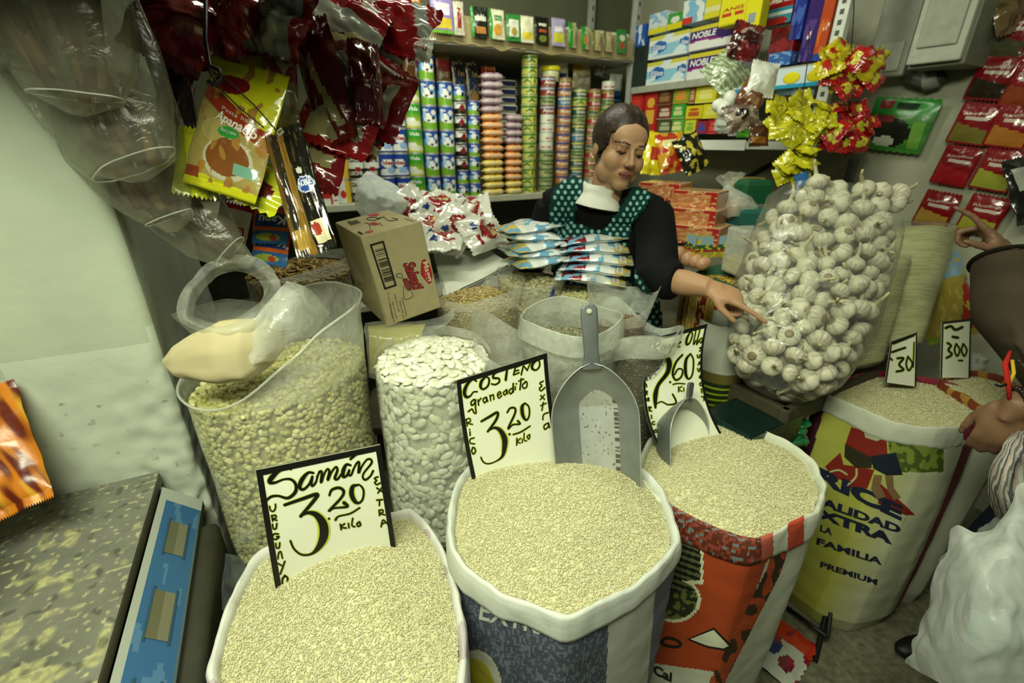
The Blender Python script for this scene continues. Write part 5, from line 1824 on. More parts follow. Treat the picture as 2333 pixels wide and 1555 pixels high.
# puffed white carrier bag behind the box
mb = loft([[(815, 430, 1.72), (820, 408, 1.76), (838, 394, 1.80), (860, 400, 1.80), (880, 412, 1.78), (900, 425, 1.76)], [(808, 450, 1.66), (818, 430, 1.62), (850, 425, 1.60), (885, 435, 1.60), (915, 448, 1.62), (932, 455, 1.68)],
           [(812, 475, 1.66), (825, 465, 1.58), (860, 465, 1.55), (895, 468, 1.56), (920, 470, 1.60), (935, 468, 1.68)], [(822, 492, 1.72), (840, 500, 1.66), (865, 505, 1.62), (890, 505, 1.62), (915, 500, 1.66), (928, 492, 1.72)]], 40, 30, 0.016, 6)
mb.grid(lambda u, v: P(870, 455, 1.86) + RIGHT * (0.09 * math.cos(u * 6.283) * math.cos((v - .5) * 3.1)) + UP * (0.075 * math.sin((v - .5) * 3.1)) + FWD * (0.10 * math.sin(u * 6.283) * math.cos((v - .5) * 3.1)), 24, 14, hx('d8dccb'), wrap=True)
tag(mb.build('carrier_bag', M_WHITEBAG), 'puffed white plastic bag behind the cardboard box', 'bag')
# ================================================================ tins on the back shelf
def tin(name, dia, h, paint, texts=(), nu=48, nv=14, lid=hx('b9bcb2')):
    """standing tin, label front towards -y (u=0.75)"""
    r = dia / 2
    root = thing(name, 'x', 'tin')
    mb = MB()
    mb.grid(lambda u, v: Vector((r * math.cos(2 * math.pi * u), r * math.sin(2 * math.pi * u), h * (0.04 + 0.92 * v))), nu, nv, paint, wrap=True)
    for t, u0, u1, v0, hh, c in texts:
        S = lambda x, y: Vector(((r + .0004) * math.cos(2 * math.pi * x), (r + .0004) * math.sin(2 * math.pi * x), h * y))
        text_on(mb, S, t, (u0, v0), (u1 - u0, 0), (0, hh), c, 0.03, maxlen=0.04)
    mb.build('label', M_TIN, root, local=True)
    mb = MB()
    mb.lathe([(r * .96, 0), (r * 1.02, 0.001), (r * 1.02, h * .03), (r * .99, h * .045), (r * .99, h * .955), (r * 1.02, h * .97), (r * 1.02, h * .995), (r * .96, h), (r * .94, h * .975)], 24, lid)
    mb.build('can_body', M_STEEL, root, local=True)
    return Proto(root)


W_, K_, B1, B2 = hx('dfe1d8'), hx('17170f'), hx('1e3c94'), hx('2b55b4')
t_ideal = tin('milk_tin', .076, .110, regions(B1, ('p', [(.55, .3), (.72, .42), (.9, .34), (.95, .1), (.55, .1)], W_), ('e', .72, .62, .13, .18, W_), ('e', .80, .30, .10, .16, hx('8fb0d8')), (0, 0, 1, .08, hx('16307c'))), [('Ideal', .62, .86, .55, .16, hx('a01c28'))])
t_vida = tin('milk_tin', .078, .110, lambda u, v: regions(mixc(hx('b9c02a'), hx('2f9426'), sstep(v * 1.5 - .1)), ('e', .66, .30, .12, .16, W_), ('e', .78, .16, .20, .10, hx('d9dcc0')), ('e', .56, .4, .03, .08, hx('c8862a')))(u, v), [('Vida', .62, .84, .72, .14, W_)])
t_cow = tin('milk_tin', .074, .108, regions(hx('27499c'), (0, .35, 1, .62, hx('5f93cc')), (0, 0, 1, .35, hx('6fa02c')), ('e', .70, .52, .09, .2, W_), ('e', .80, .42, .10, .14, W_), ('e', .82, .5, .03, .06, K_), ('e', .72, .38, .03, .06, K_), (.58, .5, .66, .9, hx('9fc0e0')), ('e', .84, .74, .07, .1, W_)), [('Mia', .60, .72, .78, .10, W_)])
t_glo = tin('milk_tin', .074, .108, regions(W_, (0, 0, 1, .42, K_), ('e', .78, .34, .07, .16, hx('8e1e22')), (.2, .7, .4, .8, hx('c4a440'))), [('Gloria', .60, .92, .70, .16, K_), ('LECHE', .60, .88, .18, .15, W_)])
t_yel = tin('milk_tin', .076, .108, regions(W_, (0, .5, .7, 1, hx('d8b52e')), (.84, 0, 1, 1, hx('d8b52e')), ('e', .78, .4, .05, .2, hx('c33024'))), [])
t_sbw = tin('small_milk_tin', .060, .066, regions(W_, (0, 0, 1, .36, K_), ('e', .76, .45, .08, .24, hx('7d1a20')), (0, .86, 1, 1, K_)), [('Gloria', .60, .90, .70, .18, K_)], nu=36, nv=10)
t_sbl = tin('small_milk_tin', .060, .066, regions(hx('2a4fa4'), (0, .30, 1, .55, hx('74a6d6')), (0, 0, 1, .3, hx('7aa632')), ('e', .72, .5, .09, .22, W_), ('e', .82, .36, .05, .14, K_)), [('Mia', .60, .76, .72, .16, W_)], nu=36, nv=10)


def column(protos, u, n, r, h, what, grp, vref=440, top_first=None, z0=SHZ, jit=0.002):
    s, _ = back_px(u, vref, r - 0.0)
    for i in range(n):
        k = n - 1 - i                                  # from the bottom
        pr = protos[k % len(protos)] if isinstance(protos, list) else protos
        M = Mup(back(s + random.uniform(-jit, jit), r + 0.015, z0 + i * h), YAWB - 8 + random.uniform(-14, 14))
        pr.put(M, (what % ORD[k]) if '%s' in what else what, grp)
    return s


G1 = 'stacked milk tins on the back shelf'
column(t_yel, 783, 2, .05, .1085, 'white and yellow tin, %s, below the hanging red packets', G1)
column(t_glo, 820, 2, .05, .1085, 'black and white milk tin, %s, next to the yellow ones', G1)
column(t_glo, 856, 3, .05, .1085, 'black and white milk tin, %s, left of the blue columns', G1)
column(t_ideal, 889, 4, .05, .1105, 'blue and white milk tin, %s in the first blue column', G1)
column(t_ideal, 922, 5, .05, .1105, 'blue and white milk tin, %s, beside the green tins', G1)
column(t_vida, 956, 5, .05, .1105, 'green and yellow milk tin, %s in the green column', G1)
column(t_cow, 991, 6, .05, .1085, 'blue-green cow milk tin, %s in the tallest column', G1)
column(t_cow, 1027, 5, .05, .1085, 'blue-green cow milk tin, %s, right of the tallest column', G1)
column([t_sbl, t_sbw, t_sbw, t_sbw, t_sbw, t_sbw, t_sbl, t_sbl], 1058, 8, .05, .0665, 'small milk tin, %s in the black and white column', G1)
column(t_sbl, 1086, 7, .05, .0665, 'small blue milk tin, %s, beside the pouches', G1)
# little carton at the far left end of the shelf
mb = MB()


def goods(name, label, cat, M, w, d, h, front, sidec, texts=(), mat=None, group=None, bev=0.003, nf=(24, 18), top=None):
    """box-shaped goods; front towards -y, base at z=0"""
    root = thing(name, label, cat, (0, 0, 0), group)
    root.matrix_world = M
    m = MB()
    m.box((w, d, h), None, {'*': sidec, 'z+': top or sidec}, bevel=bev, base=True)
    m.grid(lambda u, v: Vector(((u - .5) * w * .97, -d / 2 - .0006, h * (.015 + .97 * v))), nf[0], nf[1], front)
    m.grid(lambda u, v: Vector((-w / 2 - .0006, (.5 - u) * d * .97, h * (.015 + .97 * v))), 12, nf[1], front)
    S = lambda x, y: Vector(((x - .5) * w, -d / 2 - .0014, h * y))
    for t, x0, x1, y0, hh, c, bo in texts:
        text_on(m, S, t, (x0, y0), (x1 - x0, 0), (0, hh), c, bo, 0.15)
    m.build('wrapper', mat or M_FILM, root, local=True)
    return root


s_, _ = back_px(746, 440, .05)
goods('carton', 'small red and white carton at the left end of the tin shelf', 'box', Mup(back(s_, .06, SHZ), YAWB), .085, .06, .055, regions(W_, (0, .5, .6, 1, hx('b02a26')), (.6, 0, .7, 1, hx('c83a2a')), (.75, .2, .95, .4, hx('7f8a94'))), W_, mat=M_PAPER)

# soft pouches in two stacked columns
PINK, ORNG, YLW = hx('a58a98'), hx('dc9a5a'), hx('dcc25c')


def pouch(col):
    root = thing('sponge_roll_pack', 'x', 'pouch')
    m = MB()

    def fn(u, v):
        a = u * 2 * math.pi
        t = 2 * v - 1
        e = max(0.0, 1 - abs(t) ** 3.2) ** 0.5
        c, s = math.cos(a), math.sin(a)
        return Vector((t * 0.077, 0.045 * math.copysign(abs(c) ** .8, c) * e * (1 + .06 * nz(t * 4, a, col[0] * 9)), 0.0225 * math.copysign(abs(s) ** .85, s) * e * (1 - 0.14 * math.exp(-((t - .1) / .16) ** 2)) + 0.003 * nz(t * 5, s, col[1] * 9) + .0215))
    m.grid(fn, 20, 24, lambda u, v: mixc(col, hx('f0e8d8'), 0.35) if abs(math.sin(u * 6.283)) < .25 else col, wrap=True)
    m.build('filled_body', M_FILM, root, local=True)
    m = MB()
    for sg in (-1, 1):
        m.grid(lambda u, v: Vector((sg * (0.0755 + .012 * u), (v - .5) * .03, .021 + .004 * math.sin(v * 9 + u * 3))), 3, 8, mixc(col, hx('f0e8d8'), .5))
    m.build('sealed_end', M_FILM, root, local=True)
    for o in kids(root):
        pass
    return Proto(root)


pp_, po_, py_ = pouch(PINK), pouch(ORNG), pouch(YLW)
NAMES = {id(pp_): 'mauve', id(po_): 'orange', id(py_): 'yellow'}
for (u, cols, colname) in ((1127, [pp_] * 5 + [po_] * 6 + [py_] * 5, 'left'), (1172, [pp_] * 4 + [po_] * 5 + [py_] * 2, 'right')):
    s, _ = back_px(u, 440, .03)
    n = len(cols)
    hh = .0372
    for i in range(n):
        k = n - 1 - i
        pr = cols[k]
        same = [j for j in range(n) if cols[j] is pr]
        M = Mup(back(s + random.uniform(-.004, .004), .045, SHZ + i * hh - .002), YAWB + random.uniform(-4, 4), 0, random.uniform(-2, 2)) @ Matrix.Diagonal((0.80 if colname == 'left' else 0.66, .8, .87, 1))
        pr.put(M, 'soft %s pouch, %s of the %s ones in the %s pouch column' % (NAMES[id(pr)], ORD[same.index(k)], NAMES[id(pr)], 'taller' if colname == 'left' else 'shorter'), 'soft coloured pouches on the back shelf')

# tuna tins
TW = hx('d8dac8')


def tuna(dia, base, band, txt, tc, extra=()):
    return tin('fish_tin', dia, .0455, regions(base, (0, .62, 1, .88, band), *extra), [(txt, .60, .88, .22, .34, tc)], nu=36, nv=8)


tg = tuna(.086, hx('b9bb5c'), hx('3f7a34'), 'A1', hx('35682c'), (('e', .82, .4, .05, .3, hx('d8cc3a')),))
tr = tuna(.082, hx('8a3026'), hx('9fb2c0'), 'Atun', TW)
tw = tuna(.080, TW, TW, 'o', hx('b46a62'))
ty = tuna(.082, hx('9fa66a'), hx('4a6a4a'), 'Filete', hx('2c4a34'))
to = tuna(.080, hx('b5743a'), hx('34508a'), 'Real', hx('d8d0b8'))
tk = tuna(.076, hx('2e5a4c'), hx('c8c06a'), 'Grated', hx('d8d6c0'))
trd = tuna(.074, hx('a83a30'), hx('7f9c52'), 'Solo', TW)
tm = tuna(.074, hx('8d9a58'), hx('b4583a'), 'Mar', hx('2c3a60'))
tbl = tuna(.076, hx('4c7a9c'), hx('c6c4a8'), 'Lomo', hx('d2d2c4'))
HT = .0458
G2 = 'columns of fish tins on the back shelf'


def tcol(u, lst, what, vtop):
    s, _ = back_px(u, 440, .05)
    for i in range(len(lst)):
        k = len(lst) - 1 - i
        M = Mup(back(s + random.uniform(-.002, .002), .062, SHZ + i * HT), YAWB - 10 + random.uniform(-25, 25))
        lst[k].put(M, 'fish tin, %s in %s' % (ORD[k], what), G2)


tcol(1205, [tg] * 15, 'the yellow-green column right of the pouches', 135)
tcol(1244, [tr, tr, ty, tr, tw, tw, tw, tw, ty, ty, ty, ty, ty], 'the column with four white tins', 180)
tcol(1280, [trd, to, tbl, to, to, to, to, to, to, to, to, to, trd], 'the rust-orange column', 180)
tcol(1312, [tk, tg, tk, ty, tk, tbl, tk, ty, tk, tk, tbl, tk], 'the dark green column', 200)
tcol(1343, [trd, trd, tm, trd, trd, trd, tm, trd, trd, trd, tm, trd], 'the red-banded column by the seller', 205)
tcol(1371, [tw, trd, ty, tg, tbl, ty, tm, tbl, tr, ty, tm, tg, tk], 'the mixed column behind the seller', 170)
tcol(1400, [tbl, tk, trd, tm, tk, tbl, trd, tm, tk, trd], 'the last column before the corner post', 250)

# stock behind the tins
for u, lab, w_, hh in ((1060, 'plain brown stock carton standing behind the small milk tins', .30, .30), (1185, 'plain brown stock carton standing behind the soft pouches', .22, .26), (1300, 'plain brown stock carton standing behind the fish tins', .36, .42)):
    s, _ = back_px(u, 400, .26)
    goods('stock_carton', lab, 'box', Mup(back(s, .30, SHZ), YAWB), w_, .22, hh, hx('8a7c58'), hx('7d7050'), mat=M_CARD)
spg = lambda u, v: regions(hx('8c6a34'), (0, .70, 1, 1, hx('15151c')), ('p', [(0, .7), (.5, .85), (1, .7), (1, .55), (.45, .66), (0, .35)], hx('23385e')), ('e', .5, .42, .36, .09, hx('8a1f22')), ('n', 14, .25, 3, hx('a5834a')))(u, v)
mbp, Sf = pillow(.075, .36, .03, spg, seed=12, wr=.2, nu=16, nv=40)
text_on(mbp, Sf, 'DON', (.25, .40), (.5, 0), (0, .035), TW, .02)
rt = thing('spaghetti_pack', 'x', 'pasta pack')
mbp.build('printed_film', M_FILM, rt, local=True)
psp = Proto(rt)
for u, l in ((1046, 'left one behind the small tins'), (1077, 'middle one behind the small tins')):
    s, _ = back_px(u, 200, .2)
    psp.put(Mup(back(s, .2, SHZ + .30 + .18), YAWB), 'tall brown and navy spaghetti pack, ' + l, 'spaghetti packs standing on the back shelf')
mbp, Sf = pillow(.085, .34, .03, regions(hx('8a6c3a'), (0, .72, 1, 1, hx('8a1a1e')), (0, .58, 1, .72, hx('6a4a2a')), ('n', 14, .2, 5, hx('a3854c'))), seed=14, wr=.2)
text_on(mbp, Sf, 'DIANA', (.1, .62), (.8, 0), (0, .06), TW, .02)
s, _ = back_px(1113, 180, .2)
o = mbp.build('spaghetti_pack', M_FILM, None, local=True)
o.matrix_world = Mup(back(s, .2, SHZ + .30 + .17), YAWB)
tag(o, 'tall brown and red spaghetti pack next to the flat white packs', 'pasta pack', 'spaghetti packs standing on the back shelf')
for (u, v, lab, c1) in ((1010, 175, 'brown spaghetti pack half hidden behind the top cow tin', '8c6a34'), (935, 150, 'brown sachet behind the hanging red packets', '8a5a2a'), (955, 165, 'dark brown sachet left of the top cow tin', '3a2a1c')):
    mbp, Sf = pillow(.08, .30, .03, regions(hx(c1), (0, .6, 1, .75, hx('8a1f22'))), seed=int(u), wr=.3)
    text_on(mbp, Sf, 'RICE', (.2, .5), (.6, 0), (0, .06), TW)
    s, z = back_px(u, v, .22)
    o = mbp.build('spaghetti_pack', M_FILM, None, local=True)
    o.matrix_world = Mup(back(s, .22, z), YAWB)
    tag(o, lab, 'pasta pack', 'spaghetti packs standing on the back shelf')
# flat white packs stacked
root = thing('flour_pack', 'x', 'packet')
m = MB()
m.box((.145, .10, .040), None, hx('cfcfba'), bevel=.014, seg=3, base=True)
m.build('paper_bag', M_PAPER, root, local=True)
m = MB()
m.box((.085, .004, .022), Matrix.Translation((.018, -.0505, .009)), hx('1f2a4c'), base=True)
m.build('navy_label', M_PAPER, root, local=True)
pf = Proto(root)
s, _ = back_px(1160, 200, .15)
for i in range(8):
    pf.put(Mup(back(s + random.uniform(-.004, .004), .23, SHZ + .262 + i * .0405), YAWB + random.uniform(-3, 3)), 'flat cream pack with navy label, %s of its stack above the pouches' % ORD[7 - i], 'flat cream packs stacked above the pouches')
# bags and a tub on the stock carton behind the fish tins
for (u, v, w_, h_, paint, lab, t) in ((1262, 145, .20, .15, regions(hx('c6c3a4'), (.3, .1, .8, .4, hx('b8b48c')), (.55, 0, .95, .22, hx('1f2f6a'))), 'cream plastic bag standing above the rust-orange tins', ''),
                                      (1325, 178, .13, .14, regions(hx('bfb78c'), (0, .75, .5, 1, hx('b08a2a')), (.25, .3, .9, .55, hx('cfcab0'))), 'cream bag with slanted dark print above the dark green tins', 'Panela'),
                                      (1402, 200, .10, .15, regions(W_, (0, 0, 1, .38, hx('3a6a9c')), (0, .1, 1, .2, hx('16306a'))), 'white and blue bag beside the corner post', ''),
                                      (1370, 150, .09, .10, regions(hx('7c6a50'), ('n', 5, 0, 3, hx('c2bfae')), ('n', 6, .2, 9, hx('27407a'))), 'small mottled bag high beside the corner post', '')):
    mbp, Sf = pillow(w_, h_, .05, paint, seed=u, wr=.4)
    if t:
        text_on(mbp, Sf, t, (.2, .42), (.65, .12), (0, .16), K_)
    s, z = back_px(u, v, .2)
    o = mbp.build('dry_goods_bag', M_FILM, None, local=True)
    o.matrix_world = Mup(back(s, .2, z), YAWB)
    tag(o, lab, 'bag', 'bags above the fish tins')
s, z = back_px(1250, 172, .10)
rt = thing('plastic_tub', 'round tub with yellow lid on top of the fish tins', 'tub', back(s, .10, z - .035))
m = MB(); m.lathe([(.036, 0), (.046, .004), (.048, .055), (.044, .058)], 24, hx('c8c8a0'), M=Matrix.Translation(back(s, .08, z - .035)))
m.build('tub', M_FILM, rt)
m = MB(); m.lathe([(.051, .052), (.053, .054), (.053, .072), (.045, .076), (.0, .077)], 24, hx('d4cc1e'), M=Matrix.Translation(back(s, .08, z - .035)))
m.build('yellow_lid', M_FILM, rt)

# ================================================================ upper shelf: paper edge, sachets, jars
sp_ = thing('shelf_paper', 'brown wrapping paper draped along the edge of the upper shelf', 'paper', back(0.6, 0, TOPZ))
for (s0, s1, sd) in ((0.50, 1.05, 1), (1.02, 1.76, 2)):
    m = MB()
    m.grid(lambda u, v: back(s0 + (s1 - s0) * u, -0.010 - 0.006 * nz(u * 7 + sd, v * 2, sd) + (0.03 if v > .75 else 0) * (v - .75) * 4, TOPZ + 0.002 + 0.115 * (v - .20) - (0.02 * max(0, nz(u * 6 + sd, 0, sd) + .3) if v < .1 else 0)), 60, 12, hx('a3946a'))
    m.build('paper_sheet', M_PAPER, sp_)
SACH = [(945, 22, .055, .16, regions(hx('c4701e'), (.2, .3, .8, .6, hx('7a2a1c'))), 'orange sachet at the left end by the red packets'),
        (1005, 28, .105, .15, regions(hx('8a7ab0'), (.1, .1, .9, .4, hx('c9b23a')), (.15, .45, .85, .75, hx('cfc6d6')), (0, 0, 1, .08, hx('6aa03a'))), 'large purple and yellow sachet'),
        (1043, 36, .05, .13, regions(hx('b5b09a'), (.3, .2, .7, .8, hx('8a2a30'))), 'thin cream sachet turned sideways'),
        (1090, 38, .085, .12, regions(hx('1d2218'), (0, 0, .16, 1, hx('2f8a2e')), (.2, .55, .9, .7, hx('c9c7b4')), (.25, .1, .85, .35, hx('b0763a'))), 'black sachet with green edge, left of the two green ones'),
        (1130, 44, .085, .12, regions(hx('d0d0b0'), (0, 0, .14, 1, hx('2f8a2e')), (.3, .6, .8, .8, hx('3a7a30')), ('e', .5, .3, .3, .2, hx('d09a3a'))), 'cream sachet with a bowl print and green edge'),
        (1168, 47, .075, .11, regions(hx('2f7a34'), (.15, .15, .85, .8, hx('c9cbb6')), ('e', .5, .35, .2, .15, hx('a08a3a'))), 'green framed white sachet'),
        (1199, 50, .075, .11, regions(hx('d6d4b8'), (.1, .1, .9, .4, hx('d8c23a')), (.2, .6, .8, .8, hx('cfcf9a'))), 'pale sachet with yellow flowers'),
        (1233, 57, .085, .115, regions(hx('16170f'), (.2, .65, .8, .78, hx('c9c6b4')), (.2, .42, .8, .52, hx('a8502a')), ('e', .5, .2, .3, .12, hx('7a8a2a'))), 'black sachet with red script'),
        (1270, 64, .085, .12, regions(hx('a59cc0'), (.1, .1, .9, .45, hx('c9c43a')), (.15, .5, .85, .7, hx('dad6dc'))), 'lilac and yellow sachet beside the black one'),
        (1302, 60, .05, .11, regions(hx('2f8a2e'), (.5, 0, 1, 1, hx('a8a070'))), 'green sachet seen edge on'),
        (1332, 66, .055, .10, regions(hx('348a32'), (.5, 0, 1, 1, hx('b5ac80')), ('e', .4, .4, .2, .2, hx('b8742a'))), 'second green sachet seen edge on'),
        (1358, 72, .055, .09, regions(hx('b5a878'), (0, 0, .25, 1, hx('6a6a3a'))), 'tan sachet curling over the edge'),
        (1384, 76, .055, .09, regions(hx('ada075'), (0, 0, .2, 1, hx('55602f'))), 'second tan sachet curling over the edge'),
        (1414, 82, .07, .11, regions(hx('2a7a34'), ('e', .5, .3, .3, .15, hx('a8442a')), ('e', .5, .62, .3, .14, hx('c8c9b4'))), 'bright green sachet next to the corner post')]
for k, (u, v, w_, h_, pt, lab) in enumerate(SACH):
    m, Sf = pillow(w_, h_, .018, pt, seed=60 + k, wr=.5, nu=20, nv=26)
    text_on(m, Sf, random.choice(['SAL', 'AJI', 'ORO', 'SOL']), (.25, .66), (.5, 0), (0, .09), hx('d8d6c4'))
    s, z = back_px(u, v, -.02)
    o = m.build('seasoning_sachet', M_FILM, None, local=True)
    o.matrix_world = Mup(back(s, -.03, TOPZ + h_ / 2 + 0.004), YAWB + random.uniform(-6, 6), -6)
    tag(o, lab + ' on the upper shelf edge', 'sachet', 'sachets along the upper shelf')
jy = tin('preserve_tin', .082, .115, regions(hx('c8c23a'), ('e', .75, .5, .12, .3, hx('e0dc9a')), (0, .8, 1, 1, hx('b5aa28'))), [('Dulce', .64, .88, .4, .16, hx('6a5a1a'))], lid=hx('d6cf1e'))
jw = tin('preserve_tin', .080, .130, regions(hx('c9cdb6'), (0, 0, 1, .16, hx('4f9a3a')), ('e', .76, .45, .06, .16, hx('b0603a')), (0, .8, 1, .9, hx('9fb84a'))), [('Leche', .64, .88, .58, .12, hx('55702f'))])
for i, u in enumerate((985, 1040, 1090, 1130, 1165, 1200, 1235, 1270)):
    s, _ = back_px(u, 10, .14)
    jy.put(Mup(back(s, .15, TOPZ + .001), YAWB + random.uniform(-20, 20)), 'yellow tin on the upper shelf, %s from the left' % ['first', 'second', 'third', 'fourth', 'fifth', 'sixth', 'seventh', 'eighth'][i], 'tins on the upper shelf')
for i, u in enumerate((1305, 1338, 1370, 1401, 1430)):
    s, _ = back_px(u, 20, .14)
    jw.put(Mup(back(s, .15, TOPZ + .001), YAWB + random.uniform(-20, 20)), 'tall white and green tin on the upper shelf, %s from the corner post' % ['fifth', 'fourth', 'third', 'second', 'first'][i], 'tins on the upper shelf')

# ================================================================ right-hand shelves


def sgoods(name, lab, cat, u0, vt, u1, vb, dep, front, sidec, texts=(), r=0.02, z=None, mat=None, group=None, bev=.004, top=None, dz=0.0):
    vm = (vt + vb) / 2
    um = (u0 + u1) / 2
    s0, _ = side_px(u0, vm, r); s1, _ = side_px(u1, vm, r)
    _, zt = side_px(um, vt, r); _, zb = side_px(um, vb, r)
    h = zt - zb
    if z is not None:
        zb = z
    return goods(name, lab, cat, Mup(side((s0 + s1) / 2, r + dep / 2, zb + dz), YS), abs(s1 - s0) * .985, dep, h * .985, front, sidec, texts, mat, group, bev, top=top)


EL = regions(hx('8fc4dc'), (0, .62, 1, 1, hx('dfe6e2')), (0, .85, 1, 1, hx('cfc84a')), ('e', .28, .5, .2, .26, hx('2e63b0')), ('e', .9, .5, .12, .24, hx('2e63b0')), ('n', 3, .25, 2, hx('d5e6ec')), (0, 0, 1, .10, hx('dfe4e0')))
NO = regions(hx('3c2468'), (0, 0, 1, .36, hx('dde0da')), ('e', .3, .28, .5, .2, hx('8a2a7a')), ('e', .3, .2, .55, .17, hx('e2e4de')), (0, .86, 1, 1, hx('d2c43a')))
Tt = (('Elite', .12, .44, .38, .22, hx('e8eef0'), .02), ('Elite', .82, .98, .40, .18, hx('e8eef0'), .02))
Nt = (('NOBLE', .06, .62, .52, .24, hx('e6e6ea'), .03),)
sgoods('tissue_pack', 'light blue and white toilet roll pack, lower of the two blue ones', 'toilet paper', 1474, 121, 1566, 176, .20, EL, hx('cfd9dc'), Tt, z=RS1, bev=.015)
sgoods('tissue_pack', 'light blue and white toilet roll pack, upper of the two blue ones', 'toilet paper', 1479, 66, 1571, 120, .20, EL, hx('cfd9dc'), Tt, z=RS1 + .125, bev=.015)
sgoods('tissue_pack', 'purple and white toilet roll pack, lower of the two purple ones', 'toilet paper', 1567, 108, 1668, 170, .20, NO, hx('c9c6d2'), Nt, z=RS1, bev=.015)
sgoods('tissue_pack', 'purple and white toilet roll pack, upper of the two purple ones', 'toilet paper', 1572, 52, 1672, 108, .20, NO, hx('c9c6d2'), Nt, z=RS1 + .128, bev=.015)
DET = [(1440, 0, 1478, 82, hx('1f4a9a'), hx('d8cf1e'), 'dark blue detergent bag next to the corner post'), ]
sgoods('detergent_bag', 'dark blue detergent bag with yellow stars next to the corner post', 'detergent', 1441, -10, 1477, 82, .12, regions(hx('2450a4'), ('e', .4, .12, .3, .1, hx('d8cf1e')), ('n', 4, .2, 3, hx('c5d6e6')), (0, .0, 1, .06, hx('7fb0d4'))), hx('1f4690'), mat=M_FOIL, z=RS1 + .12, bev=.012)
sgoods('stock_box', 'blue edged box under the dark blue detergent bag', 'box', 1441, 84, 1476, 180, .12, hx('27302c'), hx('20261f'), z=RS1, mat=M_CARD)
for (u0, vt, u1, vb, f, sc_, lab) in ((1480, 20, 1522, 63, regions(hx('cfd8dc'), ('n', 4, .1, 2, hx('8ab4d0')), (0, .0, 1, .3, hx('d8cf2a'))), hx('c5cfd2'), 'pale blue and white soap pack above the upper blue tissue pack'),
                                      (1522, 30, 1556, 62, regions(hx('3f9a3a'), (0, 0, 1, .4, hx('d8cf1e')), ('e', .5, .6, .3, .2, W_)), hx('2f7a2e'), 'green and yellow soap pack above the tissue packs'),
                                      (1556, 0, 1606, 50, regions(hx('7fb8d8'), ('n', 3, .1, 7, hx('e0e6e4')), (0, 0, .5, .3, hx('c8382a'))), hx('a8cbd8'), 'light blue detergent pack with white swirls above the purple packs'),
                                      (1606, 0, 1642, 48, regions(hx('d8d030'), (0, .3, 1, .5, hx('e0dca0'))), hx('c5bc22'), 'yellow soap pack beside the hanging yellow boxes')):
    sgoods('soap_pack', lab, 'soap', u0, vt - 6, u1, vb, .12, f, sc_, z=RS1 + (.252 if vb < 56 else .245), mat=M_FOIL, bev=.012)
# yellow boxes hanging in front, detergents to the right of them
sgoods('tea_box', 'larger yellow box with red lettering high on the right shelf', 'box', 1642, -20, 1702, 56, .06, regions(hx('d8d020'), (.1, .3, .45, .38, hx('c0392b')), (.6, .3, .9, .38, hx('c0392b')), (0, 0, 1, .05, hx('b5ad18'))), hx('c5bd18'), (('ANIS', .1, .9, .45, .1, hx('b03026'), .02),), r=-.08, mat=M_PAPER)
sgoods('tea_box', 'narrow yellow box hanging right of the larger yellow box', 'box', 1700, -20, 1735, 66, .05, regions(hx('dcd21e'), (.2, .15, .7, .45, hx('8f9aa0')), (0, .82, 1, .95, hx('b8392b'))), hx('c9bf18'), r=-.08, mat=M_PAPER)
for (u0, vt, u1, vb, f, sc_, tx, lab, z) in ((1738, -20, 1808, 56, regions(hx('2e8aa0'), (0, .48, 1, 1, hx('9a1a20')), (0, .30, 1, .40, hx('c9d6d8')), ('e', .5, .1, .4, .14, hx('a02a2a'))), hx('7a1a1e'), (('Amarilis', .05, .95, .66, .16, W_, .02),), 'red and teal detergent bag with white lettering', None),
                                            (1806, -20, 1834, 90, regions(hx('2a3a9a'), ('n', 3, .1, 4, hx('4a66b8'))), hx('23308a'), (), 'blue detergent bag right of the red and teal one', None),
                                            (1834, -20, 1866, 140, regions(hx('3f2a72'), ('e', .3, .45, .3, .14, W_), ('e', .35, .47, .16, .07, hx('c8382a')), ('n', 3, .2, 5, hx('5a4490'))), hx('36245f'), (), 'purple detergent bag with round white badge', None),
                                            (1866, -20, 1892, 138, regions(hx('c2502a'), ('e', .5, .52, .4, .06, W_), ('n', 3, .25, 5, hx('d8743a')), (0, 0, 1, .1, hx('2a4a9a'))), hx('a8401e'), (), 'orange detergent bag at the perforated upright', None),
                                            (1752, 60, 1808, 150, regions(hx('8a1e20'), ('n', 3, 0, 2, hx('5a1418')), (.1, .1, .9, .3, hx('b05a2a'))), hx('6a1618'), (), 'dark red bag on the upper right board', None),
                                            (1750, 118, 1802, 150, regions(hx('2f64b0'), ('n', 4, .2, 2, hx('7fa8d6'))), hx('26529a'), (), 'small blue bag lying on the upper right board', None)):
    s0, _ = side_px(u0, 100, .05)
    sgoods('detergent_bag', lab, 'detergent', u0, vt, u1, vb, .10, f, sc_, tx, r=.04 if vt != 118 else -.0, z=None, mat=M_FOIL, bev=.014, group=None)
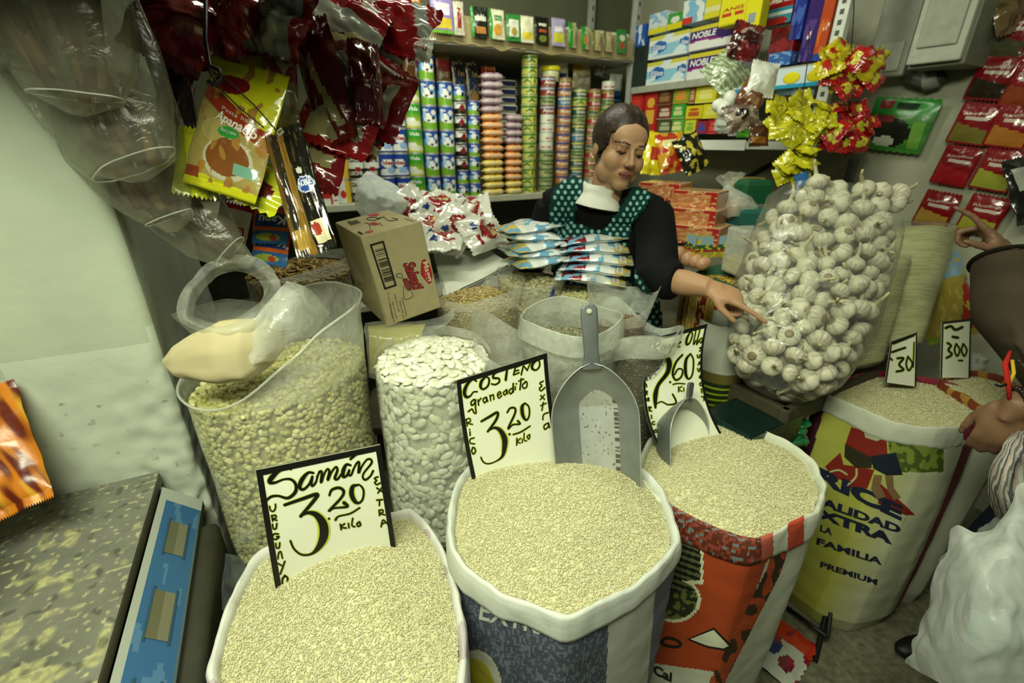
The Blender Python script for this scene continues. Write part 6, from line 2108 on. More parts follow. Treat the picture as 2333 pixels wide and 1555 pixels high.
# lower compartment: rows of little boxes
BOXES = [(1436, 206, 1466, 252, 'b0221f', 'c8382a', 'red box, upper left of the lower compartment'), (1436, 254, 1466, 302, '9c1d1f', 'd0b040', 'red and gold box, lower left of the lower compartment'), (1467, 205, 1496, 304, 'b3241f', 'd8a83a', 'tall red and yellow box in the lower compartment'),
         (1497, 202, 1532, 240, '5a2a1e', '8a6a3a', 'brown box, top of its pile'), (1497, 241, 1532, 272, '6a2a1e', 'c8b8a0', 'brown and cream box, middle of its pile'), (1497, 273, 1532, 304, '4a4a2a', 'a8b088', 'olive box, bottom of the brown pile'),
         (1534, 200, 1570, 236, '7f9a2a', 'd88a3a', 'green and orange box, top of the green pile'), (1530, 237, 1560, 270, '3a9a34', 'c9d090', 'green box, middle of the green pile'), (1526, 271, 1558, 304, '5aa03a', 'd8d890', 'lime box, bottom of the green pile'), (1571, 198, 1584, 236, '8a5a3a', 'c0a070', 'narrow brown box beside the yellow ones'),
         (1585, 195, 1632, 234, 'd2cb22', 'e2dc80', 'bright yellow box, top right of the little boxes'), (1562, 240, 1600, 272, 'd4c41e', 'b8582a', 'yellow and red box in the middle row'), (1601, 236, 1636, 270, 'd8d01e', 'e4de70', 'bright yellow box in the middle row'), (1560, 273, 1584, 305, 'c9cf3a', '8fae3a', 'yellow-green box in the bottom row'), (1585, 275, 1612, 305, 'a0202a', '3a4a9c', 'red and blue box in the bottom row'), (1613, 272, 1634, 305, 'b3262a', 'd0584a', 'red box in the bottom row beside the white bags')]
for (u0, vt, u1, vb, c, c2, lab) in BOXES:
    sgoods('grocery_box', lab, 'box', u0, vt, u1, vb, .10, regions(hx(c), (.15, .25, .85, .55, hx(c2)), ('e', .5, .72, .3, .12, hx(c2)), (0, 0, 1, .06, hx(c2))), hx(c), (('OK', .3, .7, .34, .12, hx(c), .02),) if False else (), r=.03, mat=M_PAPER, group='little boxes in the lower compartment', bev=.002)
for (u, v, w_, h_, c, lab) in ((1650, 250, .10, .11, 'd5d8cc', 'white packet, upper of the three beside the red box'), (1645, 285, .11, .07, 'cdd2c4', 'white packet, lower of the three beside the red box'), (1672, 290, .08, .07, 'd8dcd2', 'white packet next to the lime green one'), (1692, 296, .07, .06, '5fc42a', 'lime green packet at the front of the lower board'), (1790, 195, .10, .07, '9fc0d4', 'pale blue pack behind the perforated upright'), (1830, 196, .09, .07, 'a8c8da', 'second pale blue pack behind the perforated upright')):
    m, Sf = pillow(w_, h_, .05, regions(hx(c), (.3, .3, .7, .5, mixc(hx(c), hx('6a8a7a'), .4))), seed=u, wr=.5)
    s, z = side_px(u, v, .03)
    o = m.build('dry_packet', M_FILM, None, local=True)
    o.matrix_world = Mup(side(s, .04, z), YS + random.uniform(-10, 10))
    tag(o, lab, 'packet')
# bright paper strip along the lower right board
mb = MB()
s0, _ = side_px(1592, 318); s1, _ = side_px(1702, 318)
mb.box((s1 - s0, .003, .045), Matrix.Translation(side((s0 + s1) / 2, -.004, RS0 - .016)) @ rot('Z', YS), hx('dfe2d6'))
mb.build('label_strip', M_PAPER, sr)

# ---------------------------------------------------------------- bags hanging before the right shelves
def hang(name, lab, cat, u, v, t, w_, h_, th, paint, seed, roll=0, yaw=0, pitch=0, mat=None, group=None, wr=.5, texts=(), backc=None, nu=20, nv=26, taper=0.0, curl=0.0):
    """w_, h_ in photo pixels at depth t"""
    k = t / F
    m, Sf = pillow(w_ * k, h_ * k, th, paint, backc, seed=seed, wr=wr, nu=nu, nv=nv, taper=taper, curl=curl)
    for tx in texts:
        text_on(m, Sf, tx[0], tx[1], tx[2], tx[3], tx[4], tx[5] if len(tx) > 5 else 0.0, tx[6] if len(tx) > 6 else 0.0, 0.06)
    o = m.build(name, mat or M_FOIL, None, local=True)
    o.matrix_world = Mface(u, v, t, roll, yaw, pitch)
    return tag(o, lab, cat, group)


hang('sweet_bag', 'pale green striped bag hanging left of the white bag', 'bag', 1655, 165, 1.78, 90, 85, .06, lambda u, v: hx('b4bda0') if int((u + v * .3) * 14) % 2 else hx('7d9068'), 71, -40, wr=.7)
hang('white_pouch', 'white pouch hanging in front of the upper right board', 'bag', 1738, 180, 1.72, 62, 78, .07, hx('d3d5c8'), 72, 12, wr=.3)
hang('sweet_bag', 'brown bag under the white pouch', 'bag', 1715, 215, 1.74, 60, 70, .05, regions(hx('6a4028'), (.2, .2, .8, .4, hx('8a6a4a'))), 73, 30)
hang('sweet_bag', 'dark red and brown bag under the yellow boxes', 'bag', 1700, 95, 1.75, 70, 85, .06, regions(hx('6a1a1c'), ('e', .5, .6, .3, .2, hx('9a8a80')), ('n', 3, .1, 4, hx('3a1416'))), 74, 15, wr=.6)
hang('sweet_bag', 'clear wrinkled bag with dark sweets', 'bag', 1690, 265, 1.74, 80, 62, .05, regions(hx('6a5a50'), ('e', .4, .5, .2, .2, hx('1e1a18')), ('n', 4, .1, 8, hx('a09484'))), 75, -15, wr=.7)
hang('sweet_bag', 'dark brown bag hanging below the lower right board', 'bag', 1728, 308, 1.74, 44, 50, .03, regions(hx('4a2a1a'), (.1, .1, .9, .4, hx('8a5a22'))), 76, 0)
rt = thing('quail_egg', 'x', 'egg'); m = MB(); m.ell((0, 0, 0), (.026, .026, .031), hx('d5d6c8')); m.build('shell', M_BEAN, rt, local=True); pe_ = Proto(rt)
for i, (u, v) in enumerate(((1664, 225), (1650, 248), (1672, 240), (1640, 240))):
    pe_.put(Mface(u, v, 1.77 + .01 * i, 30 * i), 'white ball-shaped item hanging under the striped bag, %s of four' % ['largest and highest', 'second', 'third', 'leftmost'][i], 'white balls hanging under the striped bag')
# yellow snack bags hanging below the board, behind the seller's head
hang('snack_bag', 'yellow snack bag hanging behind the head of the seller', 'bag', 1490, 350, 2.05, 55, 95, .05, regions(hx('d3c01e'), (.3, .3, .8, .6, hx('a8381e')), (0, 0, .2, 1, hx('d8cf1e'))), 81, 5)
hang('snack_bag', 'red and yellow snack bag in the middle under the lower board', 'bag', 1530, 348, 2.0, 65, 90, .05, regions(hx('c08a22'), ('n', 4, .0, 3, hx('a8301e')), (.2, .6, .7, .8, hx('d8cf90'))), 82, -10)
hang('snack_bag', 'black and yellow snack bag at the right under the lower board', 'bag', 1575, 350, 1.97, 60, 85, .05, regions(hx('1a1a12'), ('n', 5, .15, 3, hx('b8a83a'))), 83, -24)

# clusters of little packets
rt = thing('sweet_packet', 'x', 'packet'); m, Sf = pillow(.072, .062, .022, regions(hx('bdb81c'), ('e', .5, .5, .3, .25, hx('cfca3a')), (.3, .42, .7, .52, hx('8a8a1a'))), seed=90, wr=.8, nu=14, nv=16); m.build('packet_film', M_FOIL, rt, local=True); pyl = Proto(rt)
rs_ = random.Random(12)
G3 = 'small yellow packets in the hanging strip'
k = 0
for (cu, cv, ru, rv, n) in ((1822, 268, 66, 48, 34), (1815, 370, 38, 44, 12)):
    for _ in range(n):
        a, q = rs_.random() * 6.283, math.sqrt(rs_.random())
        pyl.put(Mface(cu + ru * q * math.cos(a), cv + rv * q * math.sin(a), 1.66 + .05 * rs_.random(), rs_.uniform(-60, 60), rs_.uniform(-40, 40), rs_.uniform(-50, 30)), 'little yellow packet in the bunch hanging left of the right wall' if n > 20 else 'little yellow packet in the smaller bunch just above the garlic', G3 if n > 20 else 'small yellow packets above the garlic')
rt = thing('sweet_packet', 'x', 'packet'); m, Sf = pillow(.080, .066, .025, regions(hx('b01c1e'), ('e', .5, .5, .3, .3, hx('c9c03a')), ('n', 4, .2, 2, hx('8a1418'))), seed=91, wr=.8, nu=14, nv=16); m.build('packet_film', M_FOIL, rt, local=True); prd = Proto(rt)
rt = thing('sweet_packet', 'x', 'packet'); m, Sf = pillow(.085, .070, .028, regions(hx('c9b81e'), ('e', .4, .5, .2, .3, hx('b02a1e'))), seed=92, wr=.9, nu=14, nv=16); m.build('packet_film', M_FOIL, rt, local=True); pyr = Proto(rt)
for i in range(26):
    a, q = rs_.random() * 6.283, math.sqrt(rs_.random())
    u, v = 1938 + 72 * q * math.cos(a), 152 + 58 * q * math.sin(a)
    pr = pyr if (i % 5 < 3 and v < 190) else prd
    pr.put(Mface(u, v, 1.62 + .06 * rs_.random(), rs_.uniform(-70, 70), rs_.uniform(-40, 40), rs_.uniform(-50, 30)), 'yellow packet in the red and yellow bunch under the electrical boxes' if pr is pyr else 'red packet in the large red and yellow bunch under the electrical boxes', 'packets in the red and yellow bunch')
for i in range(22):
    a, q = rs_.random() * 6.283, math.sqrt(rs_.random())
    prd.put(Mface(1918 + 62 * q * math.cos(a), 292 + 50 * q * math.sin(a), 1.68 + .05 * rs_.random(), rs_.uniform(-70, 70), rs_.uniform(-40, 40), rs_.uniform(-50, 30)), 'red packet in the bunch beside the yellow strip', 'packets in the red bunch')
m = MB()
for (u, v, u2, v2) in ((1838, 130, 1825, 225), (1935, 20, 1940, 120), (1905, 200, 1915, 260)):
    pass
for i, (u, v, u2, v2, t, lab) in enumerate(((1845, 60, 1828, 228, 1.68, 'thin string holding the yellow strip of packets'), (1945, -60, 1940, 110, 1.64, 'thin string holding the red and yellow bunch'), (1930, 150, 1918, 262, 1.70, 'thin string holding the red bunch'))):
    m = MB(); m.tube([P(u, v, t), P((u + u2) / 2 + 3, (v + v2) / 2, t), P(u2, v2, t)], .0018, 5, hx('2a2a20'))
    tag(m.build('string', M_CLOTH), lab, 'string')
# blue tag under the little yellow bunch
hang('paper_tag', 'small blue tag under the smaller yellow bunch', 'tag', 1828, 408, 1.66, 34, 26, .004, hx('2f62a0'), 93, -20, mat=M_PAPER)

# green bag on the wall and the red sachet strips
pw = onwall(2045, 285, .355)
m, Sf = pillow(.24, .20, .05, regions(hx('3a7a2e'), (0, .72, 1, 1, hx('2f8a34')), (.10, .78, .35, .95, hx('8a2a2a')), (.38, .80, .72, .90, hx('17331c')), ('e', .45, .35, .32, .28, hx('14180f')), ('e', .40, .18, .18, .10, hx('b8bfa8')), (0, .05, .12, .3, hx('b8b83a')), (.12, .55, .45, .66, hx('7a2a2a')), (.8, .1, .95, .6, hx('6a9a3a'))), seed=95, wr=.3)
o = m.build('coffee_bag', M_FILM, None, local=True); o.matrix_world = Mup(pw, YS, 0, 6)
tag(o, 'green and black bag hanging on the right wall above the garlic', 'bag')


def sach(base, spots, grp):
    pr = None
    for (u, v, lab, c2, sd) in spots:
        p = onwall(u, v, .365)
        m, Sf = pillow(.118, .140, .022, regions(hx(base), ('p', [(.06, .06), (.94, .06), (.94, .36), (.06, .50)], hx(c2)), (.2, .58, .85, .68, hx('c8bcae'))), seed=sd, wr=.35)
        text_on(m, Sf, 'Ricofino', (.15, .70), (.7, .04), (0, .07), hx('d0c4b4'), .01)
        o = m.build('soup_sachet', M_FOIL, None, local=True)
        o.matrix_world = Mup(p, YS + 4, 0, 8)
        tag(o, lab, 'sachet', grp)


G4 = 'red sachets in strips on the right wall'
sach('84121a', [(2262, 178, 'dark sachet at the top of the left strip of red sachets', '2a2015', 101), (2218, 282, 'red sachet second in the left strip, with olive picture', '7a7030', 102), (2178, 378, 'plain bright red sachet third in the left strip', 'a51d24', 103), (2132, 478, 'red sachet with a green top at the bottom of the left strip', 'b08a3a', 104),
                (2345, 195, 'red sachet cut by the right edge, in the right strip', '8a3a1c', 105), (2308, 288, 'red sachet with orange picture in the right strip', 'b0702a', 106), (2272, 388, 'red sachet with yellow-green picture in the right strip', '9aa038', 107), (2238, 490, 'red sachet behind the pointing hand', 'a0a03a', 108),
                (2300, 80, 'dark foil sachet above the red strips', '4a4a30', 109)], G4)
for (u, v, lab, sd) in ((2300, 20, 'dim brown bag of bread rolls hanging in the top right corner', 110), (2345, 430, 'dark packet with white label at the right edge', 111)):
    hang('hanging_bag', lab, 'bag', u, v, 1.6, 90, 110 if sd == 110 else 150, .06, regions(hx('7a6440'), ('n', 4, .0, 3, hx('5a4428'))) if sd == 110 else regions(hx('1a1c18'), (.1, .5, .9, .85, hx('b0b4a8'))), sd, -15)
# ================================================================ packets hanging at the upper left, close to the lens
HR, HD, HS, HC = hx('8f161c'), hx('5a1014'), hx('8f9288'), hx('a19c6c')
G5 = 'red and white packets hanging at the upper left'
redp = regions(HR, (.0, .0, 1, .12, HD), ('n', 3, .25, 4, hx('6d1216')))
stripe = lambda u, v: HS if 0.30 < (u + 0.7 * v) % 0.9 < 0.52 else HR
cream = regions(HD, ('p', [(.15, .2), (.8, .3), (.85, .62), (.2, .8)], hx('8a8a78')), ('e', .55, .30, .28, .20, HC), ('e', .52, .62, .10, .05, hx('7a1a1c')), (0, .9, 1, 1, HC))
wind = regions(HR, ('p', [(.12, .10), (.50, .16), (.45, .62), (.18, .55)], HC), ('p', [(.6, .25), (.9, .3), (.85, .7), (.62, .66)], hx('a0a08c')), (.18, .75, .85, .80, hx('c0b8a8')))
silver = regions(HS, ('n', 3, .15, 6, hx('8b8e86')), ('e', .6, .6, .2, .1, hx('5a5c56')), (.85, 0, 1, 1, HR))
hang('snack_packet', 'dark striped red packet hanging behind the bright red ones', 'packet', 555, 112, 1.02, 190, 150, .05, lambda u, v: hx('7a7468') if int((u + v * .5) * 9) % 3 == 0 else HD, 202, 14, 10, 0, group=G5)
hang('snack_packet', 'dark red packet at the far left of the hanging bunch, above the long clear bag', 'packet', 400, 60, .93, 165, 190, .08, redp, 203, 24, 20, -10, group=G5, wr=.9)
hang('snack_packet', 'silver back of a packet between the two bright red ones', 'packet', 472, 38, .98, 80, 130, .06, silver, 204, -8, -30, 0, group=G5, wr=.8)
hang('snack_packet', 'bright glossy red packet with a pointed lower corner', 'packet', 548, 38, .93, 120, 150, .08, regions(hx('961216'), ('n', 2, .25, 8, hx('6a0e12'))), 205, -16, -10, 10, group=G5, wr=1.0)
hang('snack_packet', 'silver and white wrinkled packet with black script', 'packet', 640, 48, .93, 130, 165, .07, silver, 206, 18, -5, 0, group=G5, wr=.9, texts=(('Pan', (.25, .60), (.4, .1), (0, .10), K_, .0, .3),))
hang('snack_packet', 'red packet edge hanging right of the silver script packet', 'packet', 672, 78, .96, 62, 150, .05, regions(hx('96181e'), ('n', 3, .3, 2, HD)), 207, 22, -40, 0, group=G5, wr=.8)
hang('snack_packet', 'red and cream packet with torn white lower edge, top of the bunch', 'packet', 790, 30, 1.04, 190, 110, .07, regions(hx('8d181d'), (0, 0, 1, .4, hx('a6a89c')), ('e', .75, .75, .1, .12, hx('b5aa9c'))), 208, 24, 10, -12, group=G5, wr=.9)
hang('snack_packet', 'broad white and red diagonal packet at the top right of the bunch', 'packet', 905, 52, 1.10, 170, 135, .06, stripe, 209, 28, -8, -6, group=G5, wr=.7)
hang('snack_packet', 'red packet with white flap above the bright white torn one', 'packet', 850, 95, 1.12, 165, 70, .05, regions(HR, (0, 0, 1, .42, hx('b5b7ac')), (.1, .1, .15, .3, K_)), 210, 30, 0, 0, group=G5, wr=.6)
hang('snack_packet', 'small torn white packet corner with red lettering', 'packet', 960, 112, 1.08, 62, 55, .02, hx('d3d4c6') and regions(hx('d0d1c4')), 211, 18, -20, 0, group=G5, wr=.9, texts=(('Donuts', (.9, .55), (-.75, -.06), (0, -.22), hx('8e2028'), .01),))
hang('snack_packet', 'white and red packet sagging to the right above the green tin', 'packet', 845, 145, 1.08, 220, 62, .05, regions(hx('b2b4a8'), (0, .62, 1, 1, hx('7d1418')), (.2, .5, .5, .62, hx('8e2028'))), 212, 33, 0, -10, group=G5, wr=.6)
hang('snack_packet', 'long dark red packet with a yellow stripe down its edge', 'packet', 738, 190, .98, 105, 280, .05, regions(HD, ('p', [(.2, 1), (.34, 1), (.62, .45), (.80, .12), (.6, .10), (.42, .5)], HC), (.0, .55, .25, .85, hx('6f7068')), (.1, .05, .5, .3, hx('8b8a6a'))), 213, -15, -20, 0, group=G5, wr=.6)
hang('snack_packet', 'maroon packet with a round yellow badge in the middle of the bunch', 'packet', 812, 185, 1.03, 120, 230, .05, cream, 214, -13, 15, 0, group=G5, wr=.7)
hang('snack_packet', 'plain maroon packet hanging vertically in front of the milk tins', 'packet', 835, 190, .99, 70, 185, .05, regions(hx('5c1216')), 215, -6, 30, 0, group=G5, wr=.5)
hang('snack_packet', 'red packet with a cream barcode label, rightmost over the blue tins', 'packet', 880, 245, 1.05, 105, 150, .04, regions(hx('74141a'), ('p', [(.30, .12), (.72, .16), (.68, .86), (.40, .82)], hx('a9aa8c'))), 216, 22, -10, 0, group=G5, wr=.4)
hang('snack_packet', 'red packet with cream windows low in the middle of the bunch', 'packet', 770, 285, 1.0, 175, 125, .05, wind, 217, 20, 5, -10, group=G5, wr=.6)
hang('snack_packet', 'lowest red packet of the bunch with two cream labels', 'packet', 722, 372, 1.02, 130, 125, .04, regions(hx('7a151a'), ('p', [(.08, .50), (.85, .42), (.88, .62), (.12, .86)], HC), (.10, .16, .62, .34, hx('aaa67c'))), 218, 12, -5, 0, group=G5, wr=.5)
hang('snack_packet', 'crumpled dark red packet above the lowest labelled one', 'packet', 790, 325, 1.04, 150, 75, .05, regions(HD, ('n', 3, .2, 9, HC)), 219, 18, 0, -30, group=G5, wr=1.0)
hang('snack_packet', 'red and yellow packet tilted against the blue tins', 'packet', 830, 290, 1.08, 150, 60, .04, regions(hx('8a181c'), (0, .7, 1, 1, hx('b5ae6a'))), 220, 12, 0, -20, group=G5, wr=.8)
hang('snack_packet', 'maroon packet with white print behind the yellow stripe', 'packet', 775, 110, 1.10, 170, 200, .05, regions(hx('4c0e12'), (.1, .62, .9, .70, hx('8f8c84')), ('e', .5, .3, .3, .15, hx('7d7c6c'))), 221, -30, 10, 0, group=G5, wr=.5)
hang('snack_packet', 'clear and pink packet with a barcode, right of the yellow packet', 'packet', 642, 210, .95, 70, 170, .03, regions(hx('8f8b62'), (0, .62, 1, 1, hx('8a3a40')), (.5, .15, .75, .55, hx('b5b5a5')), ('n', 4, .2, 5, hx('b5b28a'))), 222, -4, 15, 0, group=G5, wr=.6)
hang('snack_packet', 'dark packet hanging in the shade left of the yellow packet', 'packet', 402, 200, .98, 75, 240, .05, regions(hx('241512'), ('n', 4, .3, 3, hx('4a2a22'))), 223, 0, 30, 0, group=G5)

# the big yellow packet with its picture of fried food
FRY = regions(hx('c2c21c'), ('p', [(0, .82), (.28, .74), (.55, .66), (.85, .56), (1, .54), (1, .40), (.6, .50), (.3, .60), (0, .70)], hx('8f2f1a')), ('p', [(0, .70), (.3, .60), (.6, .50), (1, .40), (1, .05), (0, .12)], hx('9a8a4c')),
              ('e', .55, .26, .33, .17, hx('b5b296')), ('e', .55, .27, .29, .14, hx('7a4a20')), ('n', 7, .22, 3, hx('9c7232')), ('e', .30, .46, .20, .09, hx('a89a5a')), ('e', .52, .455, .15, .045, hx('2f8a3a')), ('e', .36, .83, .24, .07, hx('7a1418')), (.66, .16, .95, .24, hx('6fa08a')), (0, 0, 1, .05, hx('b5b51c')), (0, .06, .2, .14, hx('8a3a1c')))
hang('breadcrumb_packet', 'large yellow packet with a picture of fried food, in front of the hanging bunch', 'packet', 535, 297, .86, 200, 285, .035, FRY, 230, 18, -8, 4, wr=.35, nu=120, nv=140, texts=(('Apanado', (.28, .545), (.60, -.085), (.0, .075), hx('d8d4c4'), .03, .2), ('Pasta lista', (.34, .625), (.50, -.075), (.0, .03), hx('c9c2ae')), ('Rico y sano', (.42, .452), (.22, -.005), (0, .03), hx('cfd8c4'))))
hang('breadcrumb_packet', 'yellow packet back below and left of the one with fried food', 'packet', 452, 372, .90, 90, 150, .03, regions(hx('b3b81a'), ('n', 3, .35, 3, hx('8a8c14'))), 231, 6, 20, 0, wr=.8)
hang('breadcrumb_packet', 'yellow packet back with a dark red oval, under the one with fried food', 'packet', 560, 408, .89, 200, 110, .03, regions(hx('b3b81a'), ('e', .66, .42, .24, .2, hx('5a1014')), (.10, .1, .2, .8, hx('2a1a10'))), 232, 24, 0, -14, wr=.7)
hang('breadcrumb_packet', 'yellow packet half seen behind the clear barcode packet', 'packet', 600, 185, .97, 90, 160, .03, regions(hx('a9ab1c'), (0, .8, 1, 1, hx('7a1418'))), 233, 8, 10, 0, wr=.5)

# dark and gold wrapped sticks
STK = regions(hx('17150f'), (0, 0, .20, 1, hx('7a5c22')), ('n', 8, .35, 3, hx('4a3c1a')), ('e', .6, .52, .36, .07, hx('b5c0cc')), ('e', .6, .52, .31, .058, hx('2c4a94')), (.3, .06, .85, .24, hx('c9c2a0')), ('e', .45, .17, .2, .05, hx('9a3a2a')), ('e', .5, .64, .15, .03, hx('c5c5b5')))
hang('chocolate_stick', 'long black wrapped stick with a blue badge hanging before the red packets', 'sweet', 700, 430, .83, 60, 290, .022, STK, 240, -17, -8, 0, wr=.4, nu=30, nv=80, texts=(('NOBLE', (.34, .50), (.54, .012), (0, .05), hx('e2e4e6'), .03),))
hang('chocolate_stick', 'dark gold wrapped stick left of the black one with the badge', 'sweet', 662, 445, .84, 42, 280, .022, regions(hx('2a2214'), (.62, 0, 1, 1, hx('8a6a2a')), (0, 0, .2, 1, hx('5a4418')), (.2, .05, .9, .2, hx('a08238'))), 241, -15, 20, 0, wr=.5, nu=20, nv=50)
m = MB()
m.tube([P(600, 140, .88), P(560, 60, .90), P(540, -60, .93)], .0012, 5, hx('1a1a14'))
m.tube([P(488, 165, .83), P(520, 185, .83), P(580, 240, .82), P(632, 300, .81)], .0013, 5, hx('15140e'))
m.tube([P(470, 150, .83), P(500, 200, .83), P(545, 245, .82), P(600, 290, .81)], .0013, 5, hx('15140e'))
m.tube([P(632, 300, .81), P(640, 292, .81), P(646, 300, .81), P(638, 308, .81), P(630, 302, .81)], .0014, 5, hx('9a9c92'))
wh = thing('wire_hanger', 'black wire hooks holding the yellow packet and the wrapped sticks', 'hook', P(540, 200, .83))
m.build('wire', M_IRON, wh)
m = MB()
m.tube([P(470, -60, .86), P(468, 90, .84), P(478, 150, .83), P(500, 160, .82), P(505, 180, .82), P(490, 195, .82), P(475, 185, .82)], .004, 8, hx('15140e'))
m.build('hook', M_IRON, wh)

# orange and blue sachets upside down, white wine-red sachet
KAN = regions(hx('c8581a'), ('p', [(.05, .45), (.98, .42), (.98, .80), (.05, .78)], hx('1c3c7a')), (0, 0, 1, .34, hx('2a5a8c')), ('e', .45, .16, .36, .10, hx('8a9a3a')), ('e', .6, .14, .1, .08, hx('9a3a24')))
for i, (u, v, lab) in enumerate(((618, 512, 'orange and blue sachet with upside-down lettering, upper one below the yellow packet'), (618, 560, 'orange and blue sachet, lower one above the golden flakes'))):
    hang('drink_sachet', lab, 'sachet', u, v, 1.06 + .02 * i, 92, 84, .012, KAN, 250 + i, 5 + 4 * i, -10, 0, wr=.35, nu=30, nv=30, texts=(('Kanu', (.95, .72), (-.78, .02), (0, -.22), hx('d8dcd8'), .03),), mat=M_FILM, group='orange and blue sachets')
hang('drink_sachet', 'white sachet with a wine-red square, left of the orange and blue ones', 'sachet', 530, 515, 1.12, 70, 100, .012, regions(hx('b9b6a6'), (.28, .15, .9, .5, hx('8a1a26')), (0, .9, 1, 1, hx('8a1a26'))), 253, 12, 10, 0, wr=.3, mat=M_FILM, texts=(('wine', (.86, .30), (-.5, .0), (0, -.12), hx('d8d0c4'), .02), ('CO', (.86, .46), (-.3, 0), (0, -.12), hx('d8d0c4'), .02)))
hang('drink_sachet', 'dark brown sachet between the white and the orange ones', 'sachet', 575, 500, 1.14, 55, 80, .012, regions(hx('4a1c12'), (.2, .4, .9, .7, hx('6a2a1a'))), 254, 8, 0, 0, wr=.3, mat=M_FILM)

# ---------------------------------------------------------------- long clear bags of cinnamon at the upper left
M_DULL = mat_clear('dusty_polythene', 0.31, color=(0.38, 0.37, 0.27), gloss=0.8, rough=0.2, bump=0.8, bscale=14)
for i, (axp, radp, lab) in enumerate((([(40, -160, .70), (95, -40, .70), (140, 70, .71), (165, 160, .72), (175, 225, .73), (178, 262, .735)], [215, 190, 168, 140, 100, 20], 'uppermost and widest hanging clear bag, at the top left corner'),
                                      ([(150, 60, .80), (205, 160, .80), (250, 250, .805), (285, 330, .81), (310, 380, .815), (322, 412, .82)], [165, 155, 140, 120, 90, 20], 'middle hanging clear bag with cinnamon sticks'),
                                      ([(240, 220, .88), (290, 320, .885), (330, 400, .89), (362, 460, .90), (385, 500, .91), (392, 528, .915)], [140, 135, 110, 80, 52, 14], 'lower hanging clear bag with cinnamon sticks against the white wall'),
                                      ([(330, 330, .96), (375, 420, .965), (420, 480, .97), (470, 530, .98), (530, 578, .99), (575, 600, 1.0)], [95, 100, 84, 70, 42, 12], 'long tapering end of clear bag reaching down to the sugar bag'))):
    pts = [P(*a) for a in axp]
    rads = [r * a[2] / F for r, a in zip(radp, axp)]

    def fn(u, v, pts=pts, rads=rads, i=i):
        t = v * (len(pts) - 1); k = min(int(t), len(pts) - 2); f = t - k
        p = pts[k] * (1 - f) + pts[k + 1] * f
        r = rads[k] * (1 - f) + rads[k + 1] * f
        ax = (pts[k + 1] - pts[k]).normalized()
        sdv = ax.cross(FWD).normalized()
        dv = ax.cross(sdv).normalized()
        a = u * 2 * math.pi
        w = 1 + .10 * nz(math.cos(a) * 1.6 + i * 7, math.sin(a) * 1.6, v * 3) + .05 * nz(a * 3, v * 2.5, i)
        return p + sdv * (math.cos(a) * r * w) + dv * (math.sin(a) * r * .5 * w)
    m = MB()
    m.grid(fn, 60, 40, hx('7b7d68'), wrap=True)
    rt = thing('hanging_bag', lab, 'bag', pts[3])
    m.build('film', M_DULL, rt)
    m = MB()
    e0 = [fn(k / 60, .78) for k in range(61)]
    m.tube(e0, .0014, 5, hx('b5b8a4'), cap=False)
    m.build('seam', M_MILKY, rt)
    # cinnamon bark inside
    rc = random.Random(40 + i)
    for k in range(15):
        v0 = rc.uniform(.05, .35); v1 = min(.90, v0 + rc.uniform(.3, .55))
        a = rc.random() * 6.283; q = rc.uniform(.1, .6)

        def ins(v):
            c = (fn(0, v) + fn(.5, v)) / 2
            return c + (fn(a / 6.283, v) - c) * q
        p0, p1 = ins(v0), ins(v1)
        c0 = rc.choice([hx('4e3a22'), hx('5f4a2a'), hx('3c2d1c'), hx('6a5634')])
        m = MB()
        m.tube([p0, (p0 + p1) / 2 + Vector((rc.uniform(-.01, .01), 0, rc.uniform(-.01, .01))), p1], .0085, 7, c0)
        o = m.build('cinnamon_stick', M_WOOD)
        tag(o, 'brown cinnamon stick inside the %s hanging clear bag' % ['uppermost', 'middle', 'lower', 'long tapering'][i], 'cinnamon', 'cinnamon sticks in the %s bag' % ['uppermost', 'middle', 'lower', 'tapering'][i])

# ================================================================ garlic
gb0, gb1 = P(1768, 878, 1.22), P(1893, 490, 1.40)
gax = gb1 - gb0
GX = gax.normalized()
gsd = (RIGHT - GX * RIGHT.dot(GX)).normalized()
gdp = GX.cross(gsd).normalized()
if gdp.dot(FWD) < 0:
    gdp = -gdp
gL = gax.length


def grad(v):
    return (0.128 + 0.050 * sstep(v * 2.2) - 0.008 * max(0, v - .8)) * (1 - 0.35 * max(0, .10 - v) / .10)


def gpt(a, q, v):
    r = grad(v) * q
    return gb0 + GX * (gL * v) + gsd * (math.cos(a) * r) + gdp * (math.sin(a) * r * .80)


rt = thing('garlic_bulb', 'x', 'garlic')
m = MB()


def bulb(u, v):
    a = u * 2 * math.pi
    ph = -math.pi / 2 + math.pi * min(v / .80, 1) * .93
    lob = 1 + .07 * abs(math.cos(a * 4.5)) * math.cos(ph)
    if v < .80:
        r = .0235 * math.cos(ph) * lob
        z = .0185 * math.sin(ph)
        return Vector((r * math.cos(a), r * math.sin(a), z))
    k = (v - .80) / .20
    r = .0235 * math.cos(-math.pi / 2 + math.pi * .93) * (1 - k) + .0038 * k
    r = max(r, .0036)
    return Vector((r * math.cos(a), r * math.sin(a), .0185 * math.sin(-math.pi / 2 + math.pi * .93) + .024 * k))


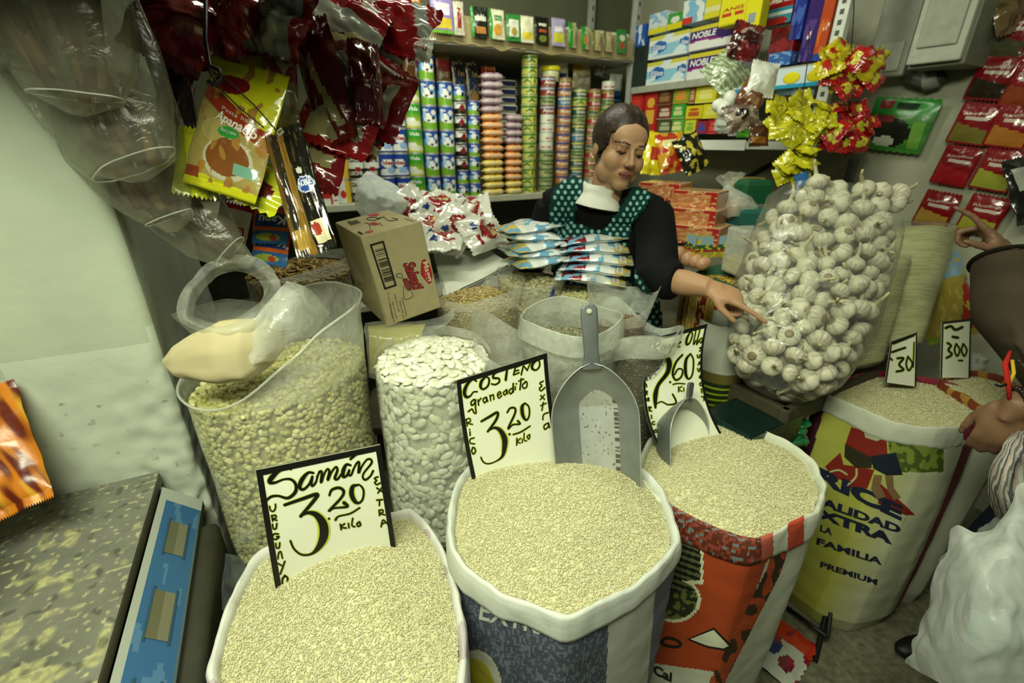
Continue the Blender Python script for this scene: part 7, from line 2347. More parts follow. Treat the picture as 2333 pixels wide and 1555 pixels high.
m.grid(bulb, 27, 22, lambda u, v: mixc(hx('c2bfa8'), hx('8d7d79'), .45 if nz(u * 26, v * 2, 3) > .18 else 0) if v < .8 else hx('a8a383'), wrap=True)
m.build('bulb', M_GARLIC, rt, local=True)
m = MB()
m.tube([(0, 0, .038), (.002, .001, .046), (.005, .002, .054)], [.0036, .0032, .0026], 7, hx('b3ab82'))
m.build('stalk', M_GARLIC, rt, local=True)
m = MB()
m.lathe([(.0095, -.0188), (.0080, -.0202), (.003, -.0205)], 12, hx('7d6f55'))
m.build('root_plate', M_GARLIC, rt, local=True)
GP = Proto(rt)
rg = random.Random(77)
placed = []
tries = 0
while len(placed) < 250 and tries < 9000:
    tries += 1
    a = rg.uniform(-math.pi * 1.02, 0.02) if rg.random() < .88 else rg.random() * 6.283
    v = rg.uniform(0.02, .90)
    q = rg.uniform(.86, .90) if rg.random() < .85 else rg.uniform(.4, .8)
    p = gpt(a, q, v)
    if any((p - o).length < .0415 for o in placed):
        continue
    placed.append(p)
    d = Vector((rg.gauss(0, 1), rg.gauss(0, 1), rg.gauss(.3, 1))).normalized()
    M = Matrix.Translation(p) @ d.to_track_quat('Z', 'Y').to_matrix().to_4x4() @ Matrix.Scale(rg.uniform(.92, 1.24), 4)
    GP.put(M, 'white garlic bulb packed inside the tall clear bag on the dark table', 'garlic bulbs inside the clear bag')
for i, (u, v, t, lab) in enumerate(((1862, 415, 1.40, 'highest garlic bulb with a long stalk, at the left of the open bag'), (1905, 432, 1.40, 'garlic bulb right of the highest one on top of the bag'), (1918, 455, 1.36, 'garlic bulb in the middle of the open bag top'), (1968, 430, 1.40, 'garlic bulb with an upright stalk on top of the bag'), (2005, 438, 1.40, 'garlic bulb second from the right on top of the bag'), (2050, 440, 1.40, 'rightmost garlic bulb on top of the bag'),
                                    (1835, 450, 1.36, 'leftmost garlic bulb on top of the bag, below the highest'), (1880, 470, 1.33, 'garlic bulb low at the front of the open bag top'), (1960, 478, 1.34, 'garlic bulb with stalk pointing right at the front of the open bag top'), (2040, 462, 1.40, 'garlic bulb under the rightmost one on top of the bag'), (2000, 470, 1.38, 'garlic bulb tucked between the right-hand ones on top of the bag'))):
    d = Vector((rg.gauss(0, .5), rg.gauss(-.2, .4), 1)).normalized() if i in (0, 3) else Vector((rg.gauss(.3, 1), rg.gauss(-.3, .5), rg.uniform(-.2, .8))).normalized()
    GP.put(Matrix.Translation(P(u, v, t)) @ d.to_track_quat('Z', 'Y').to_matrix().to_4x4() @ Matrix.Scale(1.25, 4), lab, 'garlic bulbs on top of the bag')
gbag = thing('plastic_bag', 'tall clear bag stuffed with garlic on the dark table', 'bag', gb0)
m = MB()


def gfilm(u, v):
    a = u * 2 * math.pi
    vv = -.035 + v * 1.0
    r = 1.08 if v > .02 else .25
    w = 1 + .035 * nz(math.cos(a) * 3, math.sin(a) * 3, v * 7) + .018 * nz(a * 4, v * 16, 2)
    return gpt(a, r * w, max(vv, -.03))


m.grid(gfilm, 110, 90, hx('d8dccb'), wrap=True)
m.build('film', M_CLEAR, gbag)
# a dark liner of packed bulbs deep inside, so the bag is not see-through
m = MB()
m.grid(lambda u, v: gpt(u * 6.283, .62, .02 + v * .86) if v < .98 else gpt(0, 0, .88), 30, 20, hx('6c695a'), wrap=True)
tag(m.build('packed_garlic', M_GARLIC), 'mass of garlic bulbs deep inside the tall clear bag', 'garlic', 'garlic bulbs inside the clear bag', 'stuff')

# ---------------------------------------------------------------- noodle bags leaning behind the garlic


def noodle_bag(lab, quad, th, seed):
    q = [P(*p) for p in quad]
    nrm = (q[1] - q[0]).cross(q[3] - q[0]).normalized()
    if nrm.dot(CAM - q[0]) < 0:
        nrm = -nrm

    def fn(u, v, sg):
        p = q[3] * (1 - u) * (1 - v) + q[2] * u * (1 - v) + q[0] * (1 - u) * v + q[1] * u * v
        k = (max(0, 1 - (2 * u - 1) ** 2)) ** .5 * min(1, (1 - v) / .12) ** .5 * min(1, v / .05 + .3)
        return p + nrm * (sg * th / 2 * k + .004 * nz(u * 3 + seed, v * 9, seed))
    rt = thing('noodle_bag', lab, 'noodles', (q[2] + q[3]) / 2)
    m = MB()
    pc = lambda u, v: mixc(hx('bdbb8c'), hx('9f9d6c'), .7 if nz(u * 2, v * 120, seed) > .1 else (.3 if nz(u * 3, v * 60, 2) > 0 else 0))
    sc_ = lambda u, v, s: fn(.03 + .94 * u, .02 + .90 * v, s * .9)
    m.grid(lambda u, v: sc_(u, v, 1), 16, 90, pc)
    m.grid(lambda u, v: sc_(u, v, -1), 16, 20, hx('9a986a'), flip=True)
    m.build('noodles', M_GRAIN, rt)
    m = MB()
    m.grid(lambda u, v: fn(u, v, 1.06), 24, 50, hx('d8dccb'))
    m.grid(lambda u, v: fn(u, v, -1.06), 24, 50, hx('d8dccb'), flip=True)
    m.build('film', M_CLEAR, rt)


noodle_bag('shorter clear bag of pale noodles leaning right behind the garlic', [(1975, 575, 1.52), (2074, 580, 1.55), (2000, 832, 1.42), (1905, 850, 1.40)], .10, 3)
noodle_bag('taller clear bag of pale noodles behind the shorter one', [(2035, 502, 1.66), (2180, 512, 1.70), (2085, 800, 1.50), (1960, 800, 1.48)], .12, 7)
hang('pasta_bag', 'yellow and red pasta bag with pale blue top, right of the noodles', 'pasta', 2150, 680, 1.66, 110, 190, .07, regions(hx('9a8a3c'), (0, .72, 1, 1, hx('7f9cae')), ('p', [(.55, 0), (.8, 0), (1, .5), (1, .72), (.82, .62)], hx('96241c')), (0, 0, .4, .08, hx('7a9a2a')), ('n', 8, .25, 3, hx('b09c4a'))), 120, -16, -10, 0, wr=.4, mat=M_FILM)
hang('plastic_bag', 'grey crumpled bag behind the far right price sign', 'bag', 2190, 835, 1.5, 90, 70, .08, hx('8b8d80') and regions(hx('85887a')), 121, 10, 0, 0, wr=.9, mat=M_WHITEBAG)

# ---------------------------------------------------------------- goods on the side counter
BRK = lambda u, v: regions(hx('b8744a'), (0, .86, 1, 1, hx('a8302a')), (0, 0, 1, .10, hx('a8302a')), (.88, 0, 1, 1, hx('a02a28')), ('n', 6, .15, 4, hx('c4925e')), ('n', 9, .3, 8, hx('d6b894')))(u, v)
eyaw = math.degrees(math.atan2(-.62, .78))
for (u, v, t, lab) in ((1512, 452, 1.82, 'orange wrapped noodle brick, upper layer beside the seller'), (1590, 472, 1.70, 'orange wrapped noodle brick, upper layer at the near end'), (1528, 498, 1.80, 'orange wrapped noodle brick, middle layer beside the seller'), (1586, 512, 1.68, 'orange wrapped noodle brick, middle layer at the near end'), (1592, 550, 1.66, 'orange wrapped noodle brick, bottom layer by the eggs')):
    g = goods('noodle_brick', lab, 'noodles', Matrix.Translation(P(u, v, t)) @ rot('Z', eyaw), .165, .135, .062, BRK, hx('b56a40'), mat=M_FOIL, group='orange wrapped noodle bricks', bev=.006, top=hx('c9a070'))
goods('white_tray', 'white tray under the orange noodle bricks', 'tray', Matrix.Translation(P(1545, 552, 1.78)) @ rot('Z', eyaw), .24, .16, .05, regions(hx('b5b8ac')), hx('a5a89c'), mat=M_FILM)
rt = thing('egg', 'x', 'egg'); m = MB(); m.ell((0, 0, 0), (.021, .021, .027), hx('b58a66'), nu=18, nv=12); m.build('shell', M_BEAN, rt, local=True); EG = Proto(rt)
for i, (u, v, t) in enumerate(((1548, 578, 1.62), (1566, 590, 1.60), (1585, 594, 1.58), (1602, 600, 1.56), (1558, 572, 1.66), (1578, 580, 1.64), (1596, 586, 1.62))):
    EG.put(Mface(u, v, t, 20 * i), 'brown egg in the group beside the elbow of the seller', 'brown eggs beside the elbow of the seller')
for i, (u, v, t) in enumerate(((1652, 470, 1.75), (1672, 468, 1.76), (1690, 474, 1.76), (1662, 488, 1.74), (1682, 490, 1.74), (1672, 478, 1.71))):
    EG.put(Mface(u, v, t, 35 * i), 'pale brown egg inside the tied clear bag', 'brown eggs in the tied clear bag')
tb_ = thing('egg_bag', 'clear bag of eggs tied in a white knot, behind the noodle bricks', 'bag', P(1670, 490, 1.74))
m = MB()
axp = [(1672, 502, 1.74, 36), (1672, 480, 1.74, 46), (1668, 455, 1.74, 38), (1660, 432, 1.74, 14), (1658, 424, 1.74, 9), (1660, 412, 1.74, 20), (1664, 402, 1.74, 30)]


def ebag(u, v):
    t = v * (len(axp) - 1); k = min(int(t), len(axp) - 2); f = t - k
    a0, a1 = axp[k], axp[k + 1]
    p = P(*(a0[j] * (1 - f) + a1[j] * f for j in range(3)))
    r = (a0[3] * (1 - f) + a1[3] * f) * 1.74 / F
    a = u * 6.283
    w = 1 + .15 * nz(a * 2, v * 4, 3)
    return p + (RIGHT * math.cos(a) + FWD * math.sin(a)) * r * w + UP * (.008 * nz(a * 2, 3, 9) if v > .85 else 0)


m.grid(ebag, 40, 36, hx('d8dccb'), wrap=True)
m.build('film', M_MILKY, tb_)
# tubs and sacks below her forearm
c = P(1640, 640, 1.55)
t1 = thing('pasta_sack', 'green and blue sack of yellow pasta under the forearm of the seller', 'sack', (c.x, c.y, .80))
m = MB()
m.grid(lambda u, v: Vector((c.x, c.y, .80)) + Vector((math.cos(u * 6.283), math.sin(u * 6.283), 0)) * (.095 + .02 * v + .006 * nz(math.cos(u * 6.28) * 3, math.sin(u * 6.28) * 3, v * 5)) + Vector((0, 0, v * (.235 + .02 * math.sin(u * 12.5)))), 48, 20, lambda u, v: hx('3a6a4a') if v > .86 else (hx('7a9cae') if v > .72 else (hx('a02a24') if .60 < v < .66 else hx('9a8a3a'))), wrap=True)
m.build('bag', M_WEAVE, t1)
rs2 = random.Random(3); pts = []
for _ in range(420):
    a, q = rs2.random() * 6.283, math.sqrt(rs2.random()); pts.append((c.x + .105 * q * math.cos(a), c.y + .105 * q * math.sin(a), 1.005 + .02 * (1 - q) + .004 * rs2.random()))
o = scatter('yellow_pasta', pts, [(0, 0, 1)] * len(pts), (.022, .007), [hx('b59a3a'), hx('c4aa4a'), hx('a58a30')], M_BEAN, shape=(6, 4), seed=4)
tag(o, 'short yellow pasta in the green and blue sack', 'pasta', None, 'stuff')
goods('pasta_pack', 'blue, yellow and red pack above the pasta sack', 'pasta', Matrix.Translation(P(1608, 582, 1.62)) @ rot('Z', 10), .13, .07, .075, regions(hx('a89a3a'), (0, .62, 1, 1, hx('8fb0c0')), (0, .40, 1, .62, hx('2f5a34')), (0, .28, 1, .40, hx('98281f')), ('n', 8, .3, 2, hx('d0c02a'))), hx('7d8a4a'), mat=M_FILM)
cl = thing('clear_tub', 'square translucent tub between the pasta sack and the garlic', 'tub', P(1690, 620, 1.55))
m = MB(); m.box((.10, .10, .15), Matrix.Translation(P(1690, 622, 1.55)) @ rot('Z', 12), hx('d8dccb'), bevel=.008, base=True); m.build('tub_wall', M_MILKY, cl)
m = MB(); m.box((.09, .09, .05), Matrix.Translation(P(1690, 620, 1.55)) @ rot('Z', 12), hx('b5ab74'), bevel=.006, base=True); m.build('pale_contents', M_GRAIN, cl)
for (u, v, t, w_, d_, h_, c1, c2, lab) in ((1708, 462, 1.86, .10, .10, .09, '1d5a3a', '2a6a46', 'dark green box behind the eggs'), (1700, 510, 1.74, .12, .10, .06, '2f6a5e', '3a7a74', 'green lidded box in front of the dark green one'), (1700, 432, 1.95, .10, .08, .05, '9a8a3a', 'b8a44a', 'yellow bag on the dark green box')):
    goods('storage_box', lab, 'box', Matrix.Translation(P(u, v, t)) @ rot('Z', 8), w_, d_, h_, regions(hx(c1), (0, .8, 1, 1, hx(c2))), hx(c1), mat=M_FILM, bev=.008)
# drum with white label under her hand
c = P(1645, 790, 1.42)
dr = thing('paper_drum', 'white labelled bag with green and yellow stripes under the hand of the seller', 'bag', (c.x, c.y, .62))
zt = 1.0
m = MB()
m.grid(lambda u, v: Vector((c.x, c.y, .70)) + Vector((math.cos(u * 6.283), math.sin(u * 6.283), 0)) * (.078 + .003 * nz(u * 9, v * 4, 2)) + Vector((0, 0, .26 * v)), 48, 40, lambda u, v: hx('b0b3a4') if v > .42 else (hx('6a5f30') if v > .30 else (hx('9aa82a') if int(v * 40) % 3 == 0 else hx('24351c'))), wrap=True)
m.build('printed_bag', M_FILM, dr)
goods('cereal_bag', 'yellow bag with a dark red vertical strip beside the apron', 'bag', Matrix.Translation(P(1578, 745, 1.46)) @ rot('Z', 5), .085, .06, .15, regions(hx('8a7434'), (.35, 0, .65, 1, hx('6a1a18')), (.30, 0, .35, 1, hx('b8a43a')), (.65, 0, .7, 1, hx('b8a43a')), ('n', 9, .2, 3, hx('a58e4a'))), hx('7a6a34'), mat=M_FILM, bev=.012)
goods('storage_crate', 'dark green crate under the garlic table', 'crate', Matrix.Translation(P(1690, 1030, 1.36)) @ rot('Z', YD), .24, .16, .14, regions(hx('0e241e'), (0, .8, 1, 1, hx('123a30'))), hx('0e241e'), mat=M_FILM, bev=.01)
hang('carrier_bag', 'green plastic bag under the garlic table beside the orange sack', 'bag', 1790, 985, 1.34, 100, 60, .07, regions(hx('1a6a3c')), 122, 0, 0, 0, wr=1.0, mat=M_FOIL)

# sack behind the yellow one
RIM5 = [(2140, 868), (2200, 846), (2270, 858), (2330, 885), (2352, 915), (2330, 945), (2265, 940), (2195, 905)]


def cuff5(x, y, u, v):
    return hx('7a3a20') if nz(u * 30, v * 3, 3) > -.1 else hx('a8803a')


S5 = Sack('rice_sack', '', RIM5, 0.785, lambda x, y, f, u, v: hx('b9bba6'), cuff_h=.03, cuff_col=hx('8a4a26'), seed=51, mound=.02, rice_label='yellowish rice in the sack behind the yellow one', grains=3000, cuff_paint=cuff5, base=.72, thick=.8)
S5.finish()
S5.root['label'] = 'white woven sack with a brown and orange rim, behind the yellow sack'
# dropped wrapper on the floor
m, Sf = pillow(.20, .14, .02, regions(hx('b5b6a8'), (.66, 0, 1, 1, hx('b8321c')), ('e', .3, .3, .15, .15, hx('6a2030')), ('e', .45, .6, .2, .1, hx('39406a')), ('n', 4, .25, 3, hx('8a2030'))), seed=131, wr=.8)
o = m.build('empty_wrapper', M_FOIL, None, local=True)
o.matrix_world = Matrix.Translation(PZ(1780, 1478, .02)) @ rot('Z', 40) @ rot('X', -86)
tag(o, 'white and orange wrapper lying on the floor behind the orange sack', 'wrapper')
# ================================================================ people


def fuse(name, mb, voxel, smooth, paint, mat, parent=None, it=6):
    """melt overlapping shapes into one continuous skin, then colour it by place"""
    me = mb.mesh('raw')
    o = bpy.data.objects.new('raw', me)
    COL.objects.link(o)
    r = o.modifiers.new('r', 'REMESH'); r.mode = 'VOXEL'; r.voxel_size = voxel
    s = o.modifiers.new('s', 'SMOOTH'); s.factor = smooth; s.iterations = it
    bpy.context.view_layer.update()
    ev = o.evaluated_get(bpy.context.evaluated_depsgraph_get())
    m2 = bpy.data.meshes.new_from_object(ev)
    bpy.data.objects.remove(o); bpy.data.meshes.remove(me)
    for a in list(m2.color_attributes):
        m2.color_attributes.remove(a)
    off = world_loc(parent) if parent is not None else None
    cols = [paint(v.co) for v in m2.vertices]
    at = m2.color_attributes.new('Col', 'FLOAT_COLOR', 'POINT')
    flat = []
    for c in cols:
        flat.extend((c[0], c[1], c[2], 1.0))
    at.data.foreach_set('color', flat)
    m2.polygons.foreach_set('use_smooth', [True] * len(m2.polygons))
    m2.materials.clear(); m2.materials.append(mat)
    bv = BVHTree.FromPolygons([tuple(v.co) for v in m2.vertices], [list(p.vertices) for p in m2.polygons])
    if off is None:
        xs = [v.co for v in m2.vertices]
        off = Vector((sum(p.x for p in xs) / len(xs), sum(p.y for p in xs) / len(xs), min(p.z for p in xs)))
    m2.transform(Matrix.Translation(-off))
    m2.name = name
    ob = bpy.data.objects.new(name, m2)
    COL.objects.link(ob)
    if parent is not None:
        ob.parent = parent
    else:
        ob.location = off
    return ob, bv


def hand(mb, wrist, f, n, side_, curls, thumb, k=1.0):
    """f towards the fingers, n out of the back of the hand, side_ towards the thumb"""
    f = f.normalized(); n = (n - f * n.dot(f)).normalized(); s = f.cross(n)
    if s.dot(side_) < 0:
        s = -s
    c = (0.5, 0.5, 0.5)
    R = Matrix((s, n, f)).transposed()
    mb.ell(wrist + f * .045 * k, (.040 * k, .016 * k, .050 * k), c, 16, 12, R=R.to_3x3())
    mb.ell(wrist + f * .030 * k + s * .020 * k - n * .006 * k, (.020 * k, .016 * k, .034 * k), c, 12, 9, R=R.to_3x3())
    mb.tube([wrist - f * .02 * k, wrist + f * .03 * k], [.026 * k, .028 * k], 12, c, flat=.72)
    L = [(.042, .026, .021), (.046, .029, .022), (.042, .027, .021), (.034, .021, .018)]
    xs = [.027, .009, -.010, -.028]
    ks = [.082, .087, .083, .074]
    for i in range(4):
        base = wrist + f * ks[i] * k + s * xs[i] * k
        pts = [base - f * .03 * k, base]
        ang = 0.0
        d = (f + s * (0.10 - .07 * i)).normalized()
        nn = n
        p = base
        for j in range(3):
            ang += math.radians(curls[i][j])
            dd = d * math.cos(ang) - nn * math.sin(ang)
            for q in (.5, 1.0):
                pts.append(p + dd * (L[i][j] * k * q))
            p = p + dd * (L[i][j] * k)
        r = [.0085, .0098, .0088, .0084, .0080, .0078, .0075, .0068][:len(pts)]
        mb.tube(pts, [q * k * (.92 if i == 3 else 1) for q in r], 10, c)
        mb.ell(pts[-1], .0068 * k, c, 10, 7)
    b = wrist + f * .022 * k + s * .026 * k - n * .004 * k
    d1 = (s * thumb[0] + f * thumb[1] - n * thumb[2]).normalized()
    d2 = (d1 + f * .5 - s * .25).normalized(); d3 = (d2 + f * .3 - n * .2).normalized()
    pts = [b - d1 * .012 * k, b + d1 * .020 * k, b + d1 * .036 * k, b + d1 * .036 * k + d2 * .028 * k, b + d1 * .036 * k + d2 * .028 * k + d3 * .022 * k]
    mb.tube(pts, [.013 * k, .0125 * k, .0105 * k, .0098 * k, .0078 * k], 10, c)
    mb.ell(pts[-1], .0078 * k, c, 10, 7)


SKIN, SKIND = hx('ad8867'), hx('9a7050')
HK = 0.92
HM = Matrix.Translation(P(1410, 341, 1.36)) @ rot('Z', 13) @ rot('X', 10) @ rot('Y', 9) @ Matrix.Scale(HK, 4)
HI = HM.inverted()
G = (0.5, 0.5, 0.5)
mb = MB()


def hl(c, r, R=None):
    mb.ell(c, r, G, 20, 14, M=HM, R=R)


hl((0, .020, .042), (.074, .092, .082)); hl((0, -.030, -.030), (.064, .060, .080)); hl((0, -.050, .045), (.058, .040, .045))
for s in (-1, 1):
    hl((s * .036, -.058, -.026), (.031, .031, .033)); hl((s * .042, -.030, -.062), (.027, .040, .034)); hl((s * .012, -.101, -.026), (.0085, .010, .0075))
    hl((s * .030, -.078, .008), (.0165, .012, .0115)); hl((s * .074, .012, -.008), (.008, .019, .030)); hl((s * .024, -.086, .027), (.024, .010, .0075))
hl((0, -.076, -.088), (.028, .022, .022)); hl((0, -.070, -.060), (.034, .026, .028))
hl((0, -.0955, -.0515), (.0225, .0085, .0060)); hl((0, -.0935, -.0620), (.0195, .0090, .0075))
mb.tube([(0, -.086, .026), (0, -.093, .008), (0, -.103, -.010), (0, -.110, -.021), (0, -.102, -.030)], [.0085, .0085, .0100, .0125, .0080], 12, G, M=HM)
neck_top = HM @ Vector((0, .012, -.055)); neck_low = P(1372, 480, 1.44)
mb.tube([neck_top, (neck_top + neck_low) / 2 + Vector((0, .006, 0)), neck_low], [.050, .050, .060], 20, G)
chest = P(1385, 590, 1.56)
sR, sL = P(1488, 487, 1.42), P(1262, 470, 1.50)          # shoulders as seen: right, left
elb, wri = P(1497, 632, 1.30), P(1617, 655, 1.205)
tip = P(1722, 693, 1.175)
mb.ell(chest, (.15, .10, .20), G, 20, 14)
mb.tube([sL, (sL + sR) / 2 + Vector((0, .01, .0)), sR], [.040, .044, .042], 14, G)
mb.tube([sR, (sR + elb) / 2, elb, (elb * .45 + wri * .55), wri], [.046, .042, .040, .036, .0255], 16, G)
elbL = P(1198, 630, 1.64)
mb.tube([sL, elbL, P(1260, 720, 1.62)], [.045, .038, .032], 14, G)
mb.ell(P(1385, 760, 1.64), (.15, .10, .22), G, 18, 12)
fdir = (tip - wri).normalized()
hand(mb, wri, fdir + Vector((-.05, 0, .02)), Vector((.15, -.45, .85)), Vector((-.2, -1, -.3)), [(8, 6, 4), (62, 80, 50), (70, 85, 55), (74, 85, 55)], (.55, .75, .45), .92)


def face(p):
    q = HI @ p
    x, y, z = q
    c = SKIN
    if q.length > .20:                                   # arms and hands
        return mixc(SKIN, hx('a87a58'), .25 + .25 * nz(p.x * 30, p.y * 30, p.z * 30))
    if y < -.02:
        ax = abs(x)
        c = mixc(c, hx('b07a5c'), .45 * max(0, 1 - ((ax - .036) ** 2 + (z + .022) ** 2) ** .5 / .03))
        if (ax - .031) ** 2 / .0165 ** 2 + (z - .0035) ** 2 / .0034 ** 2 < 1 or ((ax - .031) ** 2 / .0075 ** 2 + (z - .001) ** 2 / .0050 ** 2 < 1):
            c = hx('2a1c14')
        elif (ax - .031) ** 2 / .018 ** 2 + (z - .007) ** 2 / .008 ** 2 < 1:
            c = hx('98704f')
        bz = .0285 + .004 * (1 - abs(ax - .032) / .02)
        if .013 < ax < .051 and abs(z - bz) < .0034 - .0012 * (ax - .013) / .038:
            c = hx('3e2a1c')
        if x * x / .0235 ** 2 + (z + .0565) ** 2 / .0115 ** 2 < 1:
            c = hx('8c5146')
            if abs(z + .0565) < .0016:
                c = hx('4a2620')
        if ((ax - .008) ** 2 / .0042 ** 2 + (z + .0325) ** 2 / .003 ** 2 < 1) and y < -.09:
            c = hx('4a2f22')
    return c


wm, wbv = fuse('person', mb, .0040, .5, face, M_SKIN, it=9)
tag(wm, 'seller in a black sweater and dotted teal apron, pointing at the garlic', 'person')

# sweater
BLK = hx('0e0f10')
mb = MB()
mb.ell(P(1383, 600, 1.565), (.186, .118, .235), G, 24, 16)
mb.ell(P(1383, 760, 1.64), (.192, .125, .26), G, 20, 12)
mb.tube([sL + Vector((-.012, 0, -.008)), P(1300, 448, 1.48), P(1374, 492, 1.47), P(1447, 470, 1.44), sR + Vector((.008, 0, -.006))], [.058, .067, .068, .061, .058], 18, G)
cuff_p = elb * .60 + wri * .40
mb.tube([sR, (sR + elb) / 2 + Vector((.004, 0, 0)), elb, elb * .78 + wri * .22, cuff_p], [.062, .060, .062, .058, .052], 20, G)
mb.tube([sL, elbL, P(1262, 722, 1.62)], [.060, .054, .046], 16, G)
sw, sbv = fuse('sweater', mb, .006, .5, lambda p: BLK, M_CLOTH, wm, it=8)
# white roll neck
nk0, nk1 = P(1374, 412, 1.42), P(1362, 470, 1.425)
mb = MB()
na = (nk1 - nk0)


def rollneck(u, v):
    a = u * 6.283
    p = nk0 + na * v
    r = .056 + .016 * v ** 1.3 + .0025 * math.sin(v * 9) + .003 * nz(math.cos(a) * 2, math.sin(a) * 2, v * 4)
    return p + Vector((math.cos(a) * r, math.sin(a) * r * .92, .010 * math.sin(a) * (1 - v) - .012 * math.cos(a) * v))


mb.grid(rollneck, 48, 20, hx('d3d5c8'), wrap=True)
mb.build('roll_neck', M_CLOTH, wm)
# apron straps lying on the sweater
mb = MB()
TEAL = hx('0c3433')
SL = [(1252, 520), (1252, 476), (1262, 436), (1284, 412), (1312, 401), (1332, 399), (1328, 428), (1318, 460), (1310, 498), (1308, 540), (1260, 540)]
SRt = [(1452, 424), (1478, 436), (1484, 452), (1470, 478), (1446, 510), (1430, 540), (1426, 575), (1380, 560), (1368, 528), (1392, 500), (1418, 466), (1436, 438)]
BIB = [(1256, 510), (1312, 510), (1370, 527), (1382, 558), (1427, 572), (1440, 640), (1450, 720), (1250, 720)]
SK2 = [(1440, 600), (1500, 680), (1535, 740), (1520, 800), (1440, 760)]
allv = []
for poly in (SL, SRt, BIB, SK2):
    vs, fs = subdiv2(poly, [list(range(len(poly)))], 9)
    # triangulate by fan is unsafe for hollow shapes: keep a fine raster of the outline instead
    xs = [p[0] for p in poly]; ys = [p[1] for p in poly]
    st_ = 5.0
    gx = int((max(xs) - min(xs)) / st_) + 1; gy = int((max(ys) - min(ys)) / st_) + 1
    vs, fs, idx = [], [], {}
    for j in range(gy):
        for i in range(gx):
            x, y = min(xs) + i * st_, min(ys) + j * st_
            if inpoly(x + st_ / 2, y + st_ / 2, poly):
                q = []
                for dx, dy in ((0, 0), (1, 0), (1, 1), (0, 1)):
                    kx = (i + dx, j + dy)
                    if kx not in idx:
                        idx[kx] = len(vs); vs.append((min(xs) + kx[0] * st_, min(ys) + kx[1] * st_))
                    q.append(idx[kx])
                fs.append(q)
    decal(mb, sbv, vs, fs, TEAL, .006)
    row = 0
    y = min(ys) + 6
    while y < max(ys):
        x = min(xs) + (6 if row % 2 else 14)
        while x < max(xs):
            if inpoly(x, y, poly) and inpoly(x + 4, y, poly) and inpoly(x - 4, y, poly):
                ring = [(x + 4.0 * math.cos(q * .785) , y + 4.4 * math.sin(q * .785)) for q in range(8)]
                decal(mb, sbv, ring, [list(range(8))], hx('7fb0a8'), .0068)
            x += 15.5
        y += 11.5; row += 1
mb.build('dotted_apron', M_CLOTH, wm)
# hair, parted in the middle and drawn back
mb = MB()


def hair(u, v):
    a = u * 6.283; ph = -1.45 + v * 3.02
    x, y, z = .0865 * math.cos(ph) * math.cos(a), .100 * math.cos(ph) * math.sin(a), .094 * math.sin(ph)
    part = math.exp(-(x / .010) ** 2) * .006 if z > .03 and y < .06 else 0
    w = 1 + .012 * nz(x * 60, y * 20, z * 20)
    return HM @ Vector((x * w, .020 + y * w, .040 + (z - part) * w))


def keep(q):
    x, y, z = q
    top = .073 - .020 * (abs(x) / .06) ** 1.6
    if y < .004 and abs(x) < .0665 and z < top:
        return False
    if z < -.035 and y < .03:
        return False
    return z > -.062


tmp = MB(); tmp.grid(hair, 72, 48, G, wrap=True)
kf = [f for f in tmp.f if keep(HI @ (sum((tmp.v[i] for i in f), Vector()) / len(f)))]
hc = [mixc(hx('1f1712'), hx('3a2b1f'), .5 + .8 * nz(*(HI @ tmp.v[f[0]] * 55))) for f in kf]
mb.add(tmp.v, kf, hc)
mb.ell((0, .105, .02), (.036, .034, .04), hx('2c211a'), 16, 10, M=HM)
ho = mb.build('hair', M_HAIR, wm)
so = ho.modifiers.new('t', 'SOLIDIFY'); so.thickness = .007; so.offset = -1
mb = MB()
mb.ell(HM @ Vector((-.0815, -.002, -.036)), (.0045, .0045, .0045), hx('c9b27a'), 10, 8)
mb.build('earring', M_STEEL, wm)

# ---------------------------------------------------------------- shopper at the right edge
DSK = hx('6e5440')
mb = MB()
w1, e1 = P(2292, 575, 1.13), P(2330, 860, 1.02)
tip1 = P(2182, 482, 1.17)
sh1 = Vector((1.47, .86, 1.36))
body0 = Vector((1.52, .80, 1.05))
mb.tube([w1, (w1 * .4 + e1 * .6), e1, sh1], [.030, .042, .050, .060], 16, G)
hand(mb, w1, (P(2235, 512, 1.15) - w1) + Vector((-.02, 0, .012)), Vector((.30, -.10, .95)), Vector((-.2, -1, -.2)), [(2, 12, 8), (62, 85, 50), (66, 88, 55), (70, 88, 55)], (.6, .6, .6), .95)
mb.ell(body0, (.19, .14, .33), G, 20, 14)
mb.ell(Vector((1.52, .80, .85)), (.18, .15, .16), G, 16, 12)
mb.tube([Vector((1.52, .82, 1.30)), Vector((1.51, .82, 1.48))], [.07, .055], 14, G)
mb.ell(Vector((1.50, .80, 1.58)), (.075, .092, .11), G, 20, 14); mb.ell(Vector((1.42, .80, 1.56)), (.02, .014, .014), G); mb.ell(Vector((1.45, .80, 1.51)), (.03, .04, .04), G)
for dy in (-.09, .09):
    mb.tube([Vector((1.46, .80 + dy, .85)), Vector((1.31, .82 + dy, .45)), Vector((1.33, .82 + dy, .06))], [.085, .062, .045], 14, G)
    mb.ell(Vector((1.29, .82 + dy, .035)), (.13, .045, .035), G)
w2, e2 = P(2305, 925, .93), Vector((1.38, .66, 1.10))
mb.tube([Vector((1.48, .68, 1.34)), e2, (e2 * .4 + w2 * .6), w2], [.058, .046, .040, .030], 16, G)
hand(mb, w2, Vector((-.12, -.05, -1)), Vector((-.8, -.6, 0)), Vector((-.2, .9, .1)), [(30, 50, 40), (35, 55, 40), (38, 55, 40), (40, 55, 40)], (.5, .8, .3), .95)
pm_, pbv = fuse('person', mb, .0055, .5, lambda p: hx('14120f') if p.z < .10 else mixc(DSK, hx('8a6648'), .3 + .4 * nz(p.x * 30, p.y * 30, p.z * 30)), M_SKIN, it=4)
tag(pm_, 'shopper in a brown coat at the right edge, pointing over the noodle bags', 'person')
COAT = hx('4b4234')
mb = MB()
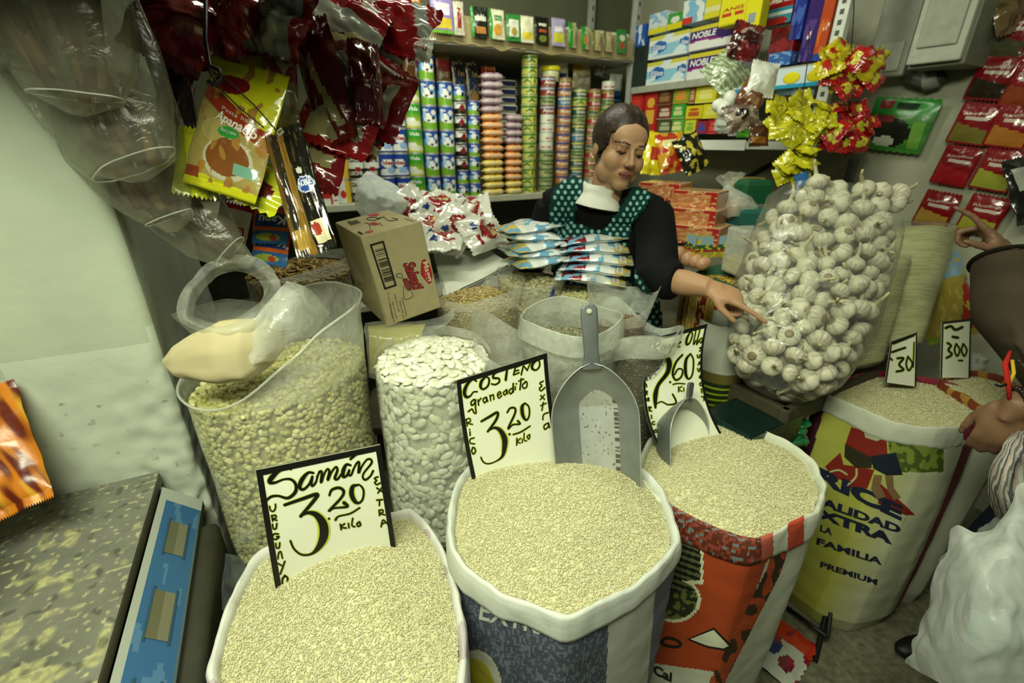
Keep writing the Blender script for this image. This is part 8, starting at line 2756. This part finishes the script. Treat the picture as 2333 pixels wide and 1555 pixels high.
d = (e1 - w1).normalized()
cf0 = w1 + d * .028
mb.tube([cf0, cf0 * .5 + e1 * .5, e1, sh1 + Vector((.03, 0, .0))], [.066, .074, .084, .09], 24, G)
mb.ell(body0 + Vector((.02, 0, 0)), (.22, .18, .37), G, 24, 16)
mb.ell(Vector((1.54, .80, .80)), (.22, .19, .20), G, 20, 12)
mb.tube([Vector((1.50, .66, 1.33)), e2, e2 * .55 + w2 * .45], [.085, .070, .058], 20, G)
fuse('coat', mb, .008, .5, lambda p: mixc(COAT, hx('332c22'), .5 + .7 * nz(p.x * 12, p.y * 12, p.z * 12)), M_CLOTH, pm_, it=6)
mb = MB()
ringp = []
a1 = d.orthogonal().normalized(); a2 = d.cross(a1)
for k in range(33):
    w = k / 32 * 6.283
    ringp.append(cf0 + a1 * math.cos(w) * .067 + a2 * math.sin(w) * .067)
mb.tube(ringp, .005, 8, hx('15140f'), cap=False)
mb.build('cuff_trim', M_CLOTH, pm_)
mb = MB()
for dy in (-.09, .09):
    mb.tube([Vector((1.47, .80 + dy, .86)), Vector((1.32, .82 + dy, .45)), Vector((1.34, .82 + dy, .10))], [.105, .080, .070], 18, G)
fuse('trousers', mb, .010, .5, lambda p: hx('1a2130'), M_CLOTH, pm_, it=4)
mb = MB()
mb.ell(Vector((1.515, .81, 1.61)), (.088, .105, .105), hx('1c1612'), 20, 14)
mb.build('hair', M_HAIR, pm_)
# bracelet of dark beads with a coloured ribbon
mb = MB()
bd = (w2 - e2).normalized(); b1 = bd.orthogonal().normalized(); b2 = bd.cross(b1)
for k in range(26):
    w = k / 26 * 6.283
    mb.ell(w2 - bd * .012 + (b1 * math.cos(w) + b2 * math.sin(w)) * .036, .0052, hx('241a18'), 8, 6)
br = mb.build('bracelet', M_FILM, pm_)
mb = MB()
mb.tube([w2 - bd * .02 - RIGHT * .03, P(2296, 868, .91), P(2290, 830, .92), P(2302, 800, .93)], [.003, .005, .005, .003], 6, hx('a8261c'))
mb.tube([P(2300, 872, .91), P(2310, 850, .91), P(2306, 820, .92)], .0032, 6, hx('c4a42a'))
mb.tube([P(2292, 875, .91), P(2280, 880, .905), P(2268, 876, .905)], .0022, 6, hx('1a1a16'))
mb.build('ribbon', M_CLOTH, br)

# striped knitted bag and white carrier bag
mb = loft([[(2310, 985, .90), (2335, 980, .92), (2380, 985, .95)], [(2272, 1040, .88), (2310, 1035, .86), (2385, 1040, .90)], [(2252, 1095, .90), (2295, 1095, .85), (2390, 1100, .90)], [(2255, 1140, .92), (2300, 1150, .87), (2390, 1160, .92)], [(2275, 1180, .95), (2310, 1190, .92), (2390, 1200, .95)]], 50, 40, .006, 33)
for i, f in enumerate(mb.f):
    u = (i % 50) / 50 + .12 * ((i // 50) / 40)
    mb.c[i] = [hx('a9a79a'), hx('6c6a68'), hx('b5b0a4'), hx('57555c'), hx('a08f84')][int(u * 22) % 5]
tag(mb.build('knitted_bag', M_CLOTH), 'grey and white striped knitted bag at the right edge above the white carrier bag', 'bag')
wb = thing('carrier_bag', 'large white plastic carrier bag held at the lower right corner', 'bag', P(2230, 1480, .82))
mb = loft([[(2172, 1205, .90), (2190, 1198, .88), (2225, 1212, .86), (2270, 1190, .84), (2320, 1110, .84), (2380, 1060, .86)],
           [(2150, 1270, .90), (2185, 1275, .84), (2230, 1275, .80), (2280, 1250, .79), (2330, 1220, .79), (2400, 1200, .82)],
           [(2115, 1370, .92), (2165, 1370, .84), (2220, 1365, .78), (2280, 1360, .76), (2340, 1350, .76), (2420, 1330, .80)],
           [(2078, 1470, .94), (2140, 1470, .85), (2210, 1475, .78), (2280, 1475, .75), (2350, 1470, .75), (2430, 1460, .80)],
           [(2070, 1515, .96), (2130, 1550, .88), (2200, 1590, .82), (2280, 1620, .80), (2350, 1620, .80), (2430, 1600, .84)]], 90, 90, .009, 41)
mb.build('bag_front', M_WHITEBAG, wb)
mb = loft([[(2172, 1205, .90), (2225, 1212, .95), (2300, 1150, .98), (2380, 1060, .96)], [(2130, 1340, .97), (2220, 1340, 1.04), (2300, 1320, 1.04), (2420, 1300, 1.0)], [(2070, 1515, .96), (2180, 1560, 1.02), (2300, 1590, 1.02), (2430, 1600, .96)]], 40, 40, .010, 42)
mb.build('bag_back', M_WHITEBAG, wb)
mb = loft([[(2215, 1385, .86), (2260, 1400, .85), (2330, 1380, .85)], [(2200, 1440, .86), (2260, 1450, .84), (2340, 1440, .84)], [(2190, 1490, .88), (2260, 1500, .86), (2340, 1490, .86)]], 20, 16, .006, 43)
mb.c = [hx('8fb5a8')] * len(mb.c)
mb.build('contents', M_FILM, wb)
